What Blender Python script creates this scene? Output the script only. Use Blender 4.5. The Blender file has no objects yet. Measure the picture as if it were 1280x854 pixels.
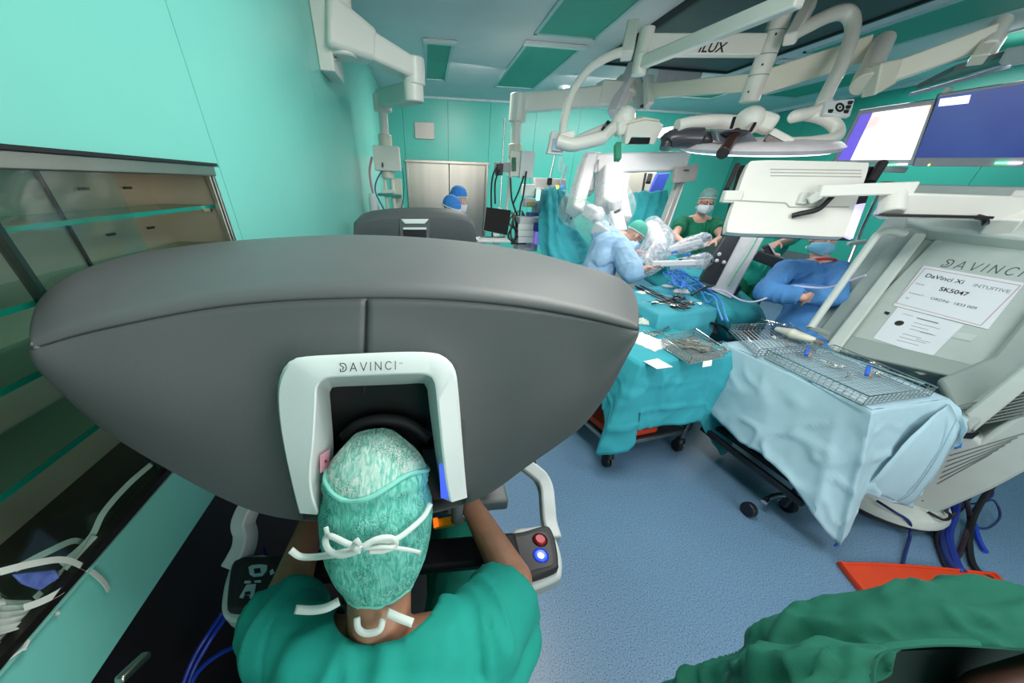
import bpy, bmesh, math, random
from mathutils import Vector, Matrix, noise
import numpy as np

random.seed(7)
PI = math.pi
SC = bpy.context.scene
COL = SC.collection

# ------------------------------------------------------------------ camera
FPX, CX, CY = 409.3, 588.0, 502.3
YAW, PITCH, ROLL, CAM_H = .13693, .58690, -.03059, 1.8


def camera_axes():
    fw = Vector((math.sin(YAW) * math.cos(PITCH), math.cos(YAW) * math.cos(PITCH), -math.sin(PITCH)))
    rt = Vector((math.cos(YAW), -math.sin(YAW), 0))
    dn = fw.cross(rt)
    c, s = math.cos(ROLL), math.sin(ROLL)
    return c * rt + s * dn, -s * rt + c * dn, fw


AR, AD, AF = camera_axes()
CAM = Vector((0, 0, CAM_H))
cam_data = bpy.data.cameras.new('camera')
cam = bpy.data.objects.new('camera', cam_data)
COL.objects.link(cam)
m = Matrix.Identity(4)
for i in range(3):
    m[i][0], m[i][1], m[i][2], m[i][3] = AR[i], -AD[i], -AF[i], CAM[i]
cam.matrix_world = m
cam_data.sensor_width = 36
cam_data.lens = FPX / 1280 * 36
cam_data.shift_x = (640 - CX) / 1280
cam_data.shift_y = (CY - 427) / 1280
cam_data.clip_start = .02
SC.camera = cam

# ------------------------------------------------------------------ world, lamps, exposure
w = bpy.data.worlds.new('world')
SC.world = w
w.use_nodes = True
w.node_tree.nodes['Background'].inputs[0].default_value = (.62, .82, .85, 1)
w.node_tree.nodes['Background'].inputs[1].default_value = .35
SC.view_settings.view_transform = 'Standard'
SC.view_settings.look = 'None'
SC.view_settings.gamma = 1
SC.view_settings.use_curve_mapping = False
SC.view_settings.exposure = .22
SC.cycles.caustics_reflective = False
SC.cycles.caustics_refractive = False


def area(name, loc, target, sx, sy, power, color=(1, 1, 1), spread=PI):
    d = bpy.data.lights.new(name, 'AREA')
    d.shape = 'RECTANGLE'
    d.size, d.size_y, d.energy, d.color = sx, sy, power, color
    d.spread = spread
    o = bpy.data.objects.new(name, d)
    COL.objects.link(o)
    o.location = loc
    o.rotation_euler = (Vector(target) - Vector(loc)).to_track_quat('-Z', 'Y').to_euler()
    return o


# ceiling luminaires of the room, and fill lights added to brighten arms and back wall
area('ceiling_area', (.7, 1.3, 3.1), (.7, 1.3, 0), .6, 1.6, 52, (1, .98, .93))
area('ceiling_area', (2.7, .3, 3.1), (2.7, .3, 0), 1.2, .6, 20, (.97, .98, 1))
area('rear_fill', (2.4, -2.5, 2.1), (2.9, 4, 2.3), 3.4, 1.7, 88, (1, .98, .95))  # soft fill added behind the camera to brighten arms, no window there
area('ceiling_area', (5.9, 4.6, 3.1), (5.9, 4.6, 0), .6, 1.6, 40, (.95, .98, 1))
area('field_lamp', (2.35, 3.9, 2.4), (2.3, 3.6, 1.0), .4, .4, 12, (1, .98, .94))
area('ceiling_area', (.8, 5.9, 3.08), (.7, 6.6, 0), .5, 1.6, 66, (1, .97, .9))  # fill added to brighten the back wall, no fixture there
area('ceiling_area', (3.4, 6.1, 3.08), (3.4, 7.0, 0), 2.6, .5, 105, (1, .98, .95))  # wide fill added for the back wall, likewise without a fixture


# ------------------------------------------------------------------ points on known planes of the room
def ray(px, py):
    return AR * ((px - CX) / FPX) + AD * ((py - CY) / FPX) + AF


def T(px, py, t):
    return CAM + ray(px, py) * t


def Z(px, py, z):
    d = ray(px, py)
    return CAM + d * ((z - CAM_H) / d.z)


def Y(px, py, y):
    d = ray(px, py)
    return CAM + d * (y / d.y)


def X(px, py, x):
    d = ray(px, py)
    return CAM + d * (x / d.x)


def pix(p):
    q = p - CAM
    return CX + FPX * q.dot(AR) / q.dot(AF), CY + FPX * q.dot(AD) / q.dot(AF)


def quad(p, t0):
    """four outline corners of a flat rectangle -> its corners in space, first corner at depth t0"""
    d = [np.array(ray(*q)) for q in p]
    A = np.array([d[1], -d[2], d[3]]).T
    s = np.linalg.solve(A, d[0])            # d0 = s1 d1 - s2 d2 + s3 d3
    ts = [t0, t0 * s[0], t0 * s[1], t0 * s[2]]
    return [CAM + Vector(k) * t for k, t in zip(d, ts)]


# ------------------------------------------------------------------ materials
def hexc(h):
    h = h.lstrip('#')
    out = []
    for i in (0, 2, 4):
        c = int(h[i:i + 2], 16) / 255
        out.append(c / 12.92 if c <= .04045 else ((c + .055) / 1.055) ** 2.4)
    return (*out, 1)


MATS = {}


def mat(name, col, rough=.5, metal=0, var=.06, scale=12, bump=0, bscale=80, emit=0, alpha=1, trans=0, coat=0, sheen=0, spec=None, stretch=None, col2=None, ior=None):
    if name in MATS:
        return MATS[name]
    mt = bpy.data.materials.new(name)
    mt.use_nodes = True
    nt = mt.node_tree
    b = nt.nodes['Principled BSDF']
    c = hexc(col)
    b.inputs['Roughness'].default_value = rough
    b.inputs['Metallic'].default_value = metal
    tc = nt.nodes.new('ShaderNodeTexCoord')
    mp = nt.nodes.new('ShaderNodeMapping')
    if stretch:
        mp.inputs['Scale'].default_value = stretch
    nt.links.new(tc.outputs['Object'], mp.inputs[0])
    n = nt.nodes.new('ShaderNodeTexNoise')
    n.inputs['Scale'].default_value = scale
    n.inputs['Detail'].default_value = 3
    nt.links.new(mp.outputs[0], n.inputs['Vector'])
    r = nt.nodes.new('ShaderNodeValToRGB')
    r.color_ramp.elements[0].position, r.color_ramp.elements[1].position = .3, .7
    c2 = hexc(col2) if col2 else tuple(min(1, x * (1 + var)) for x in c[:3]) + (1,)
    r.color_ramp.elements[0].color = c if col2 else tuple(x * (1 - var) for x in c[:3]) + (1,)
    r.color_ramp.elements[1].color = c2
    nt.links.new(n.outputs[0], r.inputs[0])
    nt.links.new(r.outputs[0], b.inputs['Base Color'])
    if bump:
        n2 = nt.nodes.new('ShaderNodeTexNoise')
        n2.inputs['Scale'].default_value = bscale
        n2.inputs['Detail'].default_value = 4
        nt.links.new(mp.outputs[0], n2.inputs['Vector'])
        bp = nt.nodes.new('ShaderNodeBump')
        bp.inputs['Strength'].default_value = bump
        bp.inputs['Distance'].default_value = .004
        nt.links.new(n2.outputs[0], bp.inputs['Height'])
        nt.links.new(bp.outputs[0], b.inputs['Normal'])
    if emit:
        nt.links.new(r.outputs[0], b.inputs['Emission Color'])
        b.inputs['Emission Strength'].default_value = emit
    if alpha < 1:
        b.inputs['Alpha'].default_value = alpha
    if trans:
        b.inputs['Transmission Weight'].default_value = trans
    if coat:
        b.inputs['Coat Weight'].default_value = coat
    if sheen:
        b.inputs['Sheen Weight'].default_value = sheen
    if spec is not None:
        b.inputs['Specular IOR Level'].default_value = spec
    if ior:
        b.inputs['IOR'].default_value = ior
    MATS[name] = mt
    return mt


def glass(name, col, tint_alpha=.12, rough=.03):
    """thin sheet: mostly see-through with a mirror-like sheen"""
    if name in MATS:
        return MATS[name]
    mt = bpy.data.materials.new(name)
    mt.use_nodes = True
    nt = mt.node_tree
    nt.nodes.remove(nt.nodes['Principled BSDF'])
    out = nt.nodes['Material Output']
    tr = nt.nodes.new('ShaderNodeBsdfTransparent')
    tr.inputs[0].default_value = hexc(col)
    gl = nt.nodes.new('ShaderNodeBsdfGlossy')
    gl.inputs['Roughness'].default_value = rough
    lw = nt.nodes.new('ShaderNodeLayerWeight')
    lw.inputs[0].default_value = .5
    fr = nt.nodes.new('ShaderNodeMath')
    fr.operation = 'POWER'
    fr.inputs[1].default_value = 5
    nt.links.new(lw.outputs['Facing'], fr.inputs[0])
    ma = nt.nodes.new('ShaderNodeMath')
    ma.operation = 'MULTIPLY_ADD'
    ma.use_clamp = True
    ma.inputs[1].default_value = .6
    ma.inputs[2].default_value = tint_alpha
    nt.links.new(fr.outputs[0], ma.inputs[0])
    mx = nt.nodes.new('ShaderNodeMixShader')
    nt.links.new(ma.outputs[0], mx.inputs[0])
    nt.links.new(tr.outputs[0], mx.inputs[1])
    nt.links.new(gl.outputs[0], mx.inputs[2])
    nt.links.new(mx.outputs[0], out.inputs[0])
    MATS[name] = mt
    return mt


def film(name, col, opacity, rough=.25):
    """clear plastic drape: see-through film with milky white part"""
    if name in MATS:
        return MATS[name]
    mt = mat(name, col, rough, var=.02)
    nt = mt.node_tree
    b = nt.nodes['Principled BSDF']
    n = nt.nodes.new('ShaderNodeTexNoise')
    n.inputs['Scale'].default_value = 14
    n.inputs['Detail'].default_value = 5
    mr = nt.nodes.new('ShaderNodeMapRange')
    mr.inputs[1].default_value, mr.inputs[2].default_value = .35, .7
    mr.inputs[3].default_value, mr.inputs[4].default_value = opacity * .5, min(1, opacity * 1.6)
    nt.links.new(n.outputs[0], mr.inputs[0])
    nt.links.new(mr.outputs[0], b.inputs['Alpha'])
    return mt


# ------------------------------------------------------------------ mesh builder
def V(*a):
    return Vector(a)


def catmull(pts, n=6, closed=False):
    P = [Vector(p) for p in pts]
    N = len(P)
    out = []
    rng = range(N if closed else N - 1)
    for i in rng:
        a = P[(i - 1) % N] if closed or i > 0 else P[0] * 2 - P[1]
        b, c = P[i % N], P[(i + 1) % N]
        d = P[(i + 2) % N] if closed or i + 2 < N else P[-1] * 2 - P[-2]
        for k in range(n):
            u = k / n
            out.append(.5 * ((2 * b) + (c - a) * u + (2 * a - 5 * b + 4 * c - d) * u * u + (3 * b - a - 3 * c + d) * u ** 3))
    if not closed:
        out.append(P[-1].copy())
    return out


ORIG = {}


class MB:
    def __init__(self):
        self.v, self.f = [], []

    def add(self, vs, fs):
        o = len(self.v)
        self.v += [Vector(p) for p in vs]
        self.f += [tuple(i + o for i in q) for q in fs]
        return self

    def box(self, c, s, rz=0, mtx=None):
        M = mtx or Matrix.Rotation(rz, 3, 'Z')
        c = Vector(c)
        vs = [c + M @ Vector((x * s[0] / 2, y * s[1] / 2, z * s[2] / 2)) for x in (-1, 1) for y in (-1, 1) for z in (-1, 1)]
        return self.add(vs, [(0, 1, 3, 2), (4, 6, 7, 5), (0, 4, 5, 1), (2, 3, 7, 6), (0, 2, 6, 4), (1, 5, 7, 3)])

    def bar(self, a, b, w, h, up=(0, 0, 1), w2=None, h2=None):
        a, b, up = Vector(a), Vector(b), Vector(up)
        d = (b - a).normalized()
        s = d.cross(up).normalized()
        u = s.cross(d)
        w2, h2 = w2 or w, h2 or h
        vs = []
        for p, ww, hh in ((a, w, h), (b, w2, h2)):
            for i, j in ((-1, -1), (1, -1), (1, 1), (-1, 1)):
                vs.append(p + s * i * ww / 2 + u * j * hh / 2)
        return self.add(vs, [(3, 2, 1, 0), (4, 5, 6, 7), (0, 1, 5, 4), (1, 2, 6, 5), (2, 3, 7, 6), (3, 0, 4, 7)])

    def hexa(self, q, n):
        """slab: quad q (4 points) extruded by vector n"""
        return self.prism(q, n)

    def prism(self, poly, n):
        k = len(poly)
        P = [Vector(p) for p in poly]
        n = Vector(n)
        return self.add(P + [p + n for p in P], [tuple(range(k))[::-1], tuple(range(k, 2 * k))] + [(i, (i + 1) % k, (i + 1) % k + k, i + k) for i in range(k)])

    def sweep(self, pts, prof, up=(0, 0, 1), caps=True, scales=None, closed=False):
        P = [Vector(p) for p in pts]
        n, k = len(P), len(prof)
        vs, nrm = [], None
        up = Vector(up)
        for i, p in enumerate(P):
            if closed:
                d = P[(i + 1) % n] - P[i - 1]
            else:
                d = P[min(i + 1, n - 1)] - P[max(i - 1, 0)]
            if d.length < 1e-9:
                d = Vector((0, 0, 1))
            d.normalize()
            if nrm is None:
                nrm = up - d * up.dot(d)
                if nrm.length < .05:
                    nrm = Vector((1, 0, 0)) - d * d.x
                    if nrm.length < .05:
                        nrm = Vector((0, 1, 0)) - d * d.y
            else:
                nrm = nrm - d * nrm.dot(d)
            nrm.normalize()
            s = d.cross(nrm)
            sc = scales[i] if scales else 1
            for x, y in prof:
                vs.append(p + s * x * sc + nrm * y * sc)
        fs = []
        for i in range(n if closed else n - 1):
            for j in range(k):
                a, b = i * k + j, i * k + (j + 1) % k
                c, d2 = ((i + 1) % n) * k + (j + 1) % k, ((i + 1) % n) * k + j
                fs.append((a, b, c, d2))
        if caps and not closed:
            fs += [tuple(range(k))[::-1], tuple(range((n - 1) * k, n * k))]
        return self.add(vs, fs)

    def tube(self, pts, r, n=8, caps=True, closed=False):
        rs = r if isinstance(r, (list, tuple)) else None
        prof = [(math.cos(2 * PI * i / n), math.sin(2 * PI * i / n)) for i in range(n)]
        if rs is None:
            prof = [(x * r, y * r) for x, y in prof]
        return self.sweep(pts, prof, caps=caps, scales=rs, closed=closed)

    def strip(self, pts, wdt, th=.0012, up=(0, 0, 1)):
        return self.sweep(pts, [(-wdt / 2, -th / 2), (wdt / 2, -th / 2), (wdt / 2, th / 2), (-wdt / 2, th / 2)], up=up)

    def cyl(self, a, b, r, r2=None, n=16):
        return self.tube([a, b], [r, r2 if r2 is not None else r], n)

    def sphere(self, c, r, nu=16, nv=10, mtx=None):
        c = Vector(c)
        R3 = r if isinstance(r, (tuple, list)) else (r, r, r)
        M = mtx or Matrix.Identity(3)
        vs = [c + M @ Vector((0, 0, R3[2]))]
        for j in range(1, nv):
            a = PI * j / nv
            for i in range(nu):
                t = 2 * PI * i / nu
                vs.append(c + M @ Vector((R3[0] * math.sin(a) * math.cos(t), R3[1] * math.sin(a) * math.sin(t), R3[2] * math.cos(a))))
        vs.append(c + M @ Vector((0, 0, -R3[2])))
        fs = [(0, 1 + i, 1 + (i + 1) % nu) for i in range(nu)]
        for j in range(nv - 2):
            for i in range(nu):
                a, b = 1 + j * nu + i, 1 + j * nu + (i + 1) % nu
                fs.append((a, a + nu, b + nu, b))
        e = len(vs) - 1
        fs += [(e, e - nu + (i + 1) % nu, e - nu + i) for i in range(nu)]
        return self.add(vs, fs)

    def limb(self, pts, rs, n=14):
        """tapered rounded limb: tube with a ball at every joint"""
        for p, r in zip(pts, rs):
            self.sphere(p, r, n, 10)
        for a, b, r, r2 in zip(pts, pts[1:], rs, rs[1:]):
            if (Vector(b) - Vector(a)).length > 1e-4:
                self.cyl(a, b, r, r2, n)
        return self

    def lathe(self, prof, c=(0, 0, 0), n=24, mtx=None):
        c = Vector(c)
        M = mtx or Matrix.Identity(3)
        vs = []
        k = len(prof)
        for i in range(n):
            t = 2 * PI * i / n
            for r, z in prof:
                vs.append(c + M @ Vector((r * math.cos(t), r * math.sin(t), z)))
        fs = []
        for i in range(n):
            for j in range(k - 1):
                a, b = i * k + j, ((i + 1) % n) * k + j
                fs.append((a, b, b + 1, a + 1))
        return self.add(vs, fs)

    def grid(self, rows, closed=False):
        k = len(rows[0])
        vs = [p for r in rows for p in r]
        fs = []
        for i in range(len(rows) - 1):
            for j in range(k if closed else k - 1):
                a, b = i * k + j, i * k + (j + 1) % k
                fs.append((a, b, b + k, a + k))
        return self.add(vs, fs)

    def build(self, name, mt, parent=None, smooth=True, bevel=0, ang=38, solid=0, origin=None, seg=2, subd=0):
        if parent is not None:
            org = ORIG[parent.name]
        else:
            if origin is not None:
                org = Vector(origin)
            else:
                xs, ys, zs = [p.x for p in self.v], [p.y for p in self.v], [p.z for p in self.v]
                org = Vector(((min(xs) + max(xs)) / 2, (min(ys) + max(ys)) / 2, min(zs)))
        me = bpy.data.meshes.new(name)
        me.from_pydata([tuple(p - org) for p in self.v], [], self.f)
        bm = bmesh.new()
        bm.from_mesh(me)
        bmesh.ops.remove_doubles(bm, verts=bm.verts, dist=1e-6)
        bmesh.ops.recalc_face_normals(bm, faces=bm.faces)
        bm.to_mesh(me)
        bm.free()
        if smooth:
            me.shade_smooth()
            if ang < 180:
                me.set_sharp_from_angle(angle=math.radians(ang))
        me.materials.append(mt)
        o = bpy.data.objects.new(name, me)
        COL.objects.link(o)
        if parent is not None:
            o.parent = parent
        else:
            o.location = org
        ORIG[o.name] = org
        if bevel:
            bv = o.modifiers.new('bevel', 'BEVEL')
            bv.width, bv.segments, bv.limit_method, bv.angle_limit = bevel, seg, 'ANGLE', math.radians(40)
        if subd:
            sb = o.modifiers.new('subdivision', 'SUBSURF')
            sb.levels = sb.render_levels = subd
        if solid:
            so = o.modifiers.new('solidify', 'SOLIDIFY')
            so.thickness = solid
            so.offset = 0
        return o


def thing(name, label, cat, loc, group=None):
    o = bpy.data.objects.new(name, None)
    o.empty_display_size = .1
    COL.objects.link(o)
    o.location = loc
    ORIG[o.name] = Vector(loc)
    return tag(o, label, cat, group)


def tag(o, label=None, cat=None, group=None, kind=None):
    if label:
        o['label'] = label
    if cat:
        o['category'] = cat
    if group:
        o['group'] = group
    if kind:
        o['kind'] = kind
    return o


def struct(o):
    o['kind'] = 'structure'
    return o


def dup(root, loc, rotz=0, label=None, group=None):
    """copy of a thing with copies of its parts and sub-parts"""
    r = root.copy()
    COL.objects.link(r)
    r.location = loc
    r.rotation_euler = (0, 0, rotz)
    ORIG[r.name] = Vector(loc)
    if label:
        r['label'] = label
    if group:
        r['group'] = group
    for ch in list(root.children):
        c = ch.copy()
        COL.objects.link(c)
        c.parent = r
        for g in list(ch.children):
            d = g.copy()
            COL.objects.link(d)
            d.parent = c
    return r


def bake_remesh(mb, name, mt, parent, voxel=.008, smooth_it=4, fold=None, cut=None, solid=0):
    """one continuous surface over overlapping closed pieces; fold(p, n) shifts along the normal, cut(p) removes"""
    o = mb.build(name + '_raw', mt, parent, smooth=False)
    r = o.modifiers.new('r', 'REMESH')
    r.mode, r.voxel_size = 'VOXEL', voxel
    s = o.modifiers.new('s', 'SMOOTH')
    s.iterations, s.factor = smooth_it, .5
    dg = bpy.context.evaluated_depsgraph_get()
    dg.update()
    me = bpy.data.meshes.new_from_object(o.evaluated_get(dg))
    org = ORIG[o.name]
    bpy.data.objects.remove(o)
    bm = bmesh.new()
    bm.from_mesh(me)
    if fold:
        bm.normal_update()
        for v in bm.verts:
            d = fold(v.co + org, v.normal)
            v.co += d if isinstance(d, Vector) else v.normal * d
    if cut:
        dead = [v for v in bm.verts if cut(v.co + org)]
        bmesh.ops.delete(bm, geom=dead, context='VERTS')
        rag = [v for v in bm.verts if not v.link_faces]
        bmesh.ops.delete(bm, geom=rag, context='VERTS')
        for _ in range(14):                      # even out the cut edge
            new = {}
            for v in bm.verts:
                if v.is_boundary:
                    nb = [e.other_vert(v).co for e in v.link_edges if e.is_boundary]
                    if len(nb) == 2:
                        new[v] = v.co * .4 + (nb[0] + nb[1]) * .3
            for v, c in new.items():
                v.co = c
    bm.to_mesh(me)
    bm.free()
    me.name = name
    me.materials.clear()
    me.materials.append(mt)
    me.shade_smooth()
    o = bpy.data.objects.new(name, me)
    COL.objects.link(o)
    o.parent = parent
    ORIG[o.name] = org
    if solid:
        so = o.modifiers.new('solidify', 'SOLIDIFY')
        so.thickness, so.offset = solid, 0
    return o


def text(name, s, org, u, v, size, mt, parent, shear=0, thick=0, width=1):
    """flat lettering at org, running along u with ascenders along v"""
    c = bpy.data.curves.new(name, 'FONT')
    c.body, c.size, c.shear = s, 1, shear
    c.offset = thick
    c.resolution_u = 3
    o = bpy.data.objects.new(name, c)
    COL.objects.link(o)
    dg = bpy.context.evaluated_depsgraph_get()
    dg.update()
    me = bpy.data.meshes.new_from_object(o.evaluated_get(dg))
    bpy.data.objects.remove(o)
    u, v, org = Vector(u).normalized(), Vector(v).normalized(), Vector(org)
    base = ORIG[parent.name]
    for p in me.vertices:
        p.co = org + u * p.co.x * size * width + v * p.co.y * size - base
    me.materials.clear()
    me.materials.append(mt)
    o = bpy.data.objects.new(name, me)
    COL.objects.link(o)
    o.parent = parent
    ORIG[o.name] = base
    return o


STROKES = {
    'D': ([[(0, .3), (0, .0), (.45, 0), (.66, .12), (.76, .32), (.76, .6), (.66, .86), (.45, 1), (0, 1), (0, .78), (.42, .5), (.3, .22)]], .95),
    'A': ([[(0, 0), (.4, 1), (.8, 0)], [(.16, .3), (.64, .3)]], 1.0),
    'V': ([[(0, 1), (.4, 0), (.8, 1)]], 1.0),
    'I': ([[(0, 0), (0, 1)]], .3),
    'N': ([[(0, 0), (0, 1), (.75, 0), (.75, 1)]], 1.0),
    'C': ([[(.75, .84), (.6, .97), (.42, 1), (.2, .92), (.05, .7), (0, .5), (.05, .28), (.2, .08), (.42, 0), (.6, .03), (.75, .16)]], 1.0),
}


def stroke_word(name, word, org, u, v, h, length, lw, mt, parent):
    """thin-line lettering raised .4 mm"""
    u, v = Vector(u).normalized(), Vector(v).normalized()
    n = u.cross(v)
    gap = .32
    tot = sum(STROKES[c][1] for c in word) + gap * (len(word) - 1)
    k = length / tot
    x = 0
    mb = MB()
    for c in word:
        st, adv = STROKES[c]
        for s in st:
            pts = [Vector(org) + u * (x + p[0] * 1.0) * k + v * p[1] * h for p in s]
            for a, b in zip(pts, pts[1:]):
                d = (b - a).normalized()
                mb.bar(a - d * lw / 2, b + d * lw / 2, lw, .0008, up=n)
        x += adv + gap
    return mb.build(name, mt, parent, smooth=False)

# ------------------------------------------------------------------ room shell
XL, XR, YB, YF, HC = -.67, 6.8, -2.6, 8.2, 3.13

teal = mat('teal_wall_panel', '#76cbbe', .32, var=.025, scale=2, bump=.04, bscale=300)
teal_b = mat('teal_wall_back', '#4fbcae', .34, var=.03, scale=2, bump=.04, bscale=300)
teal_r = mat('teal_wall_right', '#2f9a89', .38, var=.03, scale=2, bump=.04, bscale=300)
joint = mat('wall_joint', '#2f8f82', .6)
ceil_m = mat('ceiling_paint', '#e0dfe1', .7, var=.03, scale=3)
steel = mat('brushed_steel', '#b3aea6', .32, 1, var=.08, scale=6, bump=.08, bscale=60, stretch=(1, 1, .05))
chrome = mat('polished_steel', '#d5d8da', .14, 1, var=.04)
white = mat('white_enamel', '#e4e2da', .33, var=.02, scale=6, bump=.02)
cream = mat('cream_enamel', '#dcd8c8', .36, var=.02, scale=6)
whitep = mat('white_plastic', '#dfe3e2', .38, var=.02)
black = mat('black_plastic', '#16161a', .42, var=.1)
darkg = mat('charcoal_plastic', '#2a2c2f', .5, var=.1, bump=.1, bscale=400)
dark_base = mat('near_black', '#0d0a10', .6, var=.2)  # near black of the lower wall and of the shade sheet
cont_rubber = mat('grey_rubber', '#4b4e50', .6)
green_pan = mat('green_panel', '#4aa591', .55, var=.03)
blue_cable = mat('blue_cable', '#1d3fb0', .45, var=.05)
navy_cable = mat('navy_cable', '#1c2b63', .45, var=.05)
skin = mat('skin', '#c48d70', .5, var=.07, scale=30, bump=.06, bscale=220)
skin2 = mat('pale_skin', '#dca894', .5, var=.06, scale=30)
paper = mat('white_paper', '#e3e6e8', .7, var=.02)
ink = mat('black_ink', '#141414', .6)


def floor_material():
    mt = mat('speckled_vinyl', '#62819b', .36, var=.05, scale=1.5)
    nt = mt.node_tree
    b = nt.nodes['Principled BSDF']
    old = b.inputs['Base Color'].links[0].from_socket
    tc = nt.nodes.new('ShaderNodeTexCoord')
    n = nt.nodes.new('ShaderNodeTexNoise')
    n.inputs['Scale'].default_value = 150
    n.inputs['Detail'].default_value = 2
    nt.links.new(tc.outputs['Object'], n.inputs['Vector'])
    r = nt.nodes.new('ShaderNodeValToRGB')
    e = r.color_ramp.elements
    e[0].position, e[0].color = .34, hexc('#3c618c')
    e[1].position, e[1].color = .45, (.5, .5, .5, 1)
    x = r.color_ramp.elements.new(.58)
    x.color = (.5, .5, .5, 1)
    y = r.color_ramp.elements.new(.68)
    y.color = (.78, .8, .84, 1)
    nt.links.new(n.outputs[0], r.inputs[0])
    mx = nt.nodes.new('ShaderNodeMix')
    mx.data_type, mx.blend_type = 'RGBA', 'OVERLAY'
    mx.inputs[0].default_value = .75
    nt.links.new(old, mx.inputs[6])
    nt.links.new(r.outputs[0], mx.inputs[7])
    nt.links.new(mx.outputs[2], b.inputs['Base Color'])
    return mt


struct(MB().box(((XL + XR) / 2, (YB + YF) / 2, -.05), (XR - XL + .6, YF - YB + .6, .1)).build('floor', floor_material(), smooth=False))
struct(MB().box(((XL + XR) / 2, (YB + YF) / 2, HC + .05), (XR - XL + .6, YF - YB + .6, .1)).build('ceiling', ceil_m, smooth=False))

# left wall: backing with an opening for the glass cabinet, panels with thin joints
CY0, CY1, CZ0, CZ1 = -.35, 1.365, 1.178, 1.826
wl = MB()
wl.box((XL - .36, (YB + YF) / 2, HC / 2), (.1, YF - YB, HC))
wall_left = struct(wl.build('wall_left', joint, smooth=False))


def wpanel(y0, y1, z0, z1, mt=teal, parent=wall_left):
    g = .0018
    return MB().box((XL - .15, (y0 + y1) / 2, (z0 + z1) / 2), (.3, y1 - y0 - 2 * g, z1 - z0 - 2 * g)).build('panel', mt, parent, smooth=False)


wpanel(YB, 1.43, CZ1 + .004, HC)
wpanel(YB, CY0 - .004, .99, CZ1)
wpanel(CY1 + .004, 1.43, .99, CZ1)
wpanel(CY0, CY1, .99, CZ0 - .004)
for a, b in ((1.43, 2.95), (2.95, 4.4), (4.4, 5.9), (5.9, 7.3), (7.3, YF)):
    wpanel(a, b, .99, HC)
lower = MB().box((XL - .19, (YB + YF) / 2, .495), (.3, YF - YB, .986)).build('dark_lower_panel', dark_base, wall_left, smooth=False)  # lower wall as one near-black slab below the teal panels

# back wall with panels around the sliding door
DX0, DX1, DZ = -.32, 1.345, 2.165
wb = MB().box(((XL + XR) / 2, YF + .2, HC / 2), (XR - XL + .6, .1, HC))
wall_back = struct(wb.build('wall_back', joint, smooth=False))
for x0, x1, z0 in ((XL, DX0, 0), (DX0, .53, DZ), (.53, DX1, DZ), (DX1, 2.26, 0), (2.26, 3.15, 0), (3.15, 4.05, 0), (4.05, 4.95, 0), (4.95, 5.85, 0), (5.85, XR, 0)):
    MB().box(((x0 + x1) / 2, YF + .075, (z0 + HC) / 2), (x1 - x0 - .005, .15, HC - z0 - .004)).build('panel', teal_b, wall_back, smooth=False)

# right wall
wr = MB().box((XR + .2, (YB + YF) / 2, HC / 2), (.1, YF - YB, HC))
wall_right = struct(wr.build('wall_right', joint, smooth=False))
yy = YB
while yy < YF - .1:
    y1 = min(yy + 1.35, YF)
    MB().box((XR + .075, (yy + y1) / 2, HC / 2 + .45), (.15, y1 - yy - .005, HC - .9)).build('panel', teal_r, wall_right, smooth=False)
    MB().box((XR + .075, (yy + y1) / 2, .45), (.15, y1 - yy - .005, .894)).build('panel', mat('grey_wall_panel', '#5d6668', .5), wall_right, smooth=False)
    yy = y1
struct(MB().box(((XL + XR) / 2, YB - .05, HC / 2), (XR - XL + .6, .1, HC)).build('wall_front', teal_r, smooth=False))

# cove light strip along the top of the back wall and the right wall
t1 = MB().bar((XL, YF - .02, HC - .02), (XR, YF - .02, HC - .02), .04, .035)
struct(t1.build('trim_1', mat('pale_trim', '#b9cfd4', .4), smooth=False))
t2 = MB().bar((XR - .03, YB, HC - .025), (XR - .03, YF, HC - .025), .06, .05)
struct(t2.build('trim_2', mat('pale_trim', '#b9cfd4', .4), smooth=False))

# sliding steel door
door = MB()
fr = .045
door.box((DX0 + fr / 2, YF - .01, DZ / 2), (fr, .06, DZ)).box((DX1 - fr / 2, YF - .01, DZ / 2), (fr, .06, DZ)).box(((DX0 + DX1) / 2, YF - .012, DZ - fr / 2 + .01), (DX1 - DX0 + .04, .07, fr))
door_1 = struct(door.build('door_1', steel, bevel=.004))
cxd = .545
for x0, x1 in ((DX0 + fr, cxd - .008), (cxd + .008, DX1 - fr)):
    lf = MB().box(((x0 + x1) / 2, YF + .03, DZ / 2), (x1 - x0, .04, DZ - .06)).build('door_leaf', steel, door_1, bevel=.004)
MB().box((cxd, YF + .04, DZ / 2), (.02, .03, DZ - .06)).build('door_seal', black, door_1, smooth=False)
for z in (1.35, 1.0):
    MB().box((DX1 - .01, YF - .05, z), (.03, .04, .05)).build('hinge', chrome, door_1, bevel=.004)

tag(MB().box((.075, YF - .015, 2.63), (.37, .025, .255)).build('wall_hatch', mat('hatch_steel', '#bdb3ad', .45, .3, var=.05), bevel=.006),
    'small square pinkish grey plate on the teal wall above the steel door', 'plate')


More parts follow.
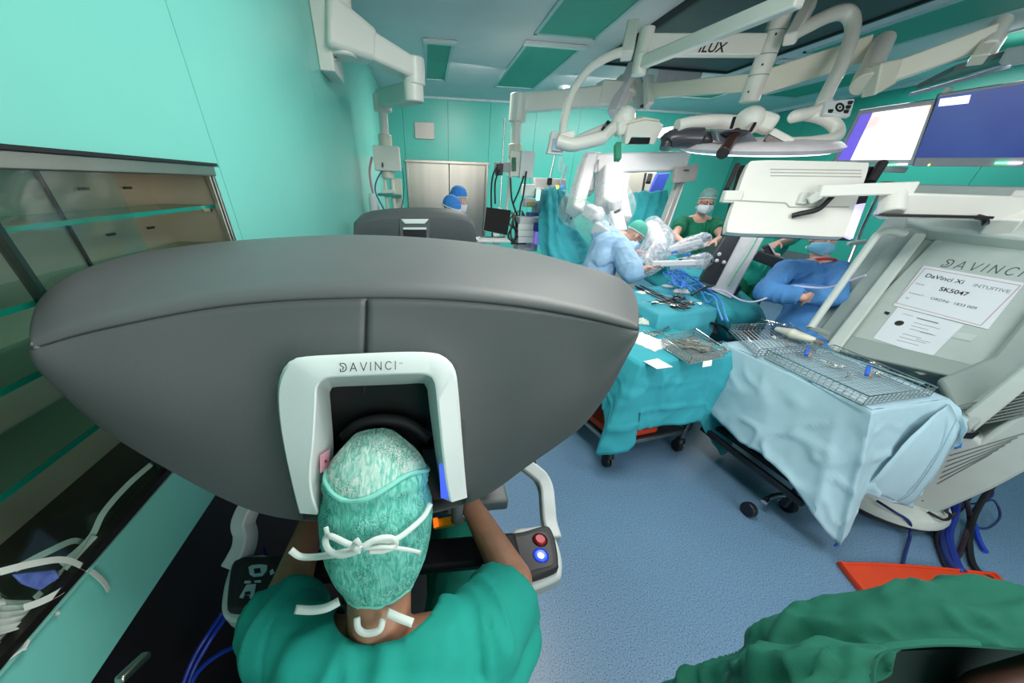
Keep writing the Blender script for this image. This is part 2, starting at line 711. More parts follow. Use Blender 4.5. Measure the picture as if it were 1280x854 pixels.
# ------------------------------------------------------------------ ceiling fittings
def ceiling_panel(x0, x1, y0, y1, label, group=None, white_end=True):
    t = thing('ceiling_panel', label, 'ceiling panel', ((x0 + x1) / 2, (y0 + y1) / 2, HC), group)
    f = MB()
    wd = .035
    z = HC - .008
    f.box(((x0 + x1) / 2, y0 + wd / 2, z), (x1 - x0, wd, .016)).box(((x0 + x1) / 2, y1 - wd / 2, z), (x1 - x0, wd, .016))
    f.box((x0 + wd / 2, (y0 + y1) / 2, z), (wd, y1 - y0, .016)).box((x1 - wd / 2, (y0 + y1) / 2, z), (wd, y1 - y0, .016))
    f.build('frame', mat('panel_frame', '#b7ccd0', .4), t, smooth=False)
    MB().box(((x0 + x1) / 2, (y0 + y1) / 2, HC - .004), (x1 - x0 - 2 * wd, y1 - y0 - 2 * wd, .008)).build('diffuser', green_pan, t, smooth=False)
    if white_end:
        MB().box(((x0 + x1) / 2, y0 + .03, HC - .02), (x1 - x0 + .04, .07, .03)).build('end_cap', whitep, t, bevel=.004)
    return t


ceiling_panel(.09, .43, 5.25, 6.97, 'small narrow green ceiling panel left of the others, nearest the left wall')
ceiling_panel(1.2, 1.88, 5.07, 7.13, 'green ceiling panel with a white end cap, between door and dark canopy')
ceiling_panel(1.22, 1.9, 2.75, 4.87, 'large green ceiling panel cut by the top edge of the photo', white_end=False)
ceiling_panel(4.3, 4.98, 5.0, 7.03, 'green ceiling panel behind the white boom arms')
ceiling_panel(4.3, 4.98, 2.6, 4.75, 'grey green ceiling panel above the lamp arms near the right')
ceiling_panel(5.55, 6.2, 3.0, 6.6, 'long green ceiling panel along the right wall', white_end=False)

cn = thing('ceiling_canopy', 'large dark grey air canopy set in the ceiling above the arms', 'canopy', (3.12, 4.1, HC))
MB().box((3.12, 4.1, HC - .02), (1.7, 2.7, .04)).build('screen', mat('canopy_screen', '#4a5558', .6, var=.08), cn, smooth=False)
f = MB()
for a, b in (((2.27, 2.75), (2.27, 5.45)), ((3.97, 2.75), (3.97, 5.45)), ((2.27, 5.45), (3.97, 5.45)), ((2.27, 2.75), (3.97, 2.75))):
    f.bar((a[0], a[1], HC - .03), (b[0], b[1], HC - .03), .03, .06)
f.build('frame', mat('canopy_frame', '#1d2224', .5), cn, smooth=False)

sd = thing('smoke_detector', 'round white smoke detector on the ceiling by the green panel', 'detector', (2.3, 6.9, HC))
MB().lathe([(0, -.05), (.05, -.05), (.09, -.03), (.1, 0)], (2.3, 6.9, HC)).build('casing', whitep, sd)
MB().sphere((2.28, 6.83, HC - .045), .018).build('indicator', mat('led_blue', '#9fd4ff', .3, emit=3), sd)

# ------------------------------------------------------------------ glass wall cabinet
cab = thing('glass_cabinet', 'stainless steel wall cabinet with glass shelves and glass sliding doors', 'cabinet', (XL, .5, CZ0))
bk = XL - .19
for y0, y1 in ((CY0, .28), (.28, 1.0), (1.0, CY1)):
    MB().box((bk, (y0 + y1) / 2, (CZ0 + CZ1) / 2), (.008, y1 - y0 - .004, CZ1 - CZ0)).build('back_panel', mat('cabinet_steel', '#bdb4a0', .36, .45, var=.05, scale=3), cab, smooth=False)
MB().box((bk + .006, 1.0, (CZ0 + CZ1) / 2), (.01, .006, CZ1 - CZ0)).build('seam_strip', black, cab, smooth=False)
s = MB()
s.box(((bk + XL) / 2, CY1 - .004, (CZ0 + CZ1) / 2), (.19, .008, CZ1 - CZ0))
s.build('side_panel', mat('cabinet_steel', '#bdb4a0', .36, .45), cab, smooth=False)
s = MB()
s.box(((bk + XL) / 2, (CY0 + CY1) / 2, CZ1 - .004), (.19, CY1 - CY0, .008))
s.build('top_panel', mat('cabinet_steel', '#bdb4a0', .36, .45), cab, smooth=False)
s = MB()
s.box(((bk + XL) / 2, (CY0 + CY1) / 2, CZ0 + .004), (.19, CY1 - CY0, .008))
s.build('bottom_panel', mat('cabinet_shaded_steel', '#4d4a48', .35, .7), cab, smooth=False)  # bottom steel darkened, shade of the recess put into its colour
MB().bar((XL + .004, CY0, CZ1 - .012), (XL + .004, CY1, CZ1 - .012), .022, .028).build('top_rail', steel, cab, bevel=.003)
MB().bar((XL + .012, CY0, CZ1 + .004), (XL + .012, CY1, CZ1 + .004), .03, .007).build('sealing_strip', black, cab, smooth=False)
for dy, ww in ((.01, .014), (.032, .008)):
    MB().bar((XL + .003, CY1 - dy, CZ0), (XL + .003, CY1 - dy, CZ1), ww, .016, up=(1, 0, 0)).build('side_rail', steel, cab, bevel=.002)
MB().bar((XL + .002, CY0, CZ0 + .008), (XL + .002, CY1, CZ0 + .008), .02, .014).build('bottom_rail', mat('dark_track', '#15110f', .4), cab, smooth=False)
MB().bar((XL + .01, CY0, CZ0 - .004), (XL + .01, CY1, CZ0 - .004), .006, .004).build('edge_profile', mat('pale_edge', '#7fc4b8', .3), cab, smooth=False)
gedge = mat('shelf_glass_edge', '#0f7d6c', .15, var=.02)
for zz, d in ((1.717, .012), (1.605, .012), (1.50, .012), (1.363, .012)):
    sh = MB().box(((bk + XL) / 2 - .005, (CY0 + CY1) / 2, zz), (.15, CY1 - CY0 - .02, .008)).build('glass_shelf', glass('shelf_glass', '#d5efe8', .05), cab, smooth=False)
    MB().box((XL - .021, (CY0 + CY1) / 2, zz), (.004, CY1 - CY0 - .02, .009)).build('front_edge', gedge, sh, smooth=False)
for y in (.25, 1.33):
    for zz in (1.717, 1.605, 1.50, 1.363):
        MB().box((XL - .03, y, zz - .008), (.02, .012, .012)).build('shelf_clip', chrome, cab, smooth=False)
MB().box((XL - .006, .65, (CZ0 + CZ1) / 2), (.005, .62, CZ1 - CZ0 - .04)).build('sliding_pane', glass('pane_glass', '#eef8f5', .04), cab, smooth=False)
MB().bar((XL - .006, .668, CZ0 + .02), (XL - .006, .668, CZ1 - .02), .009, .02, up=(1, 0, 0)).build('pane_edge', mat('dark_glass_edge', '#0c2b27', .2), cab, smooth=False)
for y, z in ((1.1, 1.765), (1.25, 1.765), (1.11, 1.66), (1.27, 1.66), (1.1, 1.55), (1.25, 1.55)):
    MB().box((bk + .006, y, z), (.006, .028, .006)).build('shelf_slot', black, cab, smooth=False)

# face masks heaped in the open corner of the cabinet, ties hanging out
mask_cloth = mat('mask_fleece', '#c9d3cb', .85, var=.05, bump=.15, bscale=300)
tape = mat('tie_tape', '#d8dfd6', .8, var=.04, bump=.1, bscale=500)


def heap_mask(c, rot, label):
    t = thing('face_mask', label, 'face mask', c, 'tie-on face masks in the cabinet')
    M = Matrix.Rotation(rot[2], 3, 'Z') @ Matrix.Rotation(rot[1], 3, 'Y') @ Matrix.Rotation(rot[0], 3, 'X')
    rows = []
    for i in range(9):
        rows.append([Vector(c) + M @ Vector((-.085 + .17 * j / 12, -.05 + .1 * i / 8, .004 * (i % 2) + .014 * math.sin(PI * j / 12))) for j in range(13)])
    MB().grid(rows).build('pleated_panel', mask_cloth, t, solid=.0015)
    return t


def corner_mask(q, label):
    q = [X(*p) for p in q]
    t = thing('face_mask', label, 'face mask', q[2], 'tie-on face masks in the cabinet')
    nn_ = (q[1] - q[0]).cross(q[3] - q[0]).normalized()
    rows = []
    for i in range(11):
        rows.append([q[0].lerp(q[1], j / 12).lerp(q[3].lerp(q[2], j / 12), i / 10) + nn_ * (.004 * (i % 2) + .012 * math.sin(PI * j / 12)) for j in range(13)])
    MB().grid(rows).build('pleated_panel', mask_cloth, t, solid=.0015, ang=20)
    MB().tube([q[1], q[2]], .003, 6).build('side_binding', tape, t)


corner_mask([(-30, 738, -.70), (64, 748, -.69), (72, 768, -.66), (-30, 800, -.66)], 'pale tie-on face mask with fine pleats, upper of the two at the cabinet edge')
corner_mask([(-30, 790, -.69), (52, 768, -.685), (30, 812, -.652), (-30, 856, -.652)], 'pale tie-on face mask hanging lowest over the cabinet edge')
heap_mask((-.76, .30, 1.27), (-.2, .5, .9), 'pale tie-on face mask standing at the back of the heap, behind the blue light patch')
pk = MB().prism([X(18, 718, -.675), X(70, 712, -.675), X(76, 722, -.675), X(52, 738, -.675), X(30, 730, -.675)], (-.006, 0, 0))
tag(pk.build('blue_light_patch', mat('patch_blue', '#7f8cf0', .25, var=.35, scale=60), bevel=.002), 'small blue violet patch standing for bluish light on the heaped face masks', 'light patch')  # bluish light on the masks, built as a coloured patch
ties = [
    ([(18, 712), (60, 690), (95, 676), (112, 690), (75, 716), (58, 722)], -.70),
    ([(0, 715), (40, 705), (80, 700), (110, 712), (128, 726), (136, 738)], -.66),
    ([(58, 745), (80, 730), (80, 712), (66, 738), (56, 750), (45, 742)], -.69),
    ([(30, 760), (52, 752), (72, 742), (78, 738)], -.66),
    ([(76, 706), (98, 688), (116, 668), (130, 640), (160, 606), (192, 578)], -.685),
    ([(82, 712), (104, 692), (118, 670)], -.68),
]
tie_labels = ['flat white tie arching highest over the heaped face masks', 'white tie tape whose end hangs out over the teal panel', 'short white tie looped in the middle of the mask heap', 'short white tie at the lower rim of the mask heap', 'long white tie running up along the cabinet rail to the console', 'short white tie lying along the longest tie']
for (pts, xx), tl in zip(ties, tie_labels):
    P = catmull([X(px, py, xx) for px, py in pts], 5)
    tag(MB().strip(P, .011, .001, up=(1, .15, .3)).build('mask_tie', tape), tl, 'tape', 'tie tapes over the cabinet edge')

tag(MB().box((-.28, .55, .006), (.76, 2.4, .012)).build('floor_layer', dark_base, bevel=.004), 'black sheet standing for deep shade between the near console and the cabinet wall', 'shade sheet')  # dark sheet added where the floor only lies in deep shade
tag(MB().bar(X(148, 852, -.5), X(184, 818, -.5), .014, .012).build('metal_rail', steel, bevel=.003), 'short metal edge in the dark at the lower left', 'rail')

# ------------------------------------------------------------------ surgeon console, near
hood_m = mat('hood_grey', '#575b5c', .5, var=.03, scale=8, bump=.12, bscale=700)
hood_e = mat('hood_edge', '#8b9193', .45, var=.03)
pearl = mat('pearl_white', '#dbe3e1', .3, var=.01)
console = thing('surgeon_console', 'large grey robotic surgery console with white viewer frame, surgeon seated at it', 'console', (-.1, .75, 0))


def pxline(pts, fz, n=5):
    """outline points of the hood; fz(u) gives height, u runs -1..1 from left to right tip"""
    out = []
    for px, py in pts:
        u = (px - 419) / 378
        out.append(Z(px, py, fz(u)))
    return catmull(out, n)


def resample(P, n):
    d = [0]
    for a, b in zip(P, P[1:]):
        d.append(d[-1] + (b - a).length)
    out = []
    j = 0
    for i in range(n):
        t = d[-1] * i / (n - 1)
        while j < len(d) - 2 and d[j + 1] < t:
            j += 1
        k = (t - d[j]) / max(1e-9, d[j + 1] - d[j])
        out.append(P[j].lerp(P[j + 1], min(1, max(0, k))))
    return out


NH = 121
rim = pxline([(41, 433), (42, 405), (52, 375), (80, 351), (130, 329), (200, 313), (300, 301), (440, 294), (560, 300), (650, 313), (720, 331), (770, 347), (789, 362), (796, 384), (797, 411)], lambda u: 1.652 - .012 * u * u - .037 * abs(u) ** 14)
seam = pxline([(41, 434), (120, 412), (250, 386), (350, 375), (456, 371), (550, 373), (640, 381), (720, 394), (797, 412)], lambda u: 1.632 - .03 * u * u)
bot_px = [(41, 436), (70, 481), (130, 536), (215, 588), (290, 627), (345, 645), (420, 652), (520, 645), (600, 622), (660, 581), (700, 553), (730, 529), (760, 489), (785, 441), (797, 414)]
bottom = []
for px, py in bot_px:
    u = (px - 419) / 378
    bottom.append(Y(px, py, .455 + .035 * abs(u) ** 2))
bottom = catmull(bottom, 5)


def by_u(P, n):
    """resample evenly in screen-free sideways coordinate x of the hood"""
    xs = [pix(p)[0] for p in P]
    x0, x1 = xs[0], xs[-1]
    out = []
    for i in range(n):
        x = x0 + (x1 - x0) * (.5 - .5 * math.cos(PI * i / (n - 1)))
        for a, b, xa, xb in zip(P, P[1:], xs, xs[1:]):
            if xa <= x <= xb or b is P[-1]:
                k = (x - xa) / (xb - xa) if xb - xa > 1e-9 else 0
                out.append(a.lerp(b, min(1, max(0, k))))
                break
    return out


R_, S_, B_ = by_u(rim, NH), by_u(seam, NH), by_u(bottom, NH)
# upper shell: from rear rim over the roof to the seam
rows = []
for k in range(9):
    t = k / 8
    row = []
    for i in range(NH):
        p = R_[i].lerp(S_[i], t)
        u = i / (NH - 1) * 2 - 1
        p.z += .016 * math.sin(PI * t) * (1 - u * u)
        row.append(p)
    rows.append(row)
hub = V(-.09, .62, 1.5)
back = [[p.lerp(hub, .03) + V(0, 0, -.012) for p in R_], [p.lerp(hub, .22) + V(0, 0, -.12) for p in R_]]
MB().grid([back[1], back[0]] + rows).build('top_shell', hood_m, console, ang=60, solid=.006)
ins = [p + Vector((0, .006, -.006)) for p in S_]
MB().grid([[p + Vector((0, .0, .003)) for p in ins], [p + Vector((0, .03, -.006)) for p in ins]]).build('shell_gap', black, console)


def front(i0, i1, name):
    rows = []
    for k in range(33):
        t = k / 32
        row = []
        for i in range(i0, i1 + 1):
            a = S_[i] + Vector((0, .001, -.0035))
            p = a.lerp(B_[i], t)
            u = i / (NH - 1) * 2 - 1
            p.y -= .03 * math.sin(PI * t) * (1 - abs(u) ** 3)
            row.append(p)
        rows.append(row)
    lip = [p + Vector((0, .025, -.008)) for p in rows[-1]]
    und = [p + Vector((0, .2, .02)) for p in rows[-1]]
    g = MB().grid(rows + [lip, und])
    k = i1 - i0 + 1
    keep = []
    for q in g.f:
        c = sum((g.v[i] for i in q), Vector()) / len(q)
        if q[0] // k < len(rows) - 1 and in_poly(*pix(c), viewer_outline):
            continue
        keep.append(q)
    g.f = keep
    return g.build(name, hood_m, console, ang=50, solid=.004)


def in_poly(x, z, P):
    r = False
    for a, b in zip(P, P[1:] + P[:1]):
        if (a[1] > z) != (b[1] > z) and x < (b[0] - a[0]) * (z - a[1]) / (b[1] - a[1]) + a[0]:
            r = not r
    return r


def vy(py):
    return .475 - .105 * (py - 440) / 200


def vpt(px, py, dy=0):
    return Y(px, py, vy(py) + dy)


viewer_outline = [(382, 660), (372, 610), (362, 560), (355, 515), (356, 475), (368, 458), (400, 452), (460, 448), (540, 447), (558, 455), (566, 480), (571, 540), (576, 590), (580, 640)]


mid = min(range(NH), key=lambda i: abs(S_[i].x - Z(456, 371, 1.632).x))
front(0, mid, 'front_shell')
front(mid, NH - 1, 'front_shell')
c0, c1 = S_[mid], S_[mid].lerp(B_[mid], .35)
MB().bar(c0 + V(0, -.0015, -.006), c1 + V(0, -.030, 0), .0022, .006, up=(0, 1, 0)).build('shell_joint', black, console, smooth=False)
# inner body below the hood
body = MB()
body.box((-.1, .86, 1.30), (.62, .42, .52))
body.build('hood_core', darkg, console, bevel=.05)
MB().box((-.1, 1.0, .72), (.34, .22, .9)).build('column', mat('column_grey', '#54585a', .5), console, bevel=.03)
MB().box((-.1, .88, .1), (.72, .78, .16)).build('base', mat('column_grey', '#54585a', .5), console, bevel=.04)
MB().box((-.1, .52, .07), (.6, .3, .06)).build('pedal_tray', darkg, console, bevel=.02)
for dx, dy in ((-.3, .55), (.3, .55), (-.3, 1.18), (.3, 1.18)):
    MB().cyl((-.1 + dx - .02, dy, .045), (-.1 + dx + .02, dy, .045), .045).build('caster', black, console)


# viewer frame
outer = [(374, 641), (366, 610), (357, 570), (350, 530), (347, 492), (351, 468), (362, 452), (380, 446), (430, 443), (500, 440), (540, 441), (558, 448), (569, 463), (573, 490), (577, 540), (581, 590), (584, 622)]
inner = [(398, 640), (390, 612), (389, 585), (392, 556), (395, 510), (396, 486), (400, 478), (408, 473), (430, 471), (500, 468), (530, 468), (540, 472), (544, 482), (547, 510), (552, 560), (557, 600), (562, 625)]
hole = [(414, 636), (412, 612), (415, 585), (417, 560), (414, 515), (412, 490), (413, 486), (417, 484), (435, 483), (500, 480.5), (526, 479), (531, 480), (534, 486), (537, 512), (543, 558), (548, 592), (553, 623)]
rs = lambda L, dy, n=57: resample(catmull([vpt(px, py, dy) for px, py in L], 6), n)
lo0, lo1 = rs(outer, .13), rs(outer, .006)
ctr = vpt(460, 540)
lo2 = [p + (ctr - p) * .03 + V(0, -.006, 0) for p in lo1]
li1 = rs(inner, -.004)
li2 = [p + (p - ctr) * .03 + V(0, -.001, 0) for p in li1]
lh = rs(hole, .055)
lh2 = rs(hole, .12)
fmb = MB().grid([lo0, lo1, lo2, li2, li1, lh, lh2])
L = [lo0, lo1, lo2, li2, li1, lh, lh2]
for e in (0, -1):
    fmb.add([r[e] for r in L], [tuple(range(7))])
frame = fmb.build('viewer_frame', pearl, console, ang=30)
# dark viewer inside
MB().prism([vpt(412, 478, .10), vpt(536, 474, .10), vpt(560, 640, .12), vpt(408, 650, .12)], (0, .012, 0)).build('viewer_screen', mat('viewer_black', '#0b0b0e', .35, var=.1), console, smooth=False)
arc = [vpt(px, py, .085) for px, py in ((430, 548), (450, 531), (480, 525), (510, 530), (535, 548))]
MB().tube(catmull(arc, 5), .012, 10).build('forehead_pad', mat('pad_black', '#101013', .6), console)
MB().prism([vpt(528, 562, .09), vpt(545, 562, .09), vpt(552, 625, .09), vpt(530, 625, .09)], (0, .01, 0)).build('side_sensor', mat('dark_maroon', '#2a0f14', .4), console, smooth=False)
# sticker and light strip inside the frame
st = [Y(393.5, 569, vy(569) + .006), Y(406, 561, vy(561) + .034), Y(405, 584, vy(584) + .034), Y(394, 591, vy(591) + .006)]
nrm = (st[1] - st[0]).cross(st[3] - st[0]).normalized()
nrm = nrm if nrm.dot(CAM - st[0]) > 0 else -nrm
MB().prism([p + nrm * .008 for p in st], nrm * .001).build('warning_sticker', mat('pink_sticker', '#e8a6b8', .5), console, smooth=False)
cst = sum(st, Vector()) / 4 + nrm * .0095
MB().sphere(cst, .0025, 8, 6).build('sticker_mark', mat('dark_red_ink', '#7a1f33', .5), console)
ls = [Y(551, 579, vy(579) + .012), Y(556, 588, vy(588) + .002), Y(562, 622, vy(622) + .0), Y(553, 621, vy(621) + .02)]
MB().prism(ls, (-.003, -.003, 0)).build('light_strip', mat('blue_light', '#4a5cff', .3, emit=.9), console, smooth=False)
# lettering on the frame
a, b = vpt(425.5, 464.5, -.0085), vpt(497, 461.5, -.0085)
up = (vpt(425.2, 454, -.0085) - a)
stroke_word('lettering', 'DAVINCI', a, b - a, up, up.length * .95, (b - a).length, .0012, ink, console)
ta, tb = vpt(499, 455.5, -.0085), vpt(506, 455, -.0085)
text('trademark', 'TM', ta, tb - ta, up, .0035, ink, console)

# armrest: bar, end housings, pads, brackets
ZA = .985
housing_m = mat('housing_grey', '#c6cecd', .4, var=.02)
pad_m = mat('armrest_black', '#1d1e21', .55, var=.08, bump=.1, bscale=500)


def flat(pts, z, n=4):
    return catmull([Z(px, py, z) for px, py in pts], n, closed=True)


ho = MB().prism(flat([(652, 737), (695, 726), (703, 713), (701, 690), (692, 664), (684, 656), (664, 658), (640, 664), (640, 700)], ZA - .01), (0, 0, -.045)).build('armrest_housing', housing_m, console, bevel=.008)
MB().prism(flat([(651, 724), (694, 712), (698, 702), (696, 684), (690, 663), (681, 657), (655, 664), (633, 670), (640, 700)], ZA + .012), (0, 0, -.03)).build('control_pad', pad_m, console, bevel=.005)
MB().prism(flat([(654, 716), (672, 711), (690, 706), (690, 690), (684, 668), (674, 665), (655, 670), (641, 674), (645, 695)], ZA + .0135), (0, 0, -.004)).build('pad_inset', mat('pad_inset', '#26282b', .45, var=.06), console, smooth=False)
hl = MB().prism(flat([(276, 752), (277, 766), (284, 775), (300, 778), (345, 778), (345, 700), (310, 694), (292, 700), (281, 725)], ZA - .01), (0, 0, -.045)).build('armrest_housing', housing_m, console, bevel=.008)
MB().prism(flat([(283, 757), (288, 762), (320, 763), (362, 764), (362, 696), (330, 695), (303, 696), (290, 705), (285, 730)], ZA + .012), (0, 0, -.03)).build('control_pad', pad_m, console, bevel=.005)
MB().prism(flat([(293, 750), (310, 752), (340, 752), (340, 704), (315, 703), (302, 706), (296, 722)], ZA + .0135), (0, 0, -.004)).build('pad_inset', mat('pad_inset', '#26282b', .45, var=.06), console, smooth=False)
# pictogram of the console on the left pad
pic = mat('pictogram', '#b9d2dc', .5)
zp = ZA + .0155
for poly in ([(310.5, 709), (315, 706.5), (325, 705.5), (334, 706.5), (333.5, 713), (328, 720), (317, 721), (312, 718)], [(299, 747), (308, 731), (320, 730), (317, 748), (312, 748), (312, 744), (305, 744), (304, 748)], [(306, 726), (313, 726), (313, 729), (305, 729)], [(318, 726), (326, 725), (326, 728), (318, 728)], [(337, 714), (341, 711), (343, 716), (338, 719)]):
    MB().prism([Z(px, py, zp) for px, py in poly], (0, 0, -.002)).build('pictogram', pic, console, smooth=False)
for poly in ([(317, 711), (325, 710), (326, 716), (318, 717)], [(306, 740), (313, 739), (313, 743), (306, 744)]):
    MB().prism([Z(px, py, zp + .001) for px, py in poly], (0, 0, -.002)).build('pictogram_window', pad_m, console, smooth=False)
# buttons
for (px, py), nm, mm in (((675, 675), 'stop_button', mat('red_button', '#c01622', .35)), ((676, 694.5), 'power_button', mat('blue_ring', '#3050e8', .3, emit=1.4))):
    c = Z(px, py, ZA + .014)
    MB().lathe([(0, .006), (.012, .006), (.015, .003), (.0165, 0)], c, 20).build(nm, mm, console)
    MB().lathe([(.016, 0), (.019, .003), (.021, 0)], c, 20).build('button_collar', mat('collar_dark', '#141519', .4) if nm == 'stop_button' else mat('blue_collar', '#20309c', .3, emit=.5), console)
c = Z(676, 694.5, ZA + .022)
MB().lathe([(0, .002), (.006, .002), (.008, 0)], c, 16).build('button_lamp', mat('white_lamp', '#e8eeff', .3, emit=3), console)
# dark bar between the housings
MB().bar(Z(352, 712, ZA), Z(648, 686, ZA), .085, .035).build('armrest_bar', mat('bar_black', '#17171a', .6, var=.1), console, bevel=.012)
# brackets carrying the armrest
for pts in ([(290, 712), (297, 700), (305, 684), (307, 668), (304, 655), (309, 640), (318, 626)], [(692, 676), (686, 654), (684, 632), (682, 612), (676, 598), (668, 590), (655, 580)]):
    zs = [ZA - .02, ZA - .01, ZA + .01, ZA + .03, ZA + .05, ZA + .07, ZA + .09]
    P = catmull([Z(px, py, z) for (px, py), z in zip(pts, zs)], 6)
    MB().sweep(P, [(-.019, -.022), (.019, -.022), (.024, 0), (.019, .022), (-.019, .022), (-.024, 0)], up=(0, 0, 1)).build('armrest_bracket', housing_m, console, bevel=.005)
    MB().bar(P[-4], P[-4] + V(0, .25, .1), .04, .05).build('bracket_mount', darkg, console, bevel=.008)
# hand controllers and labels seen under the viewer
for sx in (-1, 1):
    hc = V(-.1 + sx * .17, .60, 1.10)
    MB().limb([hc + V(0, .12, .1), hc + V(0, .03, .03), hc], [.018, .015, .012], 10).build('hand_controller', mat('controller_grey', '#6d7478', .4), console)
MB().cyl(T(572, 622, .82), T(571, 650, .88), .016).build('controller_post', mat('controller_grey', '#6d7478', .4), console)
yl = [T(541, 650, 1.0), T(577, 643, 1.0), T(580, 652, .98), T(543, 660, .98)]
MB().prism(yl, (0, 0, -.01)).build('yellow_label', mat('yellow_label', '#e0b21c', .5), console, smooth=False)
MB().prism([T(541, 648, .99), T(547, 647, .99), T(548, 656, .97), T(542, 658, .97)], (0, 0, -.01)).build('orange_lamp', mat('orange_lamp', '#ff7a1c', .4, emit=.8), console, smooth=False)
MB().box((.16, .80, .93), (.14, .24, .05)).build('side_shelf', mat('shelf_grey', '#7e8486', .5), console, bevel=.01)
MB().box((.16, .93, 1.08), (.16, .12, .26)).build('side_block', black, console, bevel=.01)

# ------------------------------------------------------------------ second console in the background
con2 = thing('surgeon_console', 'second grey console behind the near one, two people in blue caps at it', 'console', (-.08, 3.3, 0))


def c2(px, py, y):
    return Y(px, py, y)


prof = [(443, 300), (443, 282), (447, 275), (470, 269), (520, 266), (570, 268), (588, 274), (593, 284), (594, 302)]
P = resample(catmull([c2(*q, 3.05) for q in prof], 5), 31)
cc = [p.copy() for p in P]
fr_ = [V(p.x, p.y, p.z) for p in cc]
lowz = 1.12
rows = [[V(p.x * .9 - .008, 3.05, lowz) for p in fr_], [V(p.x, 3.0, p.z - .03) for p in fr_], fr_, [V(p.x * .96 - .003, p.y + .12, p.z + .025) for p in fr_], [V(p.x * .8 - .016, p.y + .42, p.z - .0) for p in fr_], [V(p.x * .7 - .02, p.y + .5, lowz) for p in fr_]]
MB().grid(rows).build('hood', hood_m, con2, ang=45, solid=.01)
MB().prism([c2(501, 274, 2.985), c2(536, 274, 2.985), c2(531, 280, 2.985), c2(506, 280, 2.985)], (0, .02, 0)).build('viewer_frame', pearl, con2, bevel=.004)
MB().prism([c2(504, 284.5, 2.985), c2(533, 284.5, 2.985), c2(533, 287, 2.985), c2(504, 287, 2.985)], (0, .02, 0)).build('frame_edge', pearl, con2, smooth=False)
MB().prism([c2(504, 287, 2.99), c2(533, 287, 2.99), c2(533, 304, 2.99), c2(504, 304, 2.99)], (0, .02, 0)).build('viewer_screen', black, con2, smooth=False)
MB().prism([c2(499, 273, 2.992), c2(538, 273, 2.992), c2(536, 304, 2.992), c2(501, 304, 2.992)], (0, .02, 0)).build('viewer_surround', mat('column_grey', '#54585a', .5), con2, smooth=False)
MB().box((-.08, 3.4, .62), (.3, .2, 1.05)).build('column', mat('column_grey', '#54585a', .5), con2, bevel=.03)
MB().box((-.08, 3.3, .1), (.7, .7, .16)).build('base', mat('column_grey', '#54585a', .5), con2, bevel=.03)

# ------------------------------------------------------------------ people
scrub_teal = mat('scrub_teal', '#17907a', .85, var=.1, scale=5, bump=.2, bscale=350)
scrub_green = mat('scrub_green', '#0f7a58', .85, var=.1, scale=6, bump=.2, bscale=300)
gown_blue = mat('gown_light_blue', '#a6c8ea', .8, var=.08, scale=8, bump=.2, bscale=200)
gown_navy = mat('gown_mid_blue', '#4a86c2', .8, var=.12, scale=8, bump=.2, bscale=200)
scrub_aqua = mat('scrub_aqua', '#2fb39c', .85, var=.08, scale=8, bump=.2, bscale=200)
shoe_w = mat('clog_white', '#cfd3d2', .5)
hair_d = mat('dark_hair', '#1d1512', .7, var=.2, scale=90)


def fbm(p, s=1.0):
    q = Vector(p) * s
    return noise.noise(q) + .5 * noise.noise(q * 2.1) + .25 * noise.noise(q * 4.3)


def fold_fn(amp=.008, stretch=(9, 9, 3), seed=0):
    """long soft creases in cloth"""
    o = Vector((seed * 3.1, seed * 1.7, seed * 2.3))
    S = Vector(stretch)

    def f(p, n):
        q = Vector((p.x * S.x, p.y * S.y, p.z * S.z)) + o
        a = noise.noise(q + Vector((noise.noise(q * .6), 0, 0)) * 1.5)
        r = 1 - abs(a) * 2.2
        return amp * (max(0, r) ** 2 - .3) + amp * .35 * noise.noise(q * 2.7)
    return f


def hand(mb, wrist, d, palm_n, side, curl=.35, s=1.0):
    """palm, four fingers of unequal length and a thumb; d = pointing direction, palm_n = out of the palm"""
    d, pn = Vector(d).normalized(), Vector(palm_n)
    pn = (pn - d * pn.dot(d)).normalized()
    x = d.cross(pn) * side
    w_ = Vector(wrist)
    pc = w_ + d * .05 * s
    Mx = Matrix((x, d, pn)).transposed()
    mb.sphere(pc, (.042 * s, .055 * s, .016 * s), 14, 10, Mx)
    mb.limb([w_, w_ + d * .03 * s], [.027 * s, .026 * s], 12)
    for k, (off, ln) in enumerate(((-.031, .066), (-.0105, .078), (.0105, .074), (.031, .058))):
        p = w_ + d * .09 * s + x * off * s
        pts, a = [p], curl * .5
        for seg in (.45, .32, .23):
            p = p + (d * math.cos(a) + pn * math.sin(a)) * ln * seg * s
            pts.append(p)
            a += curl
        mb.limb(pts, [.0092 * s, .0088 * s, .008 * s, .007 * s], 10)
    p = w_ + d * .03 * s - x * .03 * s
    q = p + (d * .6 - x * .65 + pn * .35).normalized() * .042 * s
    r = q + (d * .85 - x * .2 + pn * .4).normalized() * .034 * s
    mb.limb([p, q, r], [.013 * s, .0105 * s, .0085 * s], 10)


def head_frame(face, up=(0, 0, 1)):
    f = Vector(face).normalized()
    u = Vector(up)
    u = (u - f * u.dot(f)).normalized()
    r = f.cross(u)
    return r, f, u


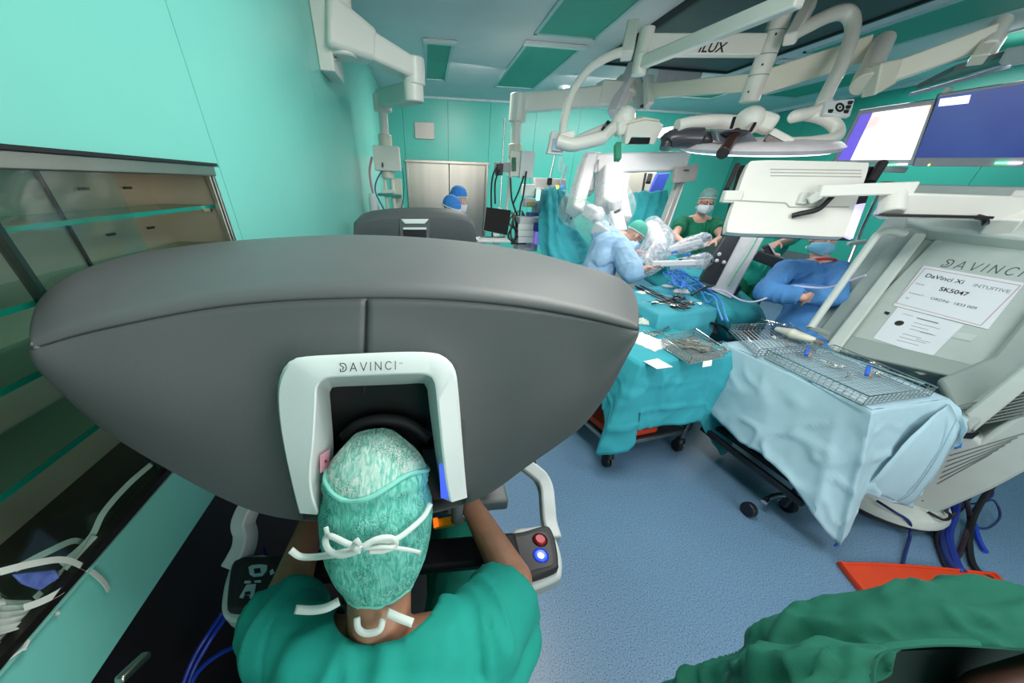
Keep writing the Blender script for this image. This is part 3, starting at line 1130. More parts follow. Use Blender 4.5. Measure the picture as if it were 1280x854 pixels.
def add_head(mb, c, face, up=(0, 0, 1), s=1.0):
    """skull, jaw, nose, brow, ears round centre c (eye height)"""
    r, f, u = head_frame(face, up)
    c = Vector(c)
    M = Matrix((r, f, u)).transposed()
    mb.sphere(c - f * .005 * s + u * .03 * s, (.075 * s, .093 * s, .088 * s), 20, 14, M)
    mb.sphere(c + f * .035 * s - u * .045 * s, (.058 * s, .056 * s, .072 * s), 18, 12, M)
    mb.sphere(c + f * .062 * s - u * .098 * s, (.026 * s, .022 * s, .018 * s), 12, 8, M)
    mb.limb([c + f * .088 * s + u * .005 * s, c + f * .108 * s - u * .035 * s], [.009 * s, .015 * s], 10)
    for sx in (-1, 1):
        mb.sphere(c + r * sx * .078 * s - f * .005 * s - u * .012 * s, (.012 * s, .02 * s, .032 * s), 10, 8, M)
        mb.sphere(c + f * .082 * s + r * sx * .03 * s + u * .018 * s, (.024 * s, .01 * s, .008 * s), 10, 6, M)
    return M


class Fig:
    pass


def person(name, label, root, J, sk, top, bottom, face, up=(0, 0, 1), sleeve=.55, seed=0, mask=None, cap=None, group=None, cuffs=None, glasses=None, gown=False, vox=.009, s=1.0, hand_dirs=None, smock=0, eyes=True, collar=None, bulk=0):
    """J: joints in space. One body surface, clothes over it, cap, mask, eyes, shoes as parts"""
    t = thing(name, label, 'person', root, group)
    b = MB()
    M = add_head(b, J['head'], face, up, s)
    r, f, u = head_frame(face, up)
    hc = Vector(J['head'])
    neck, chest, pel = Vector(J['neck']), Vector(J['chest']), Vector(J['pelvis'])
    b.limb([hc - u * .06 * s - f * .02 * s, neck], [.054 * s, .058 * s])
    shs = [Vector(J['shL']), Vector(J['shR'])]
    across = (shs[1] - shs[0]).normalized()
    spine = (neck - chest).normalized()
    fwd = spine.cross(across)
    Mc = Matrix((across, fwd, spine)).transposed()
    sp2 = (chest - pel).normalized()
    Mp = Matrix((across, sp2.cross(across), sp2)).transposed()
    b.sphere(chest, (.16 * s, .105 * s, .19 * s), 18, 12, Mc)
    b.sphere(pel, (.165 * s, .115 * s, .15 * s), 18, 12, Mp)
    b.limb([chest, pel], [.125 * s, .12 * s], 16)
    for k, sd in ((0, 'L'), (1, 'R')):
        b.limb([neck - spine * .03, shs[k]], [.06 * s, .06 * s])
        b.limb([shs[k], J['el' + sd], J['wr' + sd]], [.056 * s, .042 * s, .028 * s])
        dd = hand_dirs[k] if hand_dirs else ((Vector(J['wr' + sd]) - Vector(J['el' + sd])), -u)
        hand(b, J['wr' + sd], dd[0], dd[1], 1 if sd == 'R' else -1, .4, s)
        b.limb([J['hip' + sd], J['kn' + sd], J['an' + sd]], [.085 * s, .06 * s, .04 * s])
        toe = Vector(J['an' + sd]) + (fwd - Vector((0, 0, 1)) * fwd.z).normalized() * .13 - V(0, 0, .05)
        b.limb([J['an' + sd], toe], [.04 * s, .03 * s])
    bake_remesh(b, 'body', sk, t, vox, 3)
    # clothes
    c = MB()
    th = .016 + bulk
    c.sphere(chest, (.16 * s + th, .105 * s + th, .19 * s + th), 18, 12, Mc)
    c.limb([chest, chest.lerp(pel, 1.0)], [.125 * s + th, .135 * s + th], 16)
    c.sphere(pel, (.165 * s + th + .01, .115 * s + th + .01, .15 * s + th), 18, 12, Mp)
    for k, sd in ((0, 'L'), (1, 'R')):
        c.limb([neck - spine * .05 * s + (shs[k] - neck) * .3, shs[k]], [.056 * s + th * .7, .06 * s + th])
        el, wr = Vector(J['el' + sd]), Vector(J['wr' + sd])
        if sleeve <= 1:
            e = shs[k].lerp(el, sleeve)
            c.cyl(shs[k], e, .062 * s + th, .066 * s + th)
        else:
            e = el.lerp(wr, sleeve - 1)
            c.limb([shs[k], el], [.062 * s + th, .055 * s + th])
            c.cyl(el, e, .055 * s + th, .038 * s + th)
    if gown:
        for sd in 'LR':
            c.limb([J['hip' + sd], Vector(J['kn' + sd])], [.11 * s, .10 * s])
            c.cyl(J['kn' + sd], Vector(J['kn' + sd]).lerp(Vector(J['an' + sd]), .5), .10 * s, .12 * s)
        c.limb([Vector(J['knL']).lerp(Vector(J['hipL']), .5), Vector(J['knR']).lerp(Vector(J['hipR']), .5)], [.1 * s, .1 * s])
    nk = neck + spine * .01 * s + fwd * .03 * s

    def cut(p):
        q = p - nk
        return (q - spine * q.dot(spine)).length < .068 * s and q.dot(spine) > -.07 * s
    bake_remesh(c, 'gown' if gown else 'scrub_top', top, t, vox, 3, fold_fn(.009, seed=seed), cut, .004)
    if not gown or bottom:
        g = MB()
        for sd in 'LR':
            g.limb([J['hip' + sd], J['kn' + sd]], [.10 * s, .078 * s])
            g.cyl(J['kn' + sd], Vector(J['kn' + sd]).lerp(Vector(J['an' + sd]), .9), .078 * s, .07 * s)
        bake_remesh(g, 'trousers', bottom or top, t, vox, 3, fold_fn(.007, seed=seed + 5))
    if collar:
        ring = [nk + (across * math.cos(a) * .08 * s + fwd * math.sin(a) * .078 * s) - spine * (.022 + .03 * max(0, math.sin(a))) for a in [2 * PI * i / 20 for i in range(20)]]
        MB().tube(ring, .010, 8, closed=True).build('collar', collar, t)
    for sd in 'LR':
        a = Vector(J['an' + sd])
        dr = fwd - Vector((0, 0, 1)) * fwd.z
        dr = dr.normalized() if dr.length > .1 else Vector((0, 1, 0))
        MB().limb([a - V(0, 0, .035), a + dr * .14 - V(0, 0, .045)], [.052, .042]).build('shoe', shoe_w, t)
    if eyes:
        for sx in (-1, 1):
            e = MB().sphere(hc + f * .083 * s + r * sx * .03 * s, .0115 * s, 12, 8).build('eye', mat('eye_white', '#e6e2dc', .2), t)
            MB().sphere(hc + f * .0895 * s + r * sx * .03 * s, .006 * s, 10, 6).build('iris', mat('iris_dark', '#2b1d14', .2), e)
    if mask:
        rows = []
        for i in range(9):
            v = i / 8
            row = []
            for j in range(15):
                a = (j / 14 * 2 - 1) * 1.25
                bul = .012 * math.sin(PI * v) + (.024 * math.exp(-(a / .35) ** 2) * (1 - .75 * v))
                rad = (.072 + bul) * s
                row.append(hc + (r * math.sin(a) * rad * 1.08 + f * (math.cos(a) * (rad + .018 * s) + .008 * s)) + u * ((-.018 - .1 * v + .03 * abs(math.sin(a)) * (v - .3)) * s + .0016 * (i % 2)))
            rows.append(row)
        mk = MB().grid(rows).build('face_mask', mask, t, solid=.002)
        for dz in (-.015, -.075):
            ring = [hc + r * math.cos(a) * .082 * s + f * math.sin(a) * -.1 * s + u * (dz + .02 * math.sin(a)) * s for a in [PI * i / 14 for i in range(15)]]
            MB().strip(ring, .008, .001, up=u).build('tie', tape, mk)
    if cap:
        cb = MB()
        rows = []
        for i in range(13):
            v = i / 12
            row = []
            for j in range(28):
                a = 2 * PI * j / 28
                th_ = v * (1.62 + .22 * -math.sin(a) * v)
                puff = 1.0 + .06 * math.sin(PI * min(1, v * 1.02)) + .012 * fbm((a * 2, v * 6, seed))
                x_, y_, z_ = math.sin(th_) * math.cos(a) * .084, math.sin(th_) * math.sin(a) * .102, math.cos(th_) * .098
                row.append(hc + (r * x_ + f * (y_ - .006) + u * (z_ + .034)) * puff * s)
            rows.append(row)
        cb.grid(rows, closed=True)
        co = cb.build('surgical_cap', cap, t, solid=.002)
        band = [p + (p - hc).normalized() * .003 for p in rows[-1]]
        MB().tube(band, .0045, 6, closed=True).build('cap_band', mat('cap_band', '#d8ece6', .7), co)
    if glasses:
        for sx in (-1, 1):
            cc = hc + f * .098 * s + r * sx * .031 * s
            ring = [cc + r * math.cos(a) * .021 * s + u * math.sin(a) * .015 * s for a in [2 * PI * i / 14 for i in range(14)]]
            MB().tube(ring, .0025, 6, closed=True).build('glasses_rim', glasses, t)
            MB().tube([cc + r * sx * .021 * s, hc + r * sx * .08 * s + f * .0 + u * .005], .0022, 6).build('glasses_arm', glasses, t)
    return t


def stand(c, yaw, s=1.0, z0=0):
    """joints of a standing figure whose head centre is c, facing yaw (0 = +Y, positive turns left)"""
    c = Vector(c)
    k = (c.z - z0) / 1.62
    R = Matrix.Rotation(yaw, 3, 'Z')

    def g(x, y, z):
        q = R @ Vector((x * s, y * s, 0))
        return Vector((c.x + q.x, c.y + q.y, z0 + z * k))
    J = dict(head=c, neck=g(0, -.03, 1.47), chest=g(0, -.03, 1.26), pelvis=g(0, -.03, .96))
    for sd, x in (('L', -1), ('R', 1)):
        J['sh' + sd] = g(x * .185, -.04, 1.40)
        J['el' + sd] = g(x * .245, -.02, 1.12)
        J['wr' + sd] = g(x * .19, .20, 1.04)
        J['hip' + sd] = g(x * .09, -.03, .92)
        J['kn' + sd] = g(x * .1, .0, .5)
        J['an' + sd] = g(x * .11, -.04, .085)
    return J, R, g


# ---- surgeon seated at the near console, seen from behind and above
def seated_surgeon():
    hd = V(-.108, .40, 1.30)
    lab = 'surgeon in teal scrubs and teal bouffant cap seated at near console, back to camera'
    t = thing('person', lab, 'person', (-.1, .1, 0))
    ax = V(.03, .50, .86).normalized()          # nape to crown
    rt = V(1, -.05, 0).normalized()
    rt = (rt - ax * rt.dot(ax)).normalized()
    ap = rt.cross(ax)                            # towards the back of the head is -face
    face = -ap if ap.y < 0 else ap
    face = (face - ax * face.dot(ax)).normalized()
    if face.z > 0:
        face = -face
    neck = V(-.112, .285, 1.145)
    chest = V(-.115, .185, .93)
    pel = V(-.1, -.02, .60)
    shL, shR = V(-.295, .30, 1.065), V(.075, .265, 1.08)
    elL, elR = V(-.395, .40, .985), V(.205, .375, .995)
    elL, elR = Z(357, 752, 1.02), Z(641, 724, 1.02)
    wrL, wrR = T(393, 645, .87), T(590, 634, .87)
    b = MB()
    add_head(b, hd - ax * .03, face, ax, 1.0)
    b.limb([hd - ax * .09 + face * .0, neck], [.058, .056])
    for sh in (shL, shR):
        b.limb([neck - V(0, .03, .05), sh], [.05, .058])
    b.limb([chest + V(-.05, 0, .06), chest + V(.05, 0, .06)], [.15, .15], 18)
    b.limb([chest, pel], [.15, .15], 18)
    b.limb([shL, elL, wrL], [.058, .047, .030])
    b.limb([shR, elR, wrR], [.058, .047, .030])
    hand(b, wrL, (.25, .7, .1), (0, .1, -1), -1, .7)
    hand(b, wrR, (-.25, .7, .1), (0, .1, -1), 1, .7)
    kL, kR = V(-.26, .50, .62), T(566, 672, 1.12)
    hL, hR = pel + V(-.1, .05, -.03), pel + V(.1, .05, -.03)
    aL, aR = V(-.25, .42, .12), V(.03, .45, .12)
    for h_, k_, a_ in ((hL, kL, aL), (hR, kR, aR)):
        b.limb([h_, k_, a_], [.09, .062, .045])
        b.limb([a_, a_ + V(0, .14, -.04)], [.04, .03])
    b.limb([V(-.16, .21, 1.05), V(-.06, .21, 1.05)], [.085, .085], 18)
    b.limb([V(-.15, .235, 1.085), V(-.07, .235, 1.085)], [.06, .06], 18)
    bake_remesh(b, 'body', mat('tanned_skin', '#b07e63', .5, var=.08, scale=40, bump=.1, bscale=260), t, .006, 3)
    # scrub top
    c = MB()
    c.limb([chest + V(-.055, -.01, .07), chest + V(.055, -.01, .07)], [.168, .168], 20)
    c.limb([chest, pel + V(0, -.01, .02)], [.172, .185], 20)
    c.limb([V(-.17, .205, 1.063), V(-.05, .205, 1.063)], [.103, .103], 20)
    c.limb([V(-.2, .245, 1.085), V(-.02, .24, 1.09)], [.09, .09], 20)
    for sh, el in ((shL, elL), (shR, elR)):
        sd = -1 if sh.x < -.1 else 1
        c.limb([neck + V(sd * .05, -.035, -.055), sh], [.078, .076], 16)
        e = sh.lerp(el, .70)
        c.limb([sh, sh.lerp(el, .45)], [.078, .078], 16)
        c.cyl(sh, e, .078, .08, 20)
        c.limb([sh - V(sd * .03, .09, .06), e - V(0, .07, .03)], [.07, .055], 16)
    nd = V(0, -.42, .9).normalized()
    nk = neck + V(.0, .0, .0)

    def cut(p):
        q = p - nk
        a = Vector(((q.x - .012) / .092, (q.y - .04) / .088, 0)).length
        return a < 1 and q.z > -.16

    f1 = fold_fn(.010, (11, 5, 7), 3)

    def fold(p, n):
        seamd = abs((p - nk).length - .19)
        return f1(p, n) + (-.002 if seamd < .004 else 0)
    bake_remesh(c, 'scrub_top', mat('scrub_near', '#159c8e', .85, var=.07, scale=7, bump=.15, bscale=420), t, .007, 5, fold, cut, .004)
    # neckline hem
    hem = []
    for i in range(36):
        a = 2 * PI * i / 36
        hem.append(nk + V(math.cos(a) * .094, math.sin(a) * .094 - .015, 0))
    g = MB()
    for h_, k_, a_ in ((hL, kL, aL), (hR, kR, aR)):
        g.limb([h_, k_], [.105, .078])
        g.cyl(k_, k_.lerp(a_, .9), .078, .07)
    bake_remesh(g, 'trousers', scrub_teal, t, .009, 3, fold_fn(.006, seed=8))
    for a_ in (aL, aR):
        MB().limb([a_ - V(0, 0, .05), a_ + V(0, .14, -.07)], [.05, .042]).build('shoe', shoe_w, t)
    # bouffant cap: crown panel and back panel meeting in a raised seam
    M = Matrix((rt, face, ax)).transposed()
    cc = hd + ax * .0

    def cap_pt(v, a):
        """v 0 crown .. 1 nape edge, a 0..2pi, a=-pi/2 is the back of the head"""
        th = v * 2.55
        ba = -math.sin(a)                       # 1 at the back
        x = math.sin(th) * math.cos(a) * .100
        y = math.sin(th) * math.sin(a) * (.118 if math.sin(a) > 0 else .112)
        z = math.cos(th) * (.150 if th < PI / 2 else .168)
        puff = 1 + .022 * fbm((math.cos(a) * 1.6, math.sin(a) * 1.6, v * 5), 1.3)
        cr = .012 * max(0, 1 - abs(fbm((math.cos(a) * 3, math.sin(a) * 3, v * 2.2), 1.0)) * 2.4) ** 2
        pinch = .97 - .05 * math.exp(-((v - .50) / .035) ** 2) + (.03 if v < .46 else 0)
        return cc + M @ (Vector((x, y, z)) * (puff + cr) * Vector((1, 1, 1)).x) * pinch if False else cc + M @ Vector((x * (puff + cr) * pinch, y * (puff + cr) * pinch, z * (puff + cr * .4)))

    def vseam(a):
        return .40 + .035 * math.sin(a * 3 + .6) - .03 * math.sin(a)

    n = 72
    up_rows = [[cap_pt(vseam(2 * PI * j / n) * (i / 20), 2 * PI * j / n) for j in range(n)] for i in range(21)]
    def vend(a):
        return .96 if math.sin(a) < .2 else .96 - .36 * (math.sin(a) - .2) / .8
    lo_rows = [[cap_pt(vseam(2 * PI * j / n) + (vend(2 * PI * j / n) - vseam(2 * PI * j / n)) * (i / 24), 2 * PI * j / n) for j in range(n)] for i in range(25)]
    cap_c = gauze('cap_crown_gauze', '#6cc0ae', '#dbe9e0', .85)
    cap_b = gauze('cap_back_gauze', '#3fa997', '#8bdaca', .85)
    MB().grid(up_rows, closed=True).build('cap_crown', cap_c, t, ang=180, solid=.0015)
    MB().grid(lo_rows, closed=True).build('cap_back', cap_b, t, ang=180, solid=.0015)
    ring = [p + (p - cc).normalized() * .001 for p in up_rows[-1]]
    MB().tube(ring, .0042, 8, closed=True).build('cap_seam', mat('cap_seam', '#86d8c8', .7, var=.05, bump=.2, bscale=300), t)
    ring = [p + (p - cc).normalized() * .0005 for p in lo_rows[-1]]
    MB().tube(ring, .003, 6, closed=True).build('cap_hem', mat('cap_seam', '#86d8c8', .7), t)
    # white mask ties: band round the cap with a bow, lower band with a loop
    white_tie = mat('white_tie', '#d9e2dc', .8, var=.03, bump=.1, bscale=500)

    def on_cap(px, py, lift=.004):
        """point of the cap surface under an image point: meet of the sight line with the cap's ellipsoid"""
        d = ray(px, py)
        Mi = M.transposed()
        S = Vector((1 / .103, 1 / .118, 1 / .163))
        o_ = Mi @ (CAM - cc)
        o_ = Vector((o_.x * S.x, o_.y * S.y, o_.z * S.z))
        d_ = Mi @ d
        d_ = Vector((d_.x * S.x, d_.y * S.y, d_.z * S.z))
        A_, B_, C_ = d_.dot(d_), 2 * o_.dot(d_), o_.dot(o_) - 1
        disc = B_ * B_ - 4 * A_ * C_
        tt = (-B_ - math.sqrt(disc)) / (2 * A_) if disc > 0 else -B_ / (2 * A_)
        p = CAM + d * tt
        return p + (p - cc).normalized() * lift

    def tie(pts, wd, nm='tie', free=None, lift=.004):
        P = [on_cap(px, py, lift + (free[i] if free else 0)) for i, (px, py) in enumerate(pts)]
        C_ = catmull(P, 6)
        mb = MB()
        vs, fs = [], []
        for i, p in enumerate(C_):
            d = (C_[min(i + 1, len(C_) - 1)] - C_[max(i - 1, 0)]).normalized()
            nn = (CAM - p).normalized()
            s_ = d.cross(nn).normalized()
            vs += [p - s_ * wd / 2, p + s_ * wd / 2]
        for i in range(len(C_) - 1):
            fs.append((2 * i, 2 * i + 1, 2 * i + 3, 2 * i + 2))
        mb.add(vs, fs)
        return mb.build(nm, white_tie, t, solid=.0008)
    tie([(536, 630), (528, 645), (512, 660), (495, 672), (470, 678), (452, 682)], .008)
    tie([(452, 682), (440, 687), (420, 690), (400, 692), (382, 692), (372, 684)], .010, free=[0, 0, .002, .004, .004, .006])
    tie([(452, 682), (436, 676), (418, 668), (412, 672), (416, 684), (430, 690), (452, 684)], .009, 'bow_loop', free=[.004] * 7)
    tie([(454, 681), (470, 672), (487, 670), (493, 677), (480, 684), (462, 685)], .009, 'bow_loop', free=[.004] * 6)
    tie([(456, 682), (480, 680), (505, 683), (521, 686)], .006, free=[.004, .005, .005, .006])
    tie([(452, 682), (448, 676), (453, 672)], .012, 'knot', free=[.008, .009, .008])
    tie([(412, 668), (410, 658)], .007)

    def free_tie(pts, wd, nm='lower_tie'):
        C_ = catmull([T(px, py, d) for px, py, d in pts], 6)
        vs, fs = [], []
        for i, p in enumerate(C_):
            d = (C_[min(i + 1, len(C_) - 1)] - C_[max(i - 1, 0)]).normalized()
            s_ = d.cross((CAM - p).normalized()).normalized()
            vs += [p - s_ * wd / 2, p + s_ * wd / 2]
        for i in range(len(C_) - 1):
            fs.append((2 * i, 2 * i + 1, 2 * i + 3, 2 * i + 2))
        MB().add(vs, fs).build(nm, white_tie, t, solid=.0012)
    free_tie([(369, 762, .535), (390, 763, .532), (408, 760, .53), (424, 752, .535)], .013)
    free_tie([(446, 772, .525), (448, 786, .52), (458, 792, .518), (474, 788, .518), (479, 774, .524)], .010, 'tie_loop')
    free_tie([(484, 766, .525), (500, 773, .522), (516, 779, .522)], .013)
    return t


def gauze(name, c0, c1, hole):
    """open fleece: fine strands and clusters of tiny holes"""
    mt = mat(name, c0, .85, var=.05)
    nt = mt.node_tree
    b = nt.nodes['Principled BSDF']
    tc = nt.nodes.new('ShaderNodeTexCoord')
    w1 = nt.nodes.new('ShaderNodeTexNoise')
    w1.inputs['Scale'].default_value, w1.inputs['Detail'].default_value, w1.inputs['Distortion'].default_value = 75, 8, 1.8
    mpn = nt.nodes.new('ShaderNodeMapping')
    mpn.inputs['Scale'].default_value = (1.8, .5, .5)
    nt.links.new(tc.outputs['Object'], mpn.inputs[0])
    nt.links.new(mpn.outputs[0], w1.inputs['Vector'])
    r = nt.nodes.new('ShaderNodeValToRGB')
    r.color_ramp.elements[0].position, r.color_ramp.elements[0].color = .36, hexc(c0)
    r.color_ramp.elements[1].position, r.color_ramp.elements[1].color = .66, hexc(c1)
    nt.links.new(w1.outputs[0], r.inputs[0])
    vo = nt.nodes.new('ShaderNodeTexVoronoi')
    vo.inputs['Scale'].default_value = 620
    nt.links.new(tc.outputs['Object'], vo.inputs['Vector'])
    lt = nt.nodes.new('ShaderNodeMath')
    lt.operation = 'LESS_THAN'
    lt.inputs[1].default_value = .42
    nt.links.new(vo.outputs['Distance'], lt.inputs[0])
    n2 = nt.nodes.new('ShaderNodeTexNoise')
    n2.inputs['Scale'].default_value = 20
    nt.links.new(tc.outputs['Object'], n2.inputs['Vector'])
    gt = nt.nodes.new('ShaderNodeMapRange')
    gt.inputs[1].default_value, gt.inputs[2].default_value = .48, .56
    nt.links.new(n2.outputs[0], gt.inputs[0])
    mu = nt.nodes.new('ShaderNodeMath')
    mu.operation = 'MULTIPLY'
    nt.links.new(lt.outputs[0], mu.inputs[0])
    nt.links.new(gt.outputs[0], mu.inputs[1])
    m2 = nt.nodes.new('ShaderNodeMath')
    m2.operation = 'MULTIPLY'
    m2.inputs[1].default_value = hole
    nt.links.new(mu.outputs[0], m2.inputs[0])
    mx = nt.nodes.new('ShaderNodeMix')
    mx.data_type = 'RGBA'
    mx.inputs[7].default_value = hexc('#0c4a42')
    nt.links.new(m2.outputs[0], mx.inputs[0])
    nt.links.new(r.outputs[0], mx.inputs[6])
    nt.links.new(mx.outputs[2], b.inputs['Base Color'])
    bp = nt.nodes.new('ShaderNodeBump')
    bp.inputs['Strength'].default_value, bp.inputs['Distance'].default_value = .4, .003
    nt.links.new(w1.outputs[0], bp.inputs['Height'])
    nt.links.new(bp.outputs[0], b.inputs['Normal'])
    return mt


seated_surgeon()
# stool under the surgeon
st = thing('stool', 'round black stool under the surgeon at the near console', 'stool', (-.1, -.04, 0))
MB().lathe([(0, .44), (.16, .44), (.18, .42), (.18, .39), (.16, .37), (0, .37)], (-.1, -.04, 0), 24).build('seat', black, st)
MB().cyl((-.1, -.04, .05), (-.1, -.04, .38), .03).build('stem', chrome, st)
for k in range(5):
    a = 2 * PI * k / 5
    lg = MB().bar((-.1, -.04, .09), (-.1 + math.cos(a) * .24, -.04 + math.sin(a) * .24, .075), .04, .03).build('leg', black, st, bevel=.006)
    MB().cyl((-.115 + math.cos(a) * .24, -.04 + math.sin(a) * .24, .03), (-.085 + math.cos(a) * .24, -.04 + math.sin(a) * .24, .03), .03).build('caster', black, lg)

# ------------------------------------------------------------------ overhead arms and pendants
def PL(px, py, p0, n):
    d = ray(px, py)
    return CAM + d * ((Vector(p0) - CAM).dot(Vector(n)) / d.dot(Vector(n)))


def dep(p):
    return (Vector(p) - CAM).dot(AF)


def rod(name, pts, r, mt, parent, n=10, k=5):
    return MB().tube(catmull(pts, k) if len(pts) > 2 else pts, r, n).build(name, mt, parent)


# wall pendant at the left
wp = thing('wall_pendant', 'white jointed supply pendant on the left wall, above the second console', 'pendant', (XL, 3.3, 2.4))
MB().box((XL + .05, 3.42, 2.9), (.1, .34, .95)).build('mount_plate', white, wp, bevel=.008)
for z in (2.5, 2.62):
    MB().cyl((XL + .1, 3.32, z), (XL + .115, 3.32, z), .012).build('bolt', chrome, wp)
j1 = Y(424, 42, 3.35)
MB().cyl(j1 + V(0, 0, -.12), j1 + V(0, 0, .5), .105, n=24).build('upper_joint', white, wp, bevel=.012)
j2 = Y(517, 88, 3.6)
MB().bar(j1 + V(-.09, -.05, .03), j1 + (j2 - j1) * .42 + V(0, 0, .01), .26, .27, w2=.18, h2=.17).build('arm_root', white, wp, bevel=.03)
MB().bar(j1 + V(.02, 0, 0), j2, .17, .17, w2=.14, h2=.12).build('upper_arm', white, wp, bevel=.02)
MB().cyl(j2 + V(0, 0, -.09), j2 + V(0, 0, .07), .085, n=20).build('elbow_joint', white, wp, bevel=.01)
j3 = Y(517, 116, 3.6)
j4 = Y(478, 124, 4.5)
MB().cyl(j3 + V(0, 0, -.06), j3 + V(0, 0, .07), .08, n=20).build('lower_joint', white, wp, bevel=.01)
MB().bar(j3, j4, .14, .13).build('lower_arm', white, wp, bevel=.015)
col = lambda py: Y(478 + (py - 130) * .075, py, 4.5)
MB().cyl(col(118), col(140), .09, n=20).build('column_head', white, wp, bevel=.01)
MB().cyl(col(140), col(172), .045, n=16).build('column_tube', white, wp)
MB().cyl(col(168), col(186), .07, n=16).build('column_sleeve', cream, wp, bevel=.01)
a, b = col(183), col(214)
MB().box((a + b) / 2 + V(.01, 0, 0), (.27, .2, (a.z - b.z))).build('service_head', white, wp, bevel=.008)
for i, py in enumerate((192, 197, 203, 208)):
    MB().box(Y(495, py, 4.5), (.03, .05, .03)).build('socket', black, wp, bevel=.003)
MB().box(Y(478.5, 206, 4.38), (.012, .02, .04)).build('socket', black, wp)
MB().cyl(col(214), col(223), .07, n=16).build('lower_sleeve', cream, wp, bevel=.006)
for dx in (-4, 5):
    MB().cyl(Y(485 + dx, 222, 4.5), Y(492 + dx, 300, 4.5), .018).build('rail_tube', white, wp)
MB().bar(Y(477, 240, 4.47), Y(494, 239, 4.47), .05, .03).build('rail_clamp', white, wp, bevel=.004)
rod('hose', [Y(465, 196, 4.45), Y(462, 215, 4.45), Y(466, 240, 4.45), Y(473, 262, 4.45)], .012, mat('pink_hose', '#d9879a', .4), wp)
rod('hose', [Y(478, 212, 4.42), Y(470, 228, 4.42), Y(470, 242, 4.42), Y(480, 262, 4.42)], .008, mat('blue_hose', '#2f6f9c', .4), wp)
rod('cable', [Y(503, 210, 4.5), Y(505, 230, 4.5), Y(504, 250, 4.5), Y(501, 265, 4.5)], .006, mat('teal_cable', '#1f6f7a', .5), wp)
MB().box(Y(498, 255, 4.6), (.11, .05, .5)).build('side_box', cream, wp, bevel=.01)
MB().bar(Y(473, 243, 4.52), Y(502, 245, 4.52), .16, .025).build('shelf', mat('shelf_teal', '#2f8f84', .4), wp, bevel=.004)
tag(MB().lathe([(0, .0), (.045, 0), (.045, .16), (.03, .17), (.03, .2), (0, .2)], Y(468, 268, 4.35), 16).build('suction_bottle', whitep), 'small white suction bottle by the left wall beside the hoses', 'bottle')

# ceiling pendant at the back, anaesthesia side
cp = thing('ceiling_pendant', 'white supply pendant hung from the ceiling near the steel door', 'pendant', (1.2, 5.0, 2.0))
pj = Y(648, 130, 5.0)
pr = Y(772, 119, 5.0)
MB().box(Z(835, 100, 3.04), (.62, .5, .17)).build('ceiling_box', mat('pinkish_white', '#e3dade', .4), cp, bevel=.008)
MB().cyl(Y(782, 103, 5.1), Y(780, 125, 5.0), .14, n=24).build('upper_joint', cream, cp, bevel=.02)
MB().bar(pj, pr, .16, .16, h2=.19).build('beam', white, cp, bevel=.015)
MB().bar(pr - V(.25, 0, 0), pr + V(.1, 0, 0), .2, .22).build('beam_root', white, cp, bevel=.015)
MB().cyl(pj + V(0, 0, .09), pj + V(0, 0, -.16), .1, n=20).build('elbow_joint', white, cp, bevel=.01)
MB().cyl(Y(646, 142, 5.0), Y(644, 182, 5.0), .06).build('column_tube', white, cp)
MB().cyl(Y(644, 180, 5.0), Y(643, 196, 5.0), .085).build('column_sleeve', cream, cp, bevel=.008)
MB().box(Y(646, 206, 5.0), (.2, .2, .25)).build('service_head', white, cp, bevel=.006)
MB().box(Y(657.5, 206, 4.93), (.17, .12, .27)).build('outlet_panel', whitep, cp, bevel=.004)
for py in (200, 206, 211):
    MB().box(Y(642.5, py, 4.88), (.05, .02, .05)).build('gas_outlet', mat('green_outlet', '#1f6b45', .4), cp, bevel=.003)
MB().box(Y(630, 209, 4.95), (.24, .06, .1)).build('side_rail', mat('rail_grey', '#aab0b0', .4), cp, bevel=.004)
MB().box(Y(624, 212, 4.93), (.08, .1, .12)).build('rail_clamp', black, cp, bevel=.006)
rod('pole', [Y(630.8, 148, 4.9), Y(624.5, 264, 4.9)], .012, chrome, cp)
rod('pole', [Y(637.5, 220, 4.95), Y(629.5, 297, 4.95)], .022, white, cp)
MB().box(Y(624.5, 263, 4.9), (.05, .05, .06)).build('pole_clamp', whitep, cp, bevel=.004)
for pts in ([(622, 208), (616, 220), (614, 245), (615.5, 300)], [(625, 212), (619, 228), (619, 255)], [(638, 222), (640, 250), (648, 272), (655, 285)], [(655, 220), (648, 240), (641, 256)], [(658, 214), (654, 245), (650, 262), (648, 300)]):
    rod('cable', [Y(*q, 4.85) for q in pts], .011, black, cp)

mo = thing('computer_monitor', 'black computer monitor on the pendant shelf in front of the steel door', 'monitor', Y(622, 300, 4.8))
q = [Y(608, 259, 4.75), Y(639, 263, 4.75), Y(634, 294, 4.7), Y(604.5, 288, 4.7)]
nn = (q[1] - q[0]).cross(q[3] - q[0]).normalized()
nn = nn if nn.dot(CAM - q[0]) > 0 else -nn
MB().prism([p - nn * .04 for p in q], nn * .035).build('housing', whitep, mo, bevel=.004)
MB().prism([p - nn * .004 for p in q], nn * .006).build('screen', mat('screen_off', '#08080b', .5, spec=.2), mo, smooth=False)
MB().box(Y(620, 299, 4.8), (.08, .1, .12)).build('foot', whitep, mo, bevel=.004)
sh = thing('keyboard_shelf', 'pale keyboard tray with keyboard under the black computer monitor', 'shelf', Y(615, 303, 4.7))
c = Y(615, 300, 4.65)
MB().box(c, (.42, .28, .03)).build('tray', whitep, sh, bevel=.006)
kb = MB().box(c + V(0, -.03, .024), (.36, .14, .02)).build('keyboard', mat('keyboard_grey', '#d0d0cc', .5), sh, bevel=.004)
for i in range(6):
    MB().box(c + V(-.14 + i * .055, -.03, .036), (.045, .1, .006)).build('key_row', mat('key_dark', '#55575a', .5), kb, smooth=False)

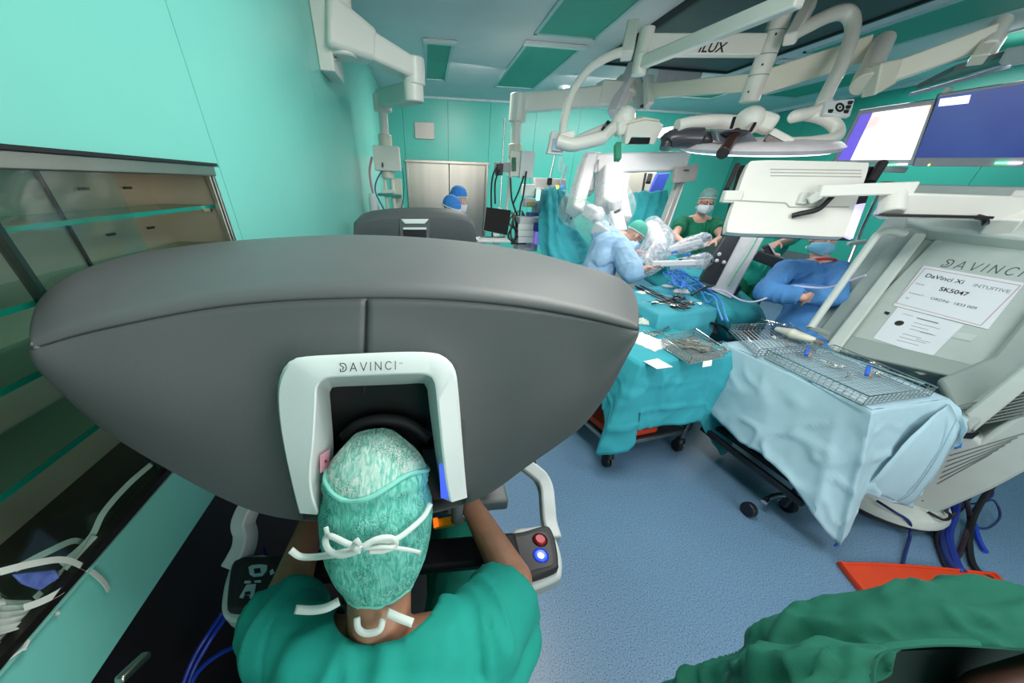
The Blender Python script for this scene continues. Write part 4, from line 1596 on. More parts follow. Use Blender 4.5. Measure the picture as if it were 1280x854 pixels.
# ------------------------------------------------------------------ lamp arms from the canopy
HX, HY = 3.0, 3.69
hz = lambda z: V(HX, HY, z)
lh = thing('surgical_lamp_mount', 'white central ceiling column carrying the lamp arms under the dark canopy', 'lamp mount', (HX, HY, 2.49))
MB().cyl(hz(3.13), hz(2.49), .078, n=28).build('column', white, lh)
for z in (2.66, 2.79, 2.93):
    MB().cyl(hz(z - .003), hz(z + .003), .0795, n=28).build('bearing_ring', mat('ring_grey', '#8f9494', .4), lh)
MB().cyl(hz(2.487), hz(2.495), .06, n=24).build('end_cap', cream, lh)
for z, a in ((2.55, 3.6), (2.72, 4.0), (2.9, 4.2)):
    MB().sphere(hz(z) + V(math.cos(a) * .078, math.sin(a) * .078, 0), .008, 8, 6).build('screw', black, lh)

# lettered arm and the lamp whose head hangs at the left
l1 = thing('surgical_lamp', 'white surgical lamp hanging left of the others, with black slotted shield', 'lamp', (2.3, 4.2, 2.3))
zA = 2.85
eL = Z(805, 57, zA)
eR = hz(zA)
d = (eR - eL).normalized()
up3 = V(0, 0, 1)
la = MB().bar(eL, eR - d * .07, .1, .13).build('upper_arm', white, l1, bevel=.008)
sd_ = d.cross(up3).normalized()
sd_ = sd_ if sd_.dot(CAM - eL) > 0 else -sd_
ts = Z(864, 62.5, zA)
k = (ts - eL).dot(d)
text('lettering', 'ILUX', eL + d * k + sd_ * .0525 + V(0, 0, -.052), d, up3, .085, ink, l1, shear=.25, thick=.02, width=1.15)
MB().cyl(eL + V(0, 0, -.14), eL + V(0, 0, .11), .062, n=24).build('elbow_joint', white, l1, bevel=.01)
p0, p1 = Z(801, 79, 2.72), Z(1003, -4, 2.73)
MB().bar(p0, p1, .075, .085).build('spring_arm', white, l1, bevel=.012)
MB().cyl(p0 + V(0, 0, -.08), p0 + V(0, 0, .06), .06, n=20).build('lower_joint', white, l1, bevel=.01)
q0, q1 = Z(790, 28, 2.95), Z(783, 70, 2.75)
t0 = dep(eL)
MB().bar(T(790.5, 30, t0), T(783, 71, t0), .1, .09).build('joint_block', white, l1, bevel=.012)
rod('tube_arm', [T(783, 64, t0), T(765, 69, t0), T(738, 85, t0), T(717, 113, t0), T(706, 145, t0), T(703, 172, t0)], .034, white, l1, 14, 7)
cb = MB().prism([T(690, 164, t0), T(707, 165, t0), T(704, 194, t0), T(684, 192, t0)], (0, .05, 0)).build('control_box', mat('control_grey', '#cfd2d0', .4), l1, bevel=.006)
MB().prism([T(692, 173, t0 - .02), T(703, 175, t0 - .02), T(701, 189, t0 - .02), T(690, 188, t0 - .02)], (0, .01, 0)).build('keypad', mat('keypad_blue', '#a9bfd2', .4), l1, smooth=False)
MB().bar(T(700, 172, t0 - .02), T(718, 168, t0 - .05), .05, .06).build('stub', white, l1, bevel=.008)
rod('yoke', [T(697, 177, t0 - .04), T(715, 181, t0 - .05), T(735, 177, t0 - .05), T(755, 172, t0 - .05)], .05, white, l1, 12)
MB().bar(T(716, 178, t0 - .02), T(757, 160, t0 + .02), .05, .07).build('yoke_arm', mat('arm_grey', '#c9cac6', .4), l1, bevel=.02)  # one even grey, a step below the white arms
MB().cyl(T(755, 158, t0), T(760, 162, t0), .05, n=14).build('rubber_ring', black, l1)
MB().bar(T(750, 176, t0 - .05), T(768, 158, t0 - .05), .07, .08).build('link', white, l1, bevel=.02)
MB().sphere(T(781, 148, t0 - .05), .085, 20, 14).build('ball_joint', white, l1)
rod('hanger', [T(770, 160, t0 - .05), T(775, 150, t0 - .05), T(783, 142, t0 - .05)], .06, white, l1, 12)
MB().bar(T(770, 163, t0 - .05), T(790, 156, t0 - .05), .09, .1).build('neck', white, l1, bevel=.02)
sh_p = [(785, 155), (806, 149), (824, 152), (830, 157), (818, 181), (812, 180), (814, 172), (790, 171), (786, 180), (781, 180)]
MB().prism([T(x, y, t0 - .1) for x, y in sh_p], (0.02, .12, 0.02)).build('shield', white, l1, bevel=.008)
MB().prism([T(789, 172, t0 - .09), T(814, 172, t0 - .09), T(811, 180, t0 - .09), T(786, 180, t0 - .09)], (.01, .06, 0)).build('slot', black, l1, smooth=False)
MB().prism([T(783, 156, t0 - .11), T(806, 149.5, t0 - .11), T(824, 152, t0 - .11), T(825, 149.5, t0 - .11), T(806, 146, t0 - .11), T(790, 150, t0 - .11)], (.02, .14, .02)).build('shield_rim', cream, l1, bevel=.004)
MB().bar(T(772, 180, t0), T(772, 200, t0), .05, .05).build('green_tag', mat('green_tag', '#3f9d7c', .5), l1, bevel=.004)
# far boom seen through the first joint
fb = thing('boom_arm', 'white sloping boom between the left lamp joint and its head', 'boom', T(790, 140, 3.9))
MB().bar(T(793, 82, 3.75), T(766, 143, 3.85), .11, .12).build('link', mat('pinkish_white', '#e3dade', .4), fb, bevel=.01)
MB().bar(T(789, 88, 3.8), T(804, 132, 3.85), .05, .14).build('drop_tube', mat('arm_grey', '#c9cac6', .4), fb, bevel=.01)
MB().box(T(804.5, 133, 3.82), (.06, .06, .03)).build('end_cap', black, fb, bevel=.004)

# second arm pair, carrying boom to the right
l2 = thing('ceiling_boom', 'long white two part boom crossing to the right towards the wall screens', 'boom', hz(2.45))
zB = 2.56
b0 = T(812, 114, 3.7)
MB().bar(b0, hz(2.62), .09, .12).build('left_beam', cream, l2, bevel=.008)
MB().bar(T(810, 98, 3.68), T(811, 133, 3.68), .07, .1).build('left_end', white, l2, bevel=.01)
b1 = T(1082, 62, 2.75)
MB().bar(hz(2.60), b1, .1, .17).build('right_beam', cream, l2, bevel=.008)
MB().cyl(T(1104, 52, 2.68), T(1080, 104, 2.62), .072, n=24).build('elbow_joint', white, l2, bevel=.008)
MB().cyl(T(1085, 92, 2.63), T(1079, 106, 2.62), .08, n=24).build('joint_collar', cream, l2, bevel=.006)
b2, b3 = T(1088, 102, 2.58), T(1240, 46, 2.3)
mid_ = T(1115, 91, 2.55)
MB().bar(b2, mid_, .12, .2, h2=.15).build('arm_root', cream, l2, bevel=.012)
MB().bar(mid_, b3, .11, .13).build('outer_beam', cream, l2, bevel=.01)
MB().cyl(T(1251, 28, 2.3), T(1232, 62, 2.3), .055, n=20).build('end_joint', white, l2, bevel=.01)
MB().bar(T(1235, 52, 2.3), T(1221, 76, 2.3), .08, .07).build('end_drop', cream, l2, bevel=.008)

# second lamp: curved arm with round control panel, disc head with brown handle
l3 = thing('surgical_lamp', 'white surgical lamp with dark brown handle and round control panel', 'lamp', T(935, 170, 2.7))
s0 = 2.62
MB().bar(T(1013, 3, s0), T(987, 50, s0), .09, .09).build('drop_joint', white, l3, bevel=.014)
rod('curved_arm', [T(992, 42, s0), T(1015, 30, s0), T(1040, 18, s0), T(1058, 16, s0), T(1066, 28, s0), T(1063, 50, s0), T(1050, 85, s0), T(1036, 112, s0), T(1027, 132, s0)], .048, white, l3, 16, 7)
MB().sphere(T(1030, 133, s0), .055, 16, 12).build('panel_hub', white, l3)
pp = [T(1033, 126, s0 - .06), T(1069, 123, s0 - .06), T(1063, 145, s0 - .06), T(1030, 142, s0 - .06)]
pn = (pp[1] - pp[0]).cross(pp[3] - pp[0]).normalized()
pn = pn if pn.dot(CAM - pp[0]) > 0 else -pn
MB().prism([p - pn * .03 for p in pp], pn * .03).build('control_panel', whitep, l3, bevel=.006)
pc = T(1049.5, 134.5, s0 - .06)
pu = (pp[1] - pp[0]).normalized()
pv = pn.cross(pu)
Mp = Matrix((pu, pv, pn)).transposed()
MB().lathe([(.020, .001), (.036, .001), (.036, .003), (.020, .003)], pc, 24, Mp).build('dial_ring', ink, l3)
MB().lathe([(0, .002), (.008, .002), (.008, .004), (0, .004)], pc, 12, Mp).build('dial_centre', ink, l3)
for px, py in ((1062.5, 128.5), (1060, 134), (1057.5, 139.5), (1038, 139)):
    MB().box(T(px, py, s0 - .063), (.03, .02, .022)).build('key', ink, l3, bevel=.003)
rod('scroll_arm', [T(1028, 136, s0), T(1010, 142, s0), T(992, 146, s0), T(1005, 143, s0 + .02), T(1030, 148, s0), T(1046, 160, s0), T(1044, 172, s0 - .02), T(1015, 178, s0 - .05), T(985, 180, s0 - .05)], .042, white, l3, 14, 6)
Hc = T(937, 186, s0 + .02)
# big shallow disc of the lamp head
dn_ = V(-.05, -.12, 1).normalized()
M3 = Matrix.Rotation(math.radians(7), 3, 'X') @ Matrix.Rotation(math.radians(-4), 3, 'Y')
MB().lathe([(0, .03), (.3, .035), (.52, .02), (.56, -.005), (.54, -.03), (0, -.035)], T(945, 181, s0 + .05), 40, M3).build('lamp_head', mat('pinkish_white', '#e3dade', .4), l3)
MB().lathe([(0, -.037), (.5, -.034), (.5, -.04), (0, -.042)], T(945, 181, s0 + .05), 40, M3).build('lamp_glass', mat('lamp_lens', '#f4f6ff', .2, emit=2.2), l3)
rod('head_yoke', [T(846, 158, s0), T(865, 154, s0), T(895, 152, s0), T(920, 153, s0)], .045, white, l3, 12)
MB().sphere(T(937, 151, s0 - .05), (.105, .1, .09), 22, 14).build('hub', white, l3)
MB().bar(T(945, 150, s0 - .05), T(968, 158, s0 - .08), .14, .12).build('hub_arm', white, l3, bevel=.03)
for a_, b_ in (((918, 147), (914, 160)), ((944, 154), (938, 164))):
    MB().bar(T(*a_, s0 - .13), T(*b_, s0 - .13), .022, .02).build('hub_seam', black, l3, bevel=.004)
MB().prism([T(895, 164, s0 - .12), T(938, 164, s0 - .12), T(950, 180, s0 - .12), T(942, 188, s0 - .12), T(898, 178, s0 - .12)], (0, .08, .02)).build('under_plate', mat('plate_grey', '#7d828a', .35, .3), l3, bevel=.01)
MB().lathe([(.0, 0), (.085, .0), (.095, -.012), (.06, -.03), (0, -.03)], T(919, 164, s0 - .16), 24).build('handle_flange', mat('flange_dark', '#3c3f47', .35), l3)
hb = mat('handle_brown', '#3a211d', .3, coat=.3)
MB().tube([T(920, 166, s0 - .17), T(912, 178, s0 - .2), T(903, 192, s0 - .23)], [.034, .036, .042], 18).build('handle', hb, l3, bevel=.004)
MB().bar(T(958, 170, s0 - .1), T(984, 184, s0 - .12), .12, .1).build('grip_bracket', white, l3, bevel=.015)
MB().bar(T(957, 172, s0 - .17), T(977, 182, s0 - .18), .03, .045).build('grip_slot', hb, l3, bevel=.005)
MB().tube(catmull([T(832, 186, s0 + .1), T(836, 176, s0 + .08), T(850, 173, s0 + .05), T(872, 173, s0 + .02), T(890, 174, s0)], 5), [.05] * 4 + [.07] * 13 + [.05] * 4, 14).build('camera_pod', mat('pod_dark', '#3f3d44', .3, coat=.3), l3)
MB().bar(T(816, 168, 3.5), T(868, 163, 3.3), .1, .09).build('far_strut', mat('strut_grey', '#a9b4bf', .4), l3, bevel=.01)

# suspended light box near the right wall
lb = thing('light_box', 'long flat grey light box hung from the ceiling above the wall screens', 'light box', T(1200, 90, 3.2))
q = [T(1140, 112, 3.4), T(1280, 62, 2.9), T(1330, 60, 3.0), T(1200, 112, 3.6)]
q = [T(1141, 116, 3.35), T(1256, 83, 3.35), T(1300, 62, 3.0), T(1188, 94, 3.0)]
MB().prism([p + V(0, 0, .02) for p in q], (0, 0, .05)).build('housing', mat('lightbox_grey', '#7f8482', .5), lb, bevel=.006)
MB().prism([T(1262, 63, 2.9), T(1300, 56, 2.9), T(1300, 78, 2.9), T(1252, 81, 2.9)], (0, .03, .02)).build('end_plate', whitep, lb, smooth=False)
MB().bar(T(1141, 117.5, 3.3), T(1258, 84, 3.3), .06, .025).build('edge_strip', mat('strip_lilac', '#cdbfe0', .4), lb, smooth=False)
MB().cyl(T(1240, 70, 3.2), T(1240, 70, 3.2) + V(0, 0, .7), .02).build('hanger', white, lb)

# ------------------------------------------------------------------ two wall screens at the right
scr_n = V(-.62, -.76, -.2)
p0 = T(1160, 165, 3.1)
bez = mat('bezel_grey', '#a7abb0', .4)


def on_s(px, py, off=0):
    p = PL(px, py, p0, scr_n)
    return p + scr_n.normalized() * off


m1 = thing('wall_screen', 'left wall screen showing a bright white endoscope picture with a purple strip', 'screen', on_s(1110, 205))
MB().prism([on_s(*q) for q in ((1074, 138), (1170, 124), (1141, 206), (1041, 204))], -scr_n * .06).build('bezel', bez, m1, bevel=.004)


def picture_mat():
    mt = mat('picture_white', '#fff4f2', .3, emit=.95, var=.0, scale=3, col2='#ffffff')
    r = [n for n in mt.node_tree.nodes if n.type == 'VALTORGB'][0]
    r.color_ramp.elements[0].color = hexc('#f3c9c6')
    r.color_ramp.elements[0].position = .33
    r.color_ramp.elements[1].position = .42
    return mt


MB().prism([on_s(*q, .004) for q in ((1091, 141), (1164, 131), (1138, 199.5), (1063, 200))], scr_n * .003).build('picture', picture_mat(), m1, smooth=False)
MB().prism([on_s(*q, .004) for q in ((1076, 143.5), (1090.5, 141), (1062.5, 200), (1047, 199.5))], scr_n * .003).build('side_strip', mat('screen_purple', '#6a5ad0', .3, emit=.8), m1, smooth=False)
for k in range(7):
    c = on_s(1111 + k * 3.6, 206 - k * .1, .01)
    MB().box(c, (.012, .012, .012)).build('status_led', mat('led_green', '#6dffb0', .3, emit=2.5) if k < 3 else mat('led_white', '#f4eeff', .3, emit=2.5), m1)
MB().box(on_s(1107, 212, -.02), (.5, .03, .05)).build('stand_rail', bez, m1, bevel=.004)
m2 = thing('wall_screen', 'right wall screen showing a plain deep blue picture, cut by the photo edge', 'screen', on_s(1230, 205))
MB().prism([on_s(*q) for q in ((1174, 118), (1330, 93), (1330, 209), (1141, 208))], -scr_n * .06).build('bezel', bez, m2, bevel=.004)
MB().prism([on_s(*q, .004) for q in ((1174, 121), (1330, 97), (1330, 196.5), (1143.5, 197))], scr_n * .003).build('picture', mat('screen_blue', '#3d5596', .3, emit=.5, col2='#34418c', scale=1.5), m2, smooth=False)
MB().prism([on_s(*q, .009) for q in ((1175, 123.5), (1213, 118.5), (1210, 129), (1172.5, 133))], scr_n * .003).build('caption_box', mat('screen_caption', '#dfe6ff', .3, emit=1.2), m2, smooth=False)
for k in range(8):
    c = on_s(1245 + k * 4.3, 203.5, .012)
    MB().box(c, (.016, .012, .014)).build('status_led', mat('led_green', '#6dffb0', .3, emit=2.5) if k < 4 else mat('led_white', '#f4eeff', .3, emit=2.5), m2)
MB().box(on_s(1161, 206, .01), (.006, .01, .014)).build('power_led', mat('led_yellow', '#ffe27a', .3, emit=2.5), m2)
MB().cyl(on_s(1182, 113, .0), on_s(1190, 113, -.05), .02).build('hinge', white, m2)

# ------------------------------------------------------------------ white monitor seen from the back, on its arm
bm_ = thing('arm_monitor', 'white monitor seen from the back with a black cable, on a jointed arm', 'monitor', T(1000, 290, 2.1))
qd = quad([(940, 200), (1085, 203), (1050, 295), (908, 290)], 2.15)
bn = (qd[1] - qd[0]).cross(qd[3] - qd[0]).normalized()
bn = bn if bn.dot(CAM - qd[0]) > 0 else -bn
bu = (qd[1] - qd[0]).normalized()
o = sum(qd, Vector()) / 4


def on_b(px, py, off=0):
    return PL(px, py, o + bn * off, bn)


rounded = catmull([on_b(*q) for q in ((935, 207), (948, 200.5), (1010, 201), (1075, 203), (1086, 208), (1072, 250), (1057, 291), (1048, 296), (980, 293), (918, 291), (909, 284), (921, 245))], 5, closed=True)
MB().prism([p - bn * .045 for p in rounded], bn * .045).build('back_shell', white, bm_, bevel=.012, seg=3)
MB().prism([on_b(*q, .002) for q in ((905, 249), (983, 253), (987, 258), (1062, 258), (1061, 259.5), (986, 259.5), (982, 254.5), (904, 250.5))], bn * .001).build('shell_joint', mat('joint_line', '#a9aba6', .5), bm_, smooth=False)
for i in range(3):
    MB().prism([on_b(963, 211 + i * 4, .001), on_b(1077, 212.5 + i * 4, .001), on_b(1077, 213.6 + i * 4, .001), on_b(963, 212.1 + i * 4, .001)], bn * .001).build('vent_slot', mat('joint_line', '#a9aba6', .5), bm_, smooth=False)
MB().prism([on_b(*q, -.05) for q in ((925, 206), (1100, 208), (1066, 300), (902, 294))], -bn * .02).build('front_bezel', black, bm_, bevel=.006)
MB().tube([on_b(922, 206, -.03), on_b(908, 237, -.03)], .017, 12).build('handle', mat('handle_black', '#2b2729', .35), bm_)
MB().tube([on_b(1103, 204, -.03), on_b(1087, 229, -.03)], .028, 12).build('handle', mat('handle_black', '#2b2729', .35), bm_)
MB().bar(on_b(903, 246, -.01), on_b(926, 246, -.01), .05, .07).build('handle_bracket', white, bm_, bevel=.008)
MB().prism([on_b(1064, 258, -.02), on_b(1078, 256, -.02), on_b(1062, 300, -.02), on_b(1052, 296, -.02)], bn * .02).build('screen_edge', mat('edge_glow', '#cfc6ff', .3, emit=.8), bm_, smooth=False)
MB().prism([on_b(*q, .02) for q in ((1003, 240), (1014, 241), (1009, 255), (997, 254))], -bn * .03).build('mount_plate', mat('plate_pale', '#cfd1cd', .4), bm_, bevel=.004)
rod('cable', [on_b(990, 270, .01), on_b(1001, 267, .03), on_b(1022, 262, .04), on_b(1036, 250, .045), on_b(1045, 240, .05)], .016, black, bm_, 10)
MB().bar(on_b(1010, 252, .03), on_b(1026, 243, .07), .05, .05).build('swivel', mat('plate_pale', '#cfd1cd', .4), bm_, bevel=.006)
a0, a1 = on_b(1022, 239, .07), T(1142, 235, 1.95)
MB().bar(a0, a1, .06, .065).build('front_arm', white, bm_, bevel=.008)
MB().cyl(T(1118, 240, 2.0), T(1113, 268, 2.0), .06, n=20).build('elbow_joint', white, bm_, bevel=.01)
MB().bar(T(1106, 256, 2.02), T(1275, 262, 1.95), .1, .13).build('rear_arm', white, bm_, bevel=.012)
MB().bar(T(1102, 268.5, 2.0), T(1232, 271.5, 1.93), .09, .014).build('arm_underside', black, bm_, bevel=.003)
rod('arm_cable', [T(1222, 271, 1.93), T(1231, 274, 1.93), T(1232, 281, 1.93)], .014, black, bm_)
MB().bar(T(1280, 248, 1.98), T(1250, 285, 1.98), .12, .12).build('arm_post', white, bm_, bevel=.01)

# ------------------------------------------------------------------ cloth helpers
drape_teal = mat('drape_teal', '#35a5b2', .85, var=.05, scale=5, bump=.2, bscale=250)
drape_dark = mat('drape_sea', '#2a9ea6', .85, var=.06, scale=5, bump=.2, bscale=250)
drape_pale = mat('drape_pale_blue', '#a4c4d0', .85, var=.05, scale=5, bump=.25, bscale=200)


def wrinkle(p, s, amp, seed=0):
    q = Vector(p) * s + Vector((seed, seed * 2.3, seed * .7))
    a = noise.noise(q + Vector((noise.noise(q * .7), noise.noise(q * .7 + Vector((9, 9, 9))), 0)))
    return amp * (max(0, 1 - abs(a) * 3) ** 1.5 - .25)


def drape(name, top, per, mt, label, cat='drape', group=None, amp=.012, wave=.02, waves=9, n_per=120, rows=20, seed=0, crease=0, sag=.0):
    """cloth over a table: top = 4 corners; per = list of (s, low point), s in 0..4 along the top outline"""
    top = [Vector(p) for p in top]

    def edge(s):
        s %= 4
        i = int(s)
        return top[i].lerp(top[(i + 1) % 4], s - i)
    per = [(s, Vector(p)) for s, p in per]
    cen = sum(top, Vector()) / 4

    def low(s):
        if s <= per[0][0]:
            s += 0
        for (s0, p0), (s1, p1) in zip(per, per[1:]):
            if s0 <= s <= s1:
                return p0.lerp(p1, (s - s0) / (s1 - s0))
        return per[-1][1]
    s0, s1 = per[0][0], per[-1][0]
    mb = MB()
    # top
    N = 24
    R = []
    for i in range(N + 1):
        row = []
        for j in range(N + 1):
            u, v = i / N, j / N
            p = top[0].lerp(top[1], u).lerp(top[3].lerp(top[2], u), v)
            p = p + V(0, 0, wrinkle(p, 7, amp * .35, seed) - sag * math.sin(PI * u) * math.sin(PI * v))
            row.append(p)
        R.append(row)
    mb.grid(R)
    G = []
    for r in range(rows + 1):
        v = r / rows
        row = []
        for k in range(n_per + 1):
            s = s0 + (s1 - s0) * k / n_per
            a, b = edge(s), low(s)
            out = a - cen
            out.z = 0
            out = out.normalized() if out.length else V(0, 0, 0)
            e = min(1, v * 3.2)
            p = a.lerp(b, v) + out * (.02 * math.sin(min(1, v * 2.5) * PI / 2))
            ripple = wave * math.sin(s * waves + 1.3 * math.sin(s * 2.1 + seed)) * v
            p = p + out * ripple * e
            wv = wrinkle(p, 6, amp, seed) * e
            if crease:
                cs = max(0, 1 - abs(((s * 2.1) % 1) - .5) * 22) + max(0, 1 - abs(v - .32) * 28) + max(0, 1 - abs(v - .7) * 28)
                wv += crease * cs * e
            row.append(p + out * wv)
        G.append(row)
    mb.grid(G)
    o = mb.build(name, mt, None, ang=75, solid=.0025)
    return tag(o, label, cat, group)


def sheet(name, rows, mt, label, cat='drape', amp=.01, seed=0, up=5, parent=None, ang=80, fold=0):
    """hanging or lying cloth through a coarse grid of points"""
    rr = [catmull(r, up) for r in rows]
    cols = list(zip(*rr))
    cc = [catmull(c, up) for c in cols]
    G = [list(r) for r in zip(*cc)]
    for i, r in enumerate(G):
        for j, p in enumerate(r):
            n = (G[min(i + 1, len(G) - 1)][j] - G[max(i - 1, 0)][j]).cross(r[min(j + 1, len(r) - 1)] - r[max(j - 1, 0)])
            if n.length:
                f_ = 0
                if fold:
                    x_ = j / (len(r) - 1) * 9 + 1.2 * noise.noise(V(i / len(G) * 2.2, j / len(r) * 2, seed))
                    f_ = fold * (abs((x_ % 2) - 1) ** 1.5 - .4)
                r[j] = p + n.normalized() * (wrinkle(p, 7, amp, seed) + f_)
    o = MB().grid(G).build(name, mt, parent, ang=ang, solid=.0025)
    return tag(o, label, cat) if parent is None else o


def caster(c, parent, d=.055):
    cs = MB().box(Vector(c) + V(0, 0, d * 1.55), (.03, .03, .05)).build('caster', black, parent, bevel=.005)
    for s in (-1, 1):
        MB().cyl(Vector(c) + V(s * .022, 0, d * .92), Vector(c) + V(s * .006, 0, d * .92), d * .92, n=20).build('wheel', cont_rubber if s > 0 else black, cs, bevel=.004)
    MB().lathe([(0, .03), (.03, .03), (.042, 0), (.0, 0)], Vector(c) + V(0, 0, d * 1.75), 16).build('hood', black, cs)
    return cs


# ------------------------------------------------------------------ instrument table near the console
A1, B1, C1, D1 = V(1.297, 1.673, .9), V(2.02, 1.80, .9), V(1.80, 2.64, .9), V(1.06, 2.50, .9)
tb = thing('instrument_trolley', 'steel trolley on casters under the teal drape, orange tray on its shelf', 'trolley', (1.55, 2.1, 0))
ins = lambda p, k=.07: p.lerp((A1 + B1 + C1 + D1) / 4, k)
a_, b_, c_, d_ = [ins(p) for p in (A1, B1, C1, D1)]
MB().prism([p - V(0, 0, .035) for p in (a_, b_, c_, d_)], (0, 0, .025)).build('top_frame', steel, tb, bevel=.004)
shf = [V(p.x, p.y, .20) for p in (a_, b_, c_, d_)]
MB().prism(shf, (0, 0, .02)).build('lower_shelf', mat('shelf_dark', '#3a3d42', .4, .4), tb, bevel=.004)
for p in (a_, b_, c_, d_):
    MB().bar((p.x, p.y, .12), (p.x, p.y, .87), .03, .03, up=(1, 0, 0)).build('leg', steel, tb, bevel=.004)
    caster((p.x, p.y, 0), tb)
for p, q in ((shf[0], shf[1]), (shf[1], shf[2]), (shf[3], shf[0])):
    MB().bar(p, q, .022, .03).build('shelf_rail', steel, tb, bevel=.003)
ot = thing('orange_tray', 'orange plastic tray lying on the lower shelf of the draped trolley', 'tray', (1.5, 2.0, .22))
e0, e1, e2, e3 = [p.lerp(sum(shf, Vector()) / 4, .05) + V(0, 0, .022) for p in shf]
e1 = e0.lerp(e1, .62)
e2 = e3.lerp(e2, .62)
MB().prism([e0, e1, e2, e3], (0, 0, .05)).build('shell', mat('orange_plastic', '#d8401c', .4, var=.05), ot, bevel=.015)
MB().prism([p.lerp((e0 + e1 + e2 + e3) / 4, .12) + V(0, 0, .05) for p in (e0, e1, e2, e3)], (0, 0, .004)).build('well', mat('orange_deep', '#b3300f', .45), ot, smooth=False)

lows = [(-.55, Y(735, 470, 2.0)), (-.3, Y(752, 500, 1.84)), (-.12, Y(757, 528, 1.72)), (-.06, Y(744, 567, 1.63)), (.03, Y(768, 564, 1.60)), (.06, Y(792, 559, 1.60)),
        (.09, Y(794, 536, 1.62)), (.4, Y(830, 530, 1.68)), (.72, Y(872, 525, 1.73)), (.84, Y(880, 540, 1.73)), (.95, Y(899, 570, 1.72)), (1.02, Y(911, 556, 1.74)), (1.08, Y(925, 492, 1.83)), (1.4, V(1.98, 2.1, .55)), (2.0, V(1.83, 2.68, .5)), (2.6, V(1.4, 2.62, .5)), (3.3, V(1.09, 2.3, .5)), (3.45, Y(735, 470, 2.0))]
drape('table_drape', [A1, B1, C1, D1], lows, drape_teal, 'teal sterile drape over the trolley beside the near console, corners hanging in points', amp=.010, wave=.010, waves=14, n_per=220, rows=26, seed=2, crease=.013)


def scissors(c, ang, ln, mt, label, group, name='clamp', tilt=0):
    """ring-handled surgical instrument lying flat"""
    t = thing(name, label, 'instrument', c, group)
    c = Vector(c)
    R = Matrix.Rotation(ang, 3, 'Z') @ Matrix.Rotation(tilt, 3, 'Y')
    for s in (-1, 1):
        pts = [c + R @ V(x * ln, s * y * ln, .004) for x, y in ((.5, .004), (.1, .012), (-.02, -.005), (-.28, .05))]
        MB().tube(pts, .0032, 6).build('shank', mt, t)
        ring = [c + R @ V((-.36 + .09 * math.cos(a)) * ln, s * (.075 + .055 * math.sin(a)) * ln, .004) for a in [2 * PI * i / 12 for i in range(12)]]
        MB().tube(ring, .003, 6, closed=True).build('finger_ring', mt, t)
    MB().cyl(c + R @ V(.03 * ln, 0, 0), c + R @ V(.03 * ln, 0, .009), .005, n=8).build('screw', mt, t)
    return t


# wire box with instruments on the near table
def wire_tray(name, q, h, label, pitch=.022, r=.0016, rim=.003, side=None, group=None, floor_layer=None):
    q = [Vector(p) for p in q]
    t = thing(name, label, 'tray', sum(q, Vector()) / 4, group)
    upv = V(0, 0, h)
    for lev in (0, 1):
        MB().tube([p + upv * lev for p in q], rim, 8, closed=True).build('rim', chrome, t)
    cen_ = sum(q, Vector()) / 4
    for i in range(4):
        a, b = q[i], q[(i + 1) % 4]
        n = max(3, int((b - a).length / pitch))
        mb = MB()
        for k in range(n + 1):
            p = a.lerp(b, k / n)
            mb.tube([p, p + upv], r, 5)
        for z in (.35, .68):
            mb.tube([a + upv * z, b + upv * z], r, 5)
        w_ = mb.build('wire_side', mat('basket_wire', '#a9b0b1', .34, .8), t)
        w_['kind'] = 'stuff'
    mb = MB()
    n = max(4, int((q[1] - q[0]).length / pitch))
    for k in range(1, n):
        mb.tube([q[0].lerp(q[1], k / n), q[3].lerp(q[2], k / n)], r, 4)
    n = max(4, int((q[3] - q[0]).length / pitch))
    for k in range(1, n):
        mb.tube([q[0].lerp(q[3], k / n), q[1].lerp(q[2], k / n)], r, 4)
    w_ = mb.build('wire_floor', mat('basket_wire', '#a9b0b1', .34, .8), t)
    w_['kind'] = 'stuff'
    if floor_layer:
        MB().prism([p.lerp(cen_, .03) - V(0, 0, .003) for p in q], (0, 0, .002)).build('tray_liner', floor_layer, t, smooth=False)
    return t


zt = .907
tq = [Z(825, 432, zt + .004), Z(861, 455, zt + .004), Z(904, 447, zt + .004), Z(866, 420, zt + .004)]
wire_tray('instrument_box', tq, .055, 'clear walled wire instrument box full of steel tools on the near teal table', pitch=.02, floor_layer=mat('box_liner', '#6f736d', .6))
for i in range(4):
    a, b = tq[i], tq[(i + 1) % 4]
    n_ = (b - a).cross(V(0, 0, 1)).normalized() * .004
    tag(MB().prism([a + n_ + V(0, 0, .001), b + n_ + V(0, 0, .001), b + n_ + V(0, 0, .053), a + n_ + V(0, 0, .053)], n_ * .4).build('clear_wall', film('clear_plastic', '#dfe6e2', .07), bpy.data.objects['instrument_box'], smooth=False))
MB().prism([Z(878, 459, .94), Z(889, 457, .94), Z(890, 450, .955), Z(879, 452, .955)], (0, -.002, 0)).build('paper_tag', paper, bpy.data.objects['instrument_box'], smooth=False)
steel_i = mat('instrument_steel', '#c2bfb6', .22, 1, var=.12, scale=40)
tc_ = sum(tq, Vector()) / 4
random.seed(11)
for i in range(13):
    u, v = random.uniform(.15, .85), random.uniform(.15, .85)
    p = tq[0].lerp(tq[1], u).lerp(tq[3].lerp(tq[2], u), v) + V(0, 0, .006 + .0035 * i)
    scissors(p, random.uniform(-.5, .5) + (PI if i % 2 else 0) - .75, random.uniform(.13, .18), steel_i, 'ring handled steel clamp jumbled in the clear instrument box', 'clamps in the clear instrument box')
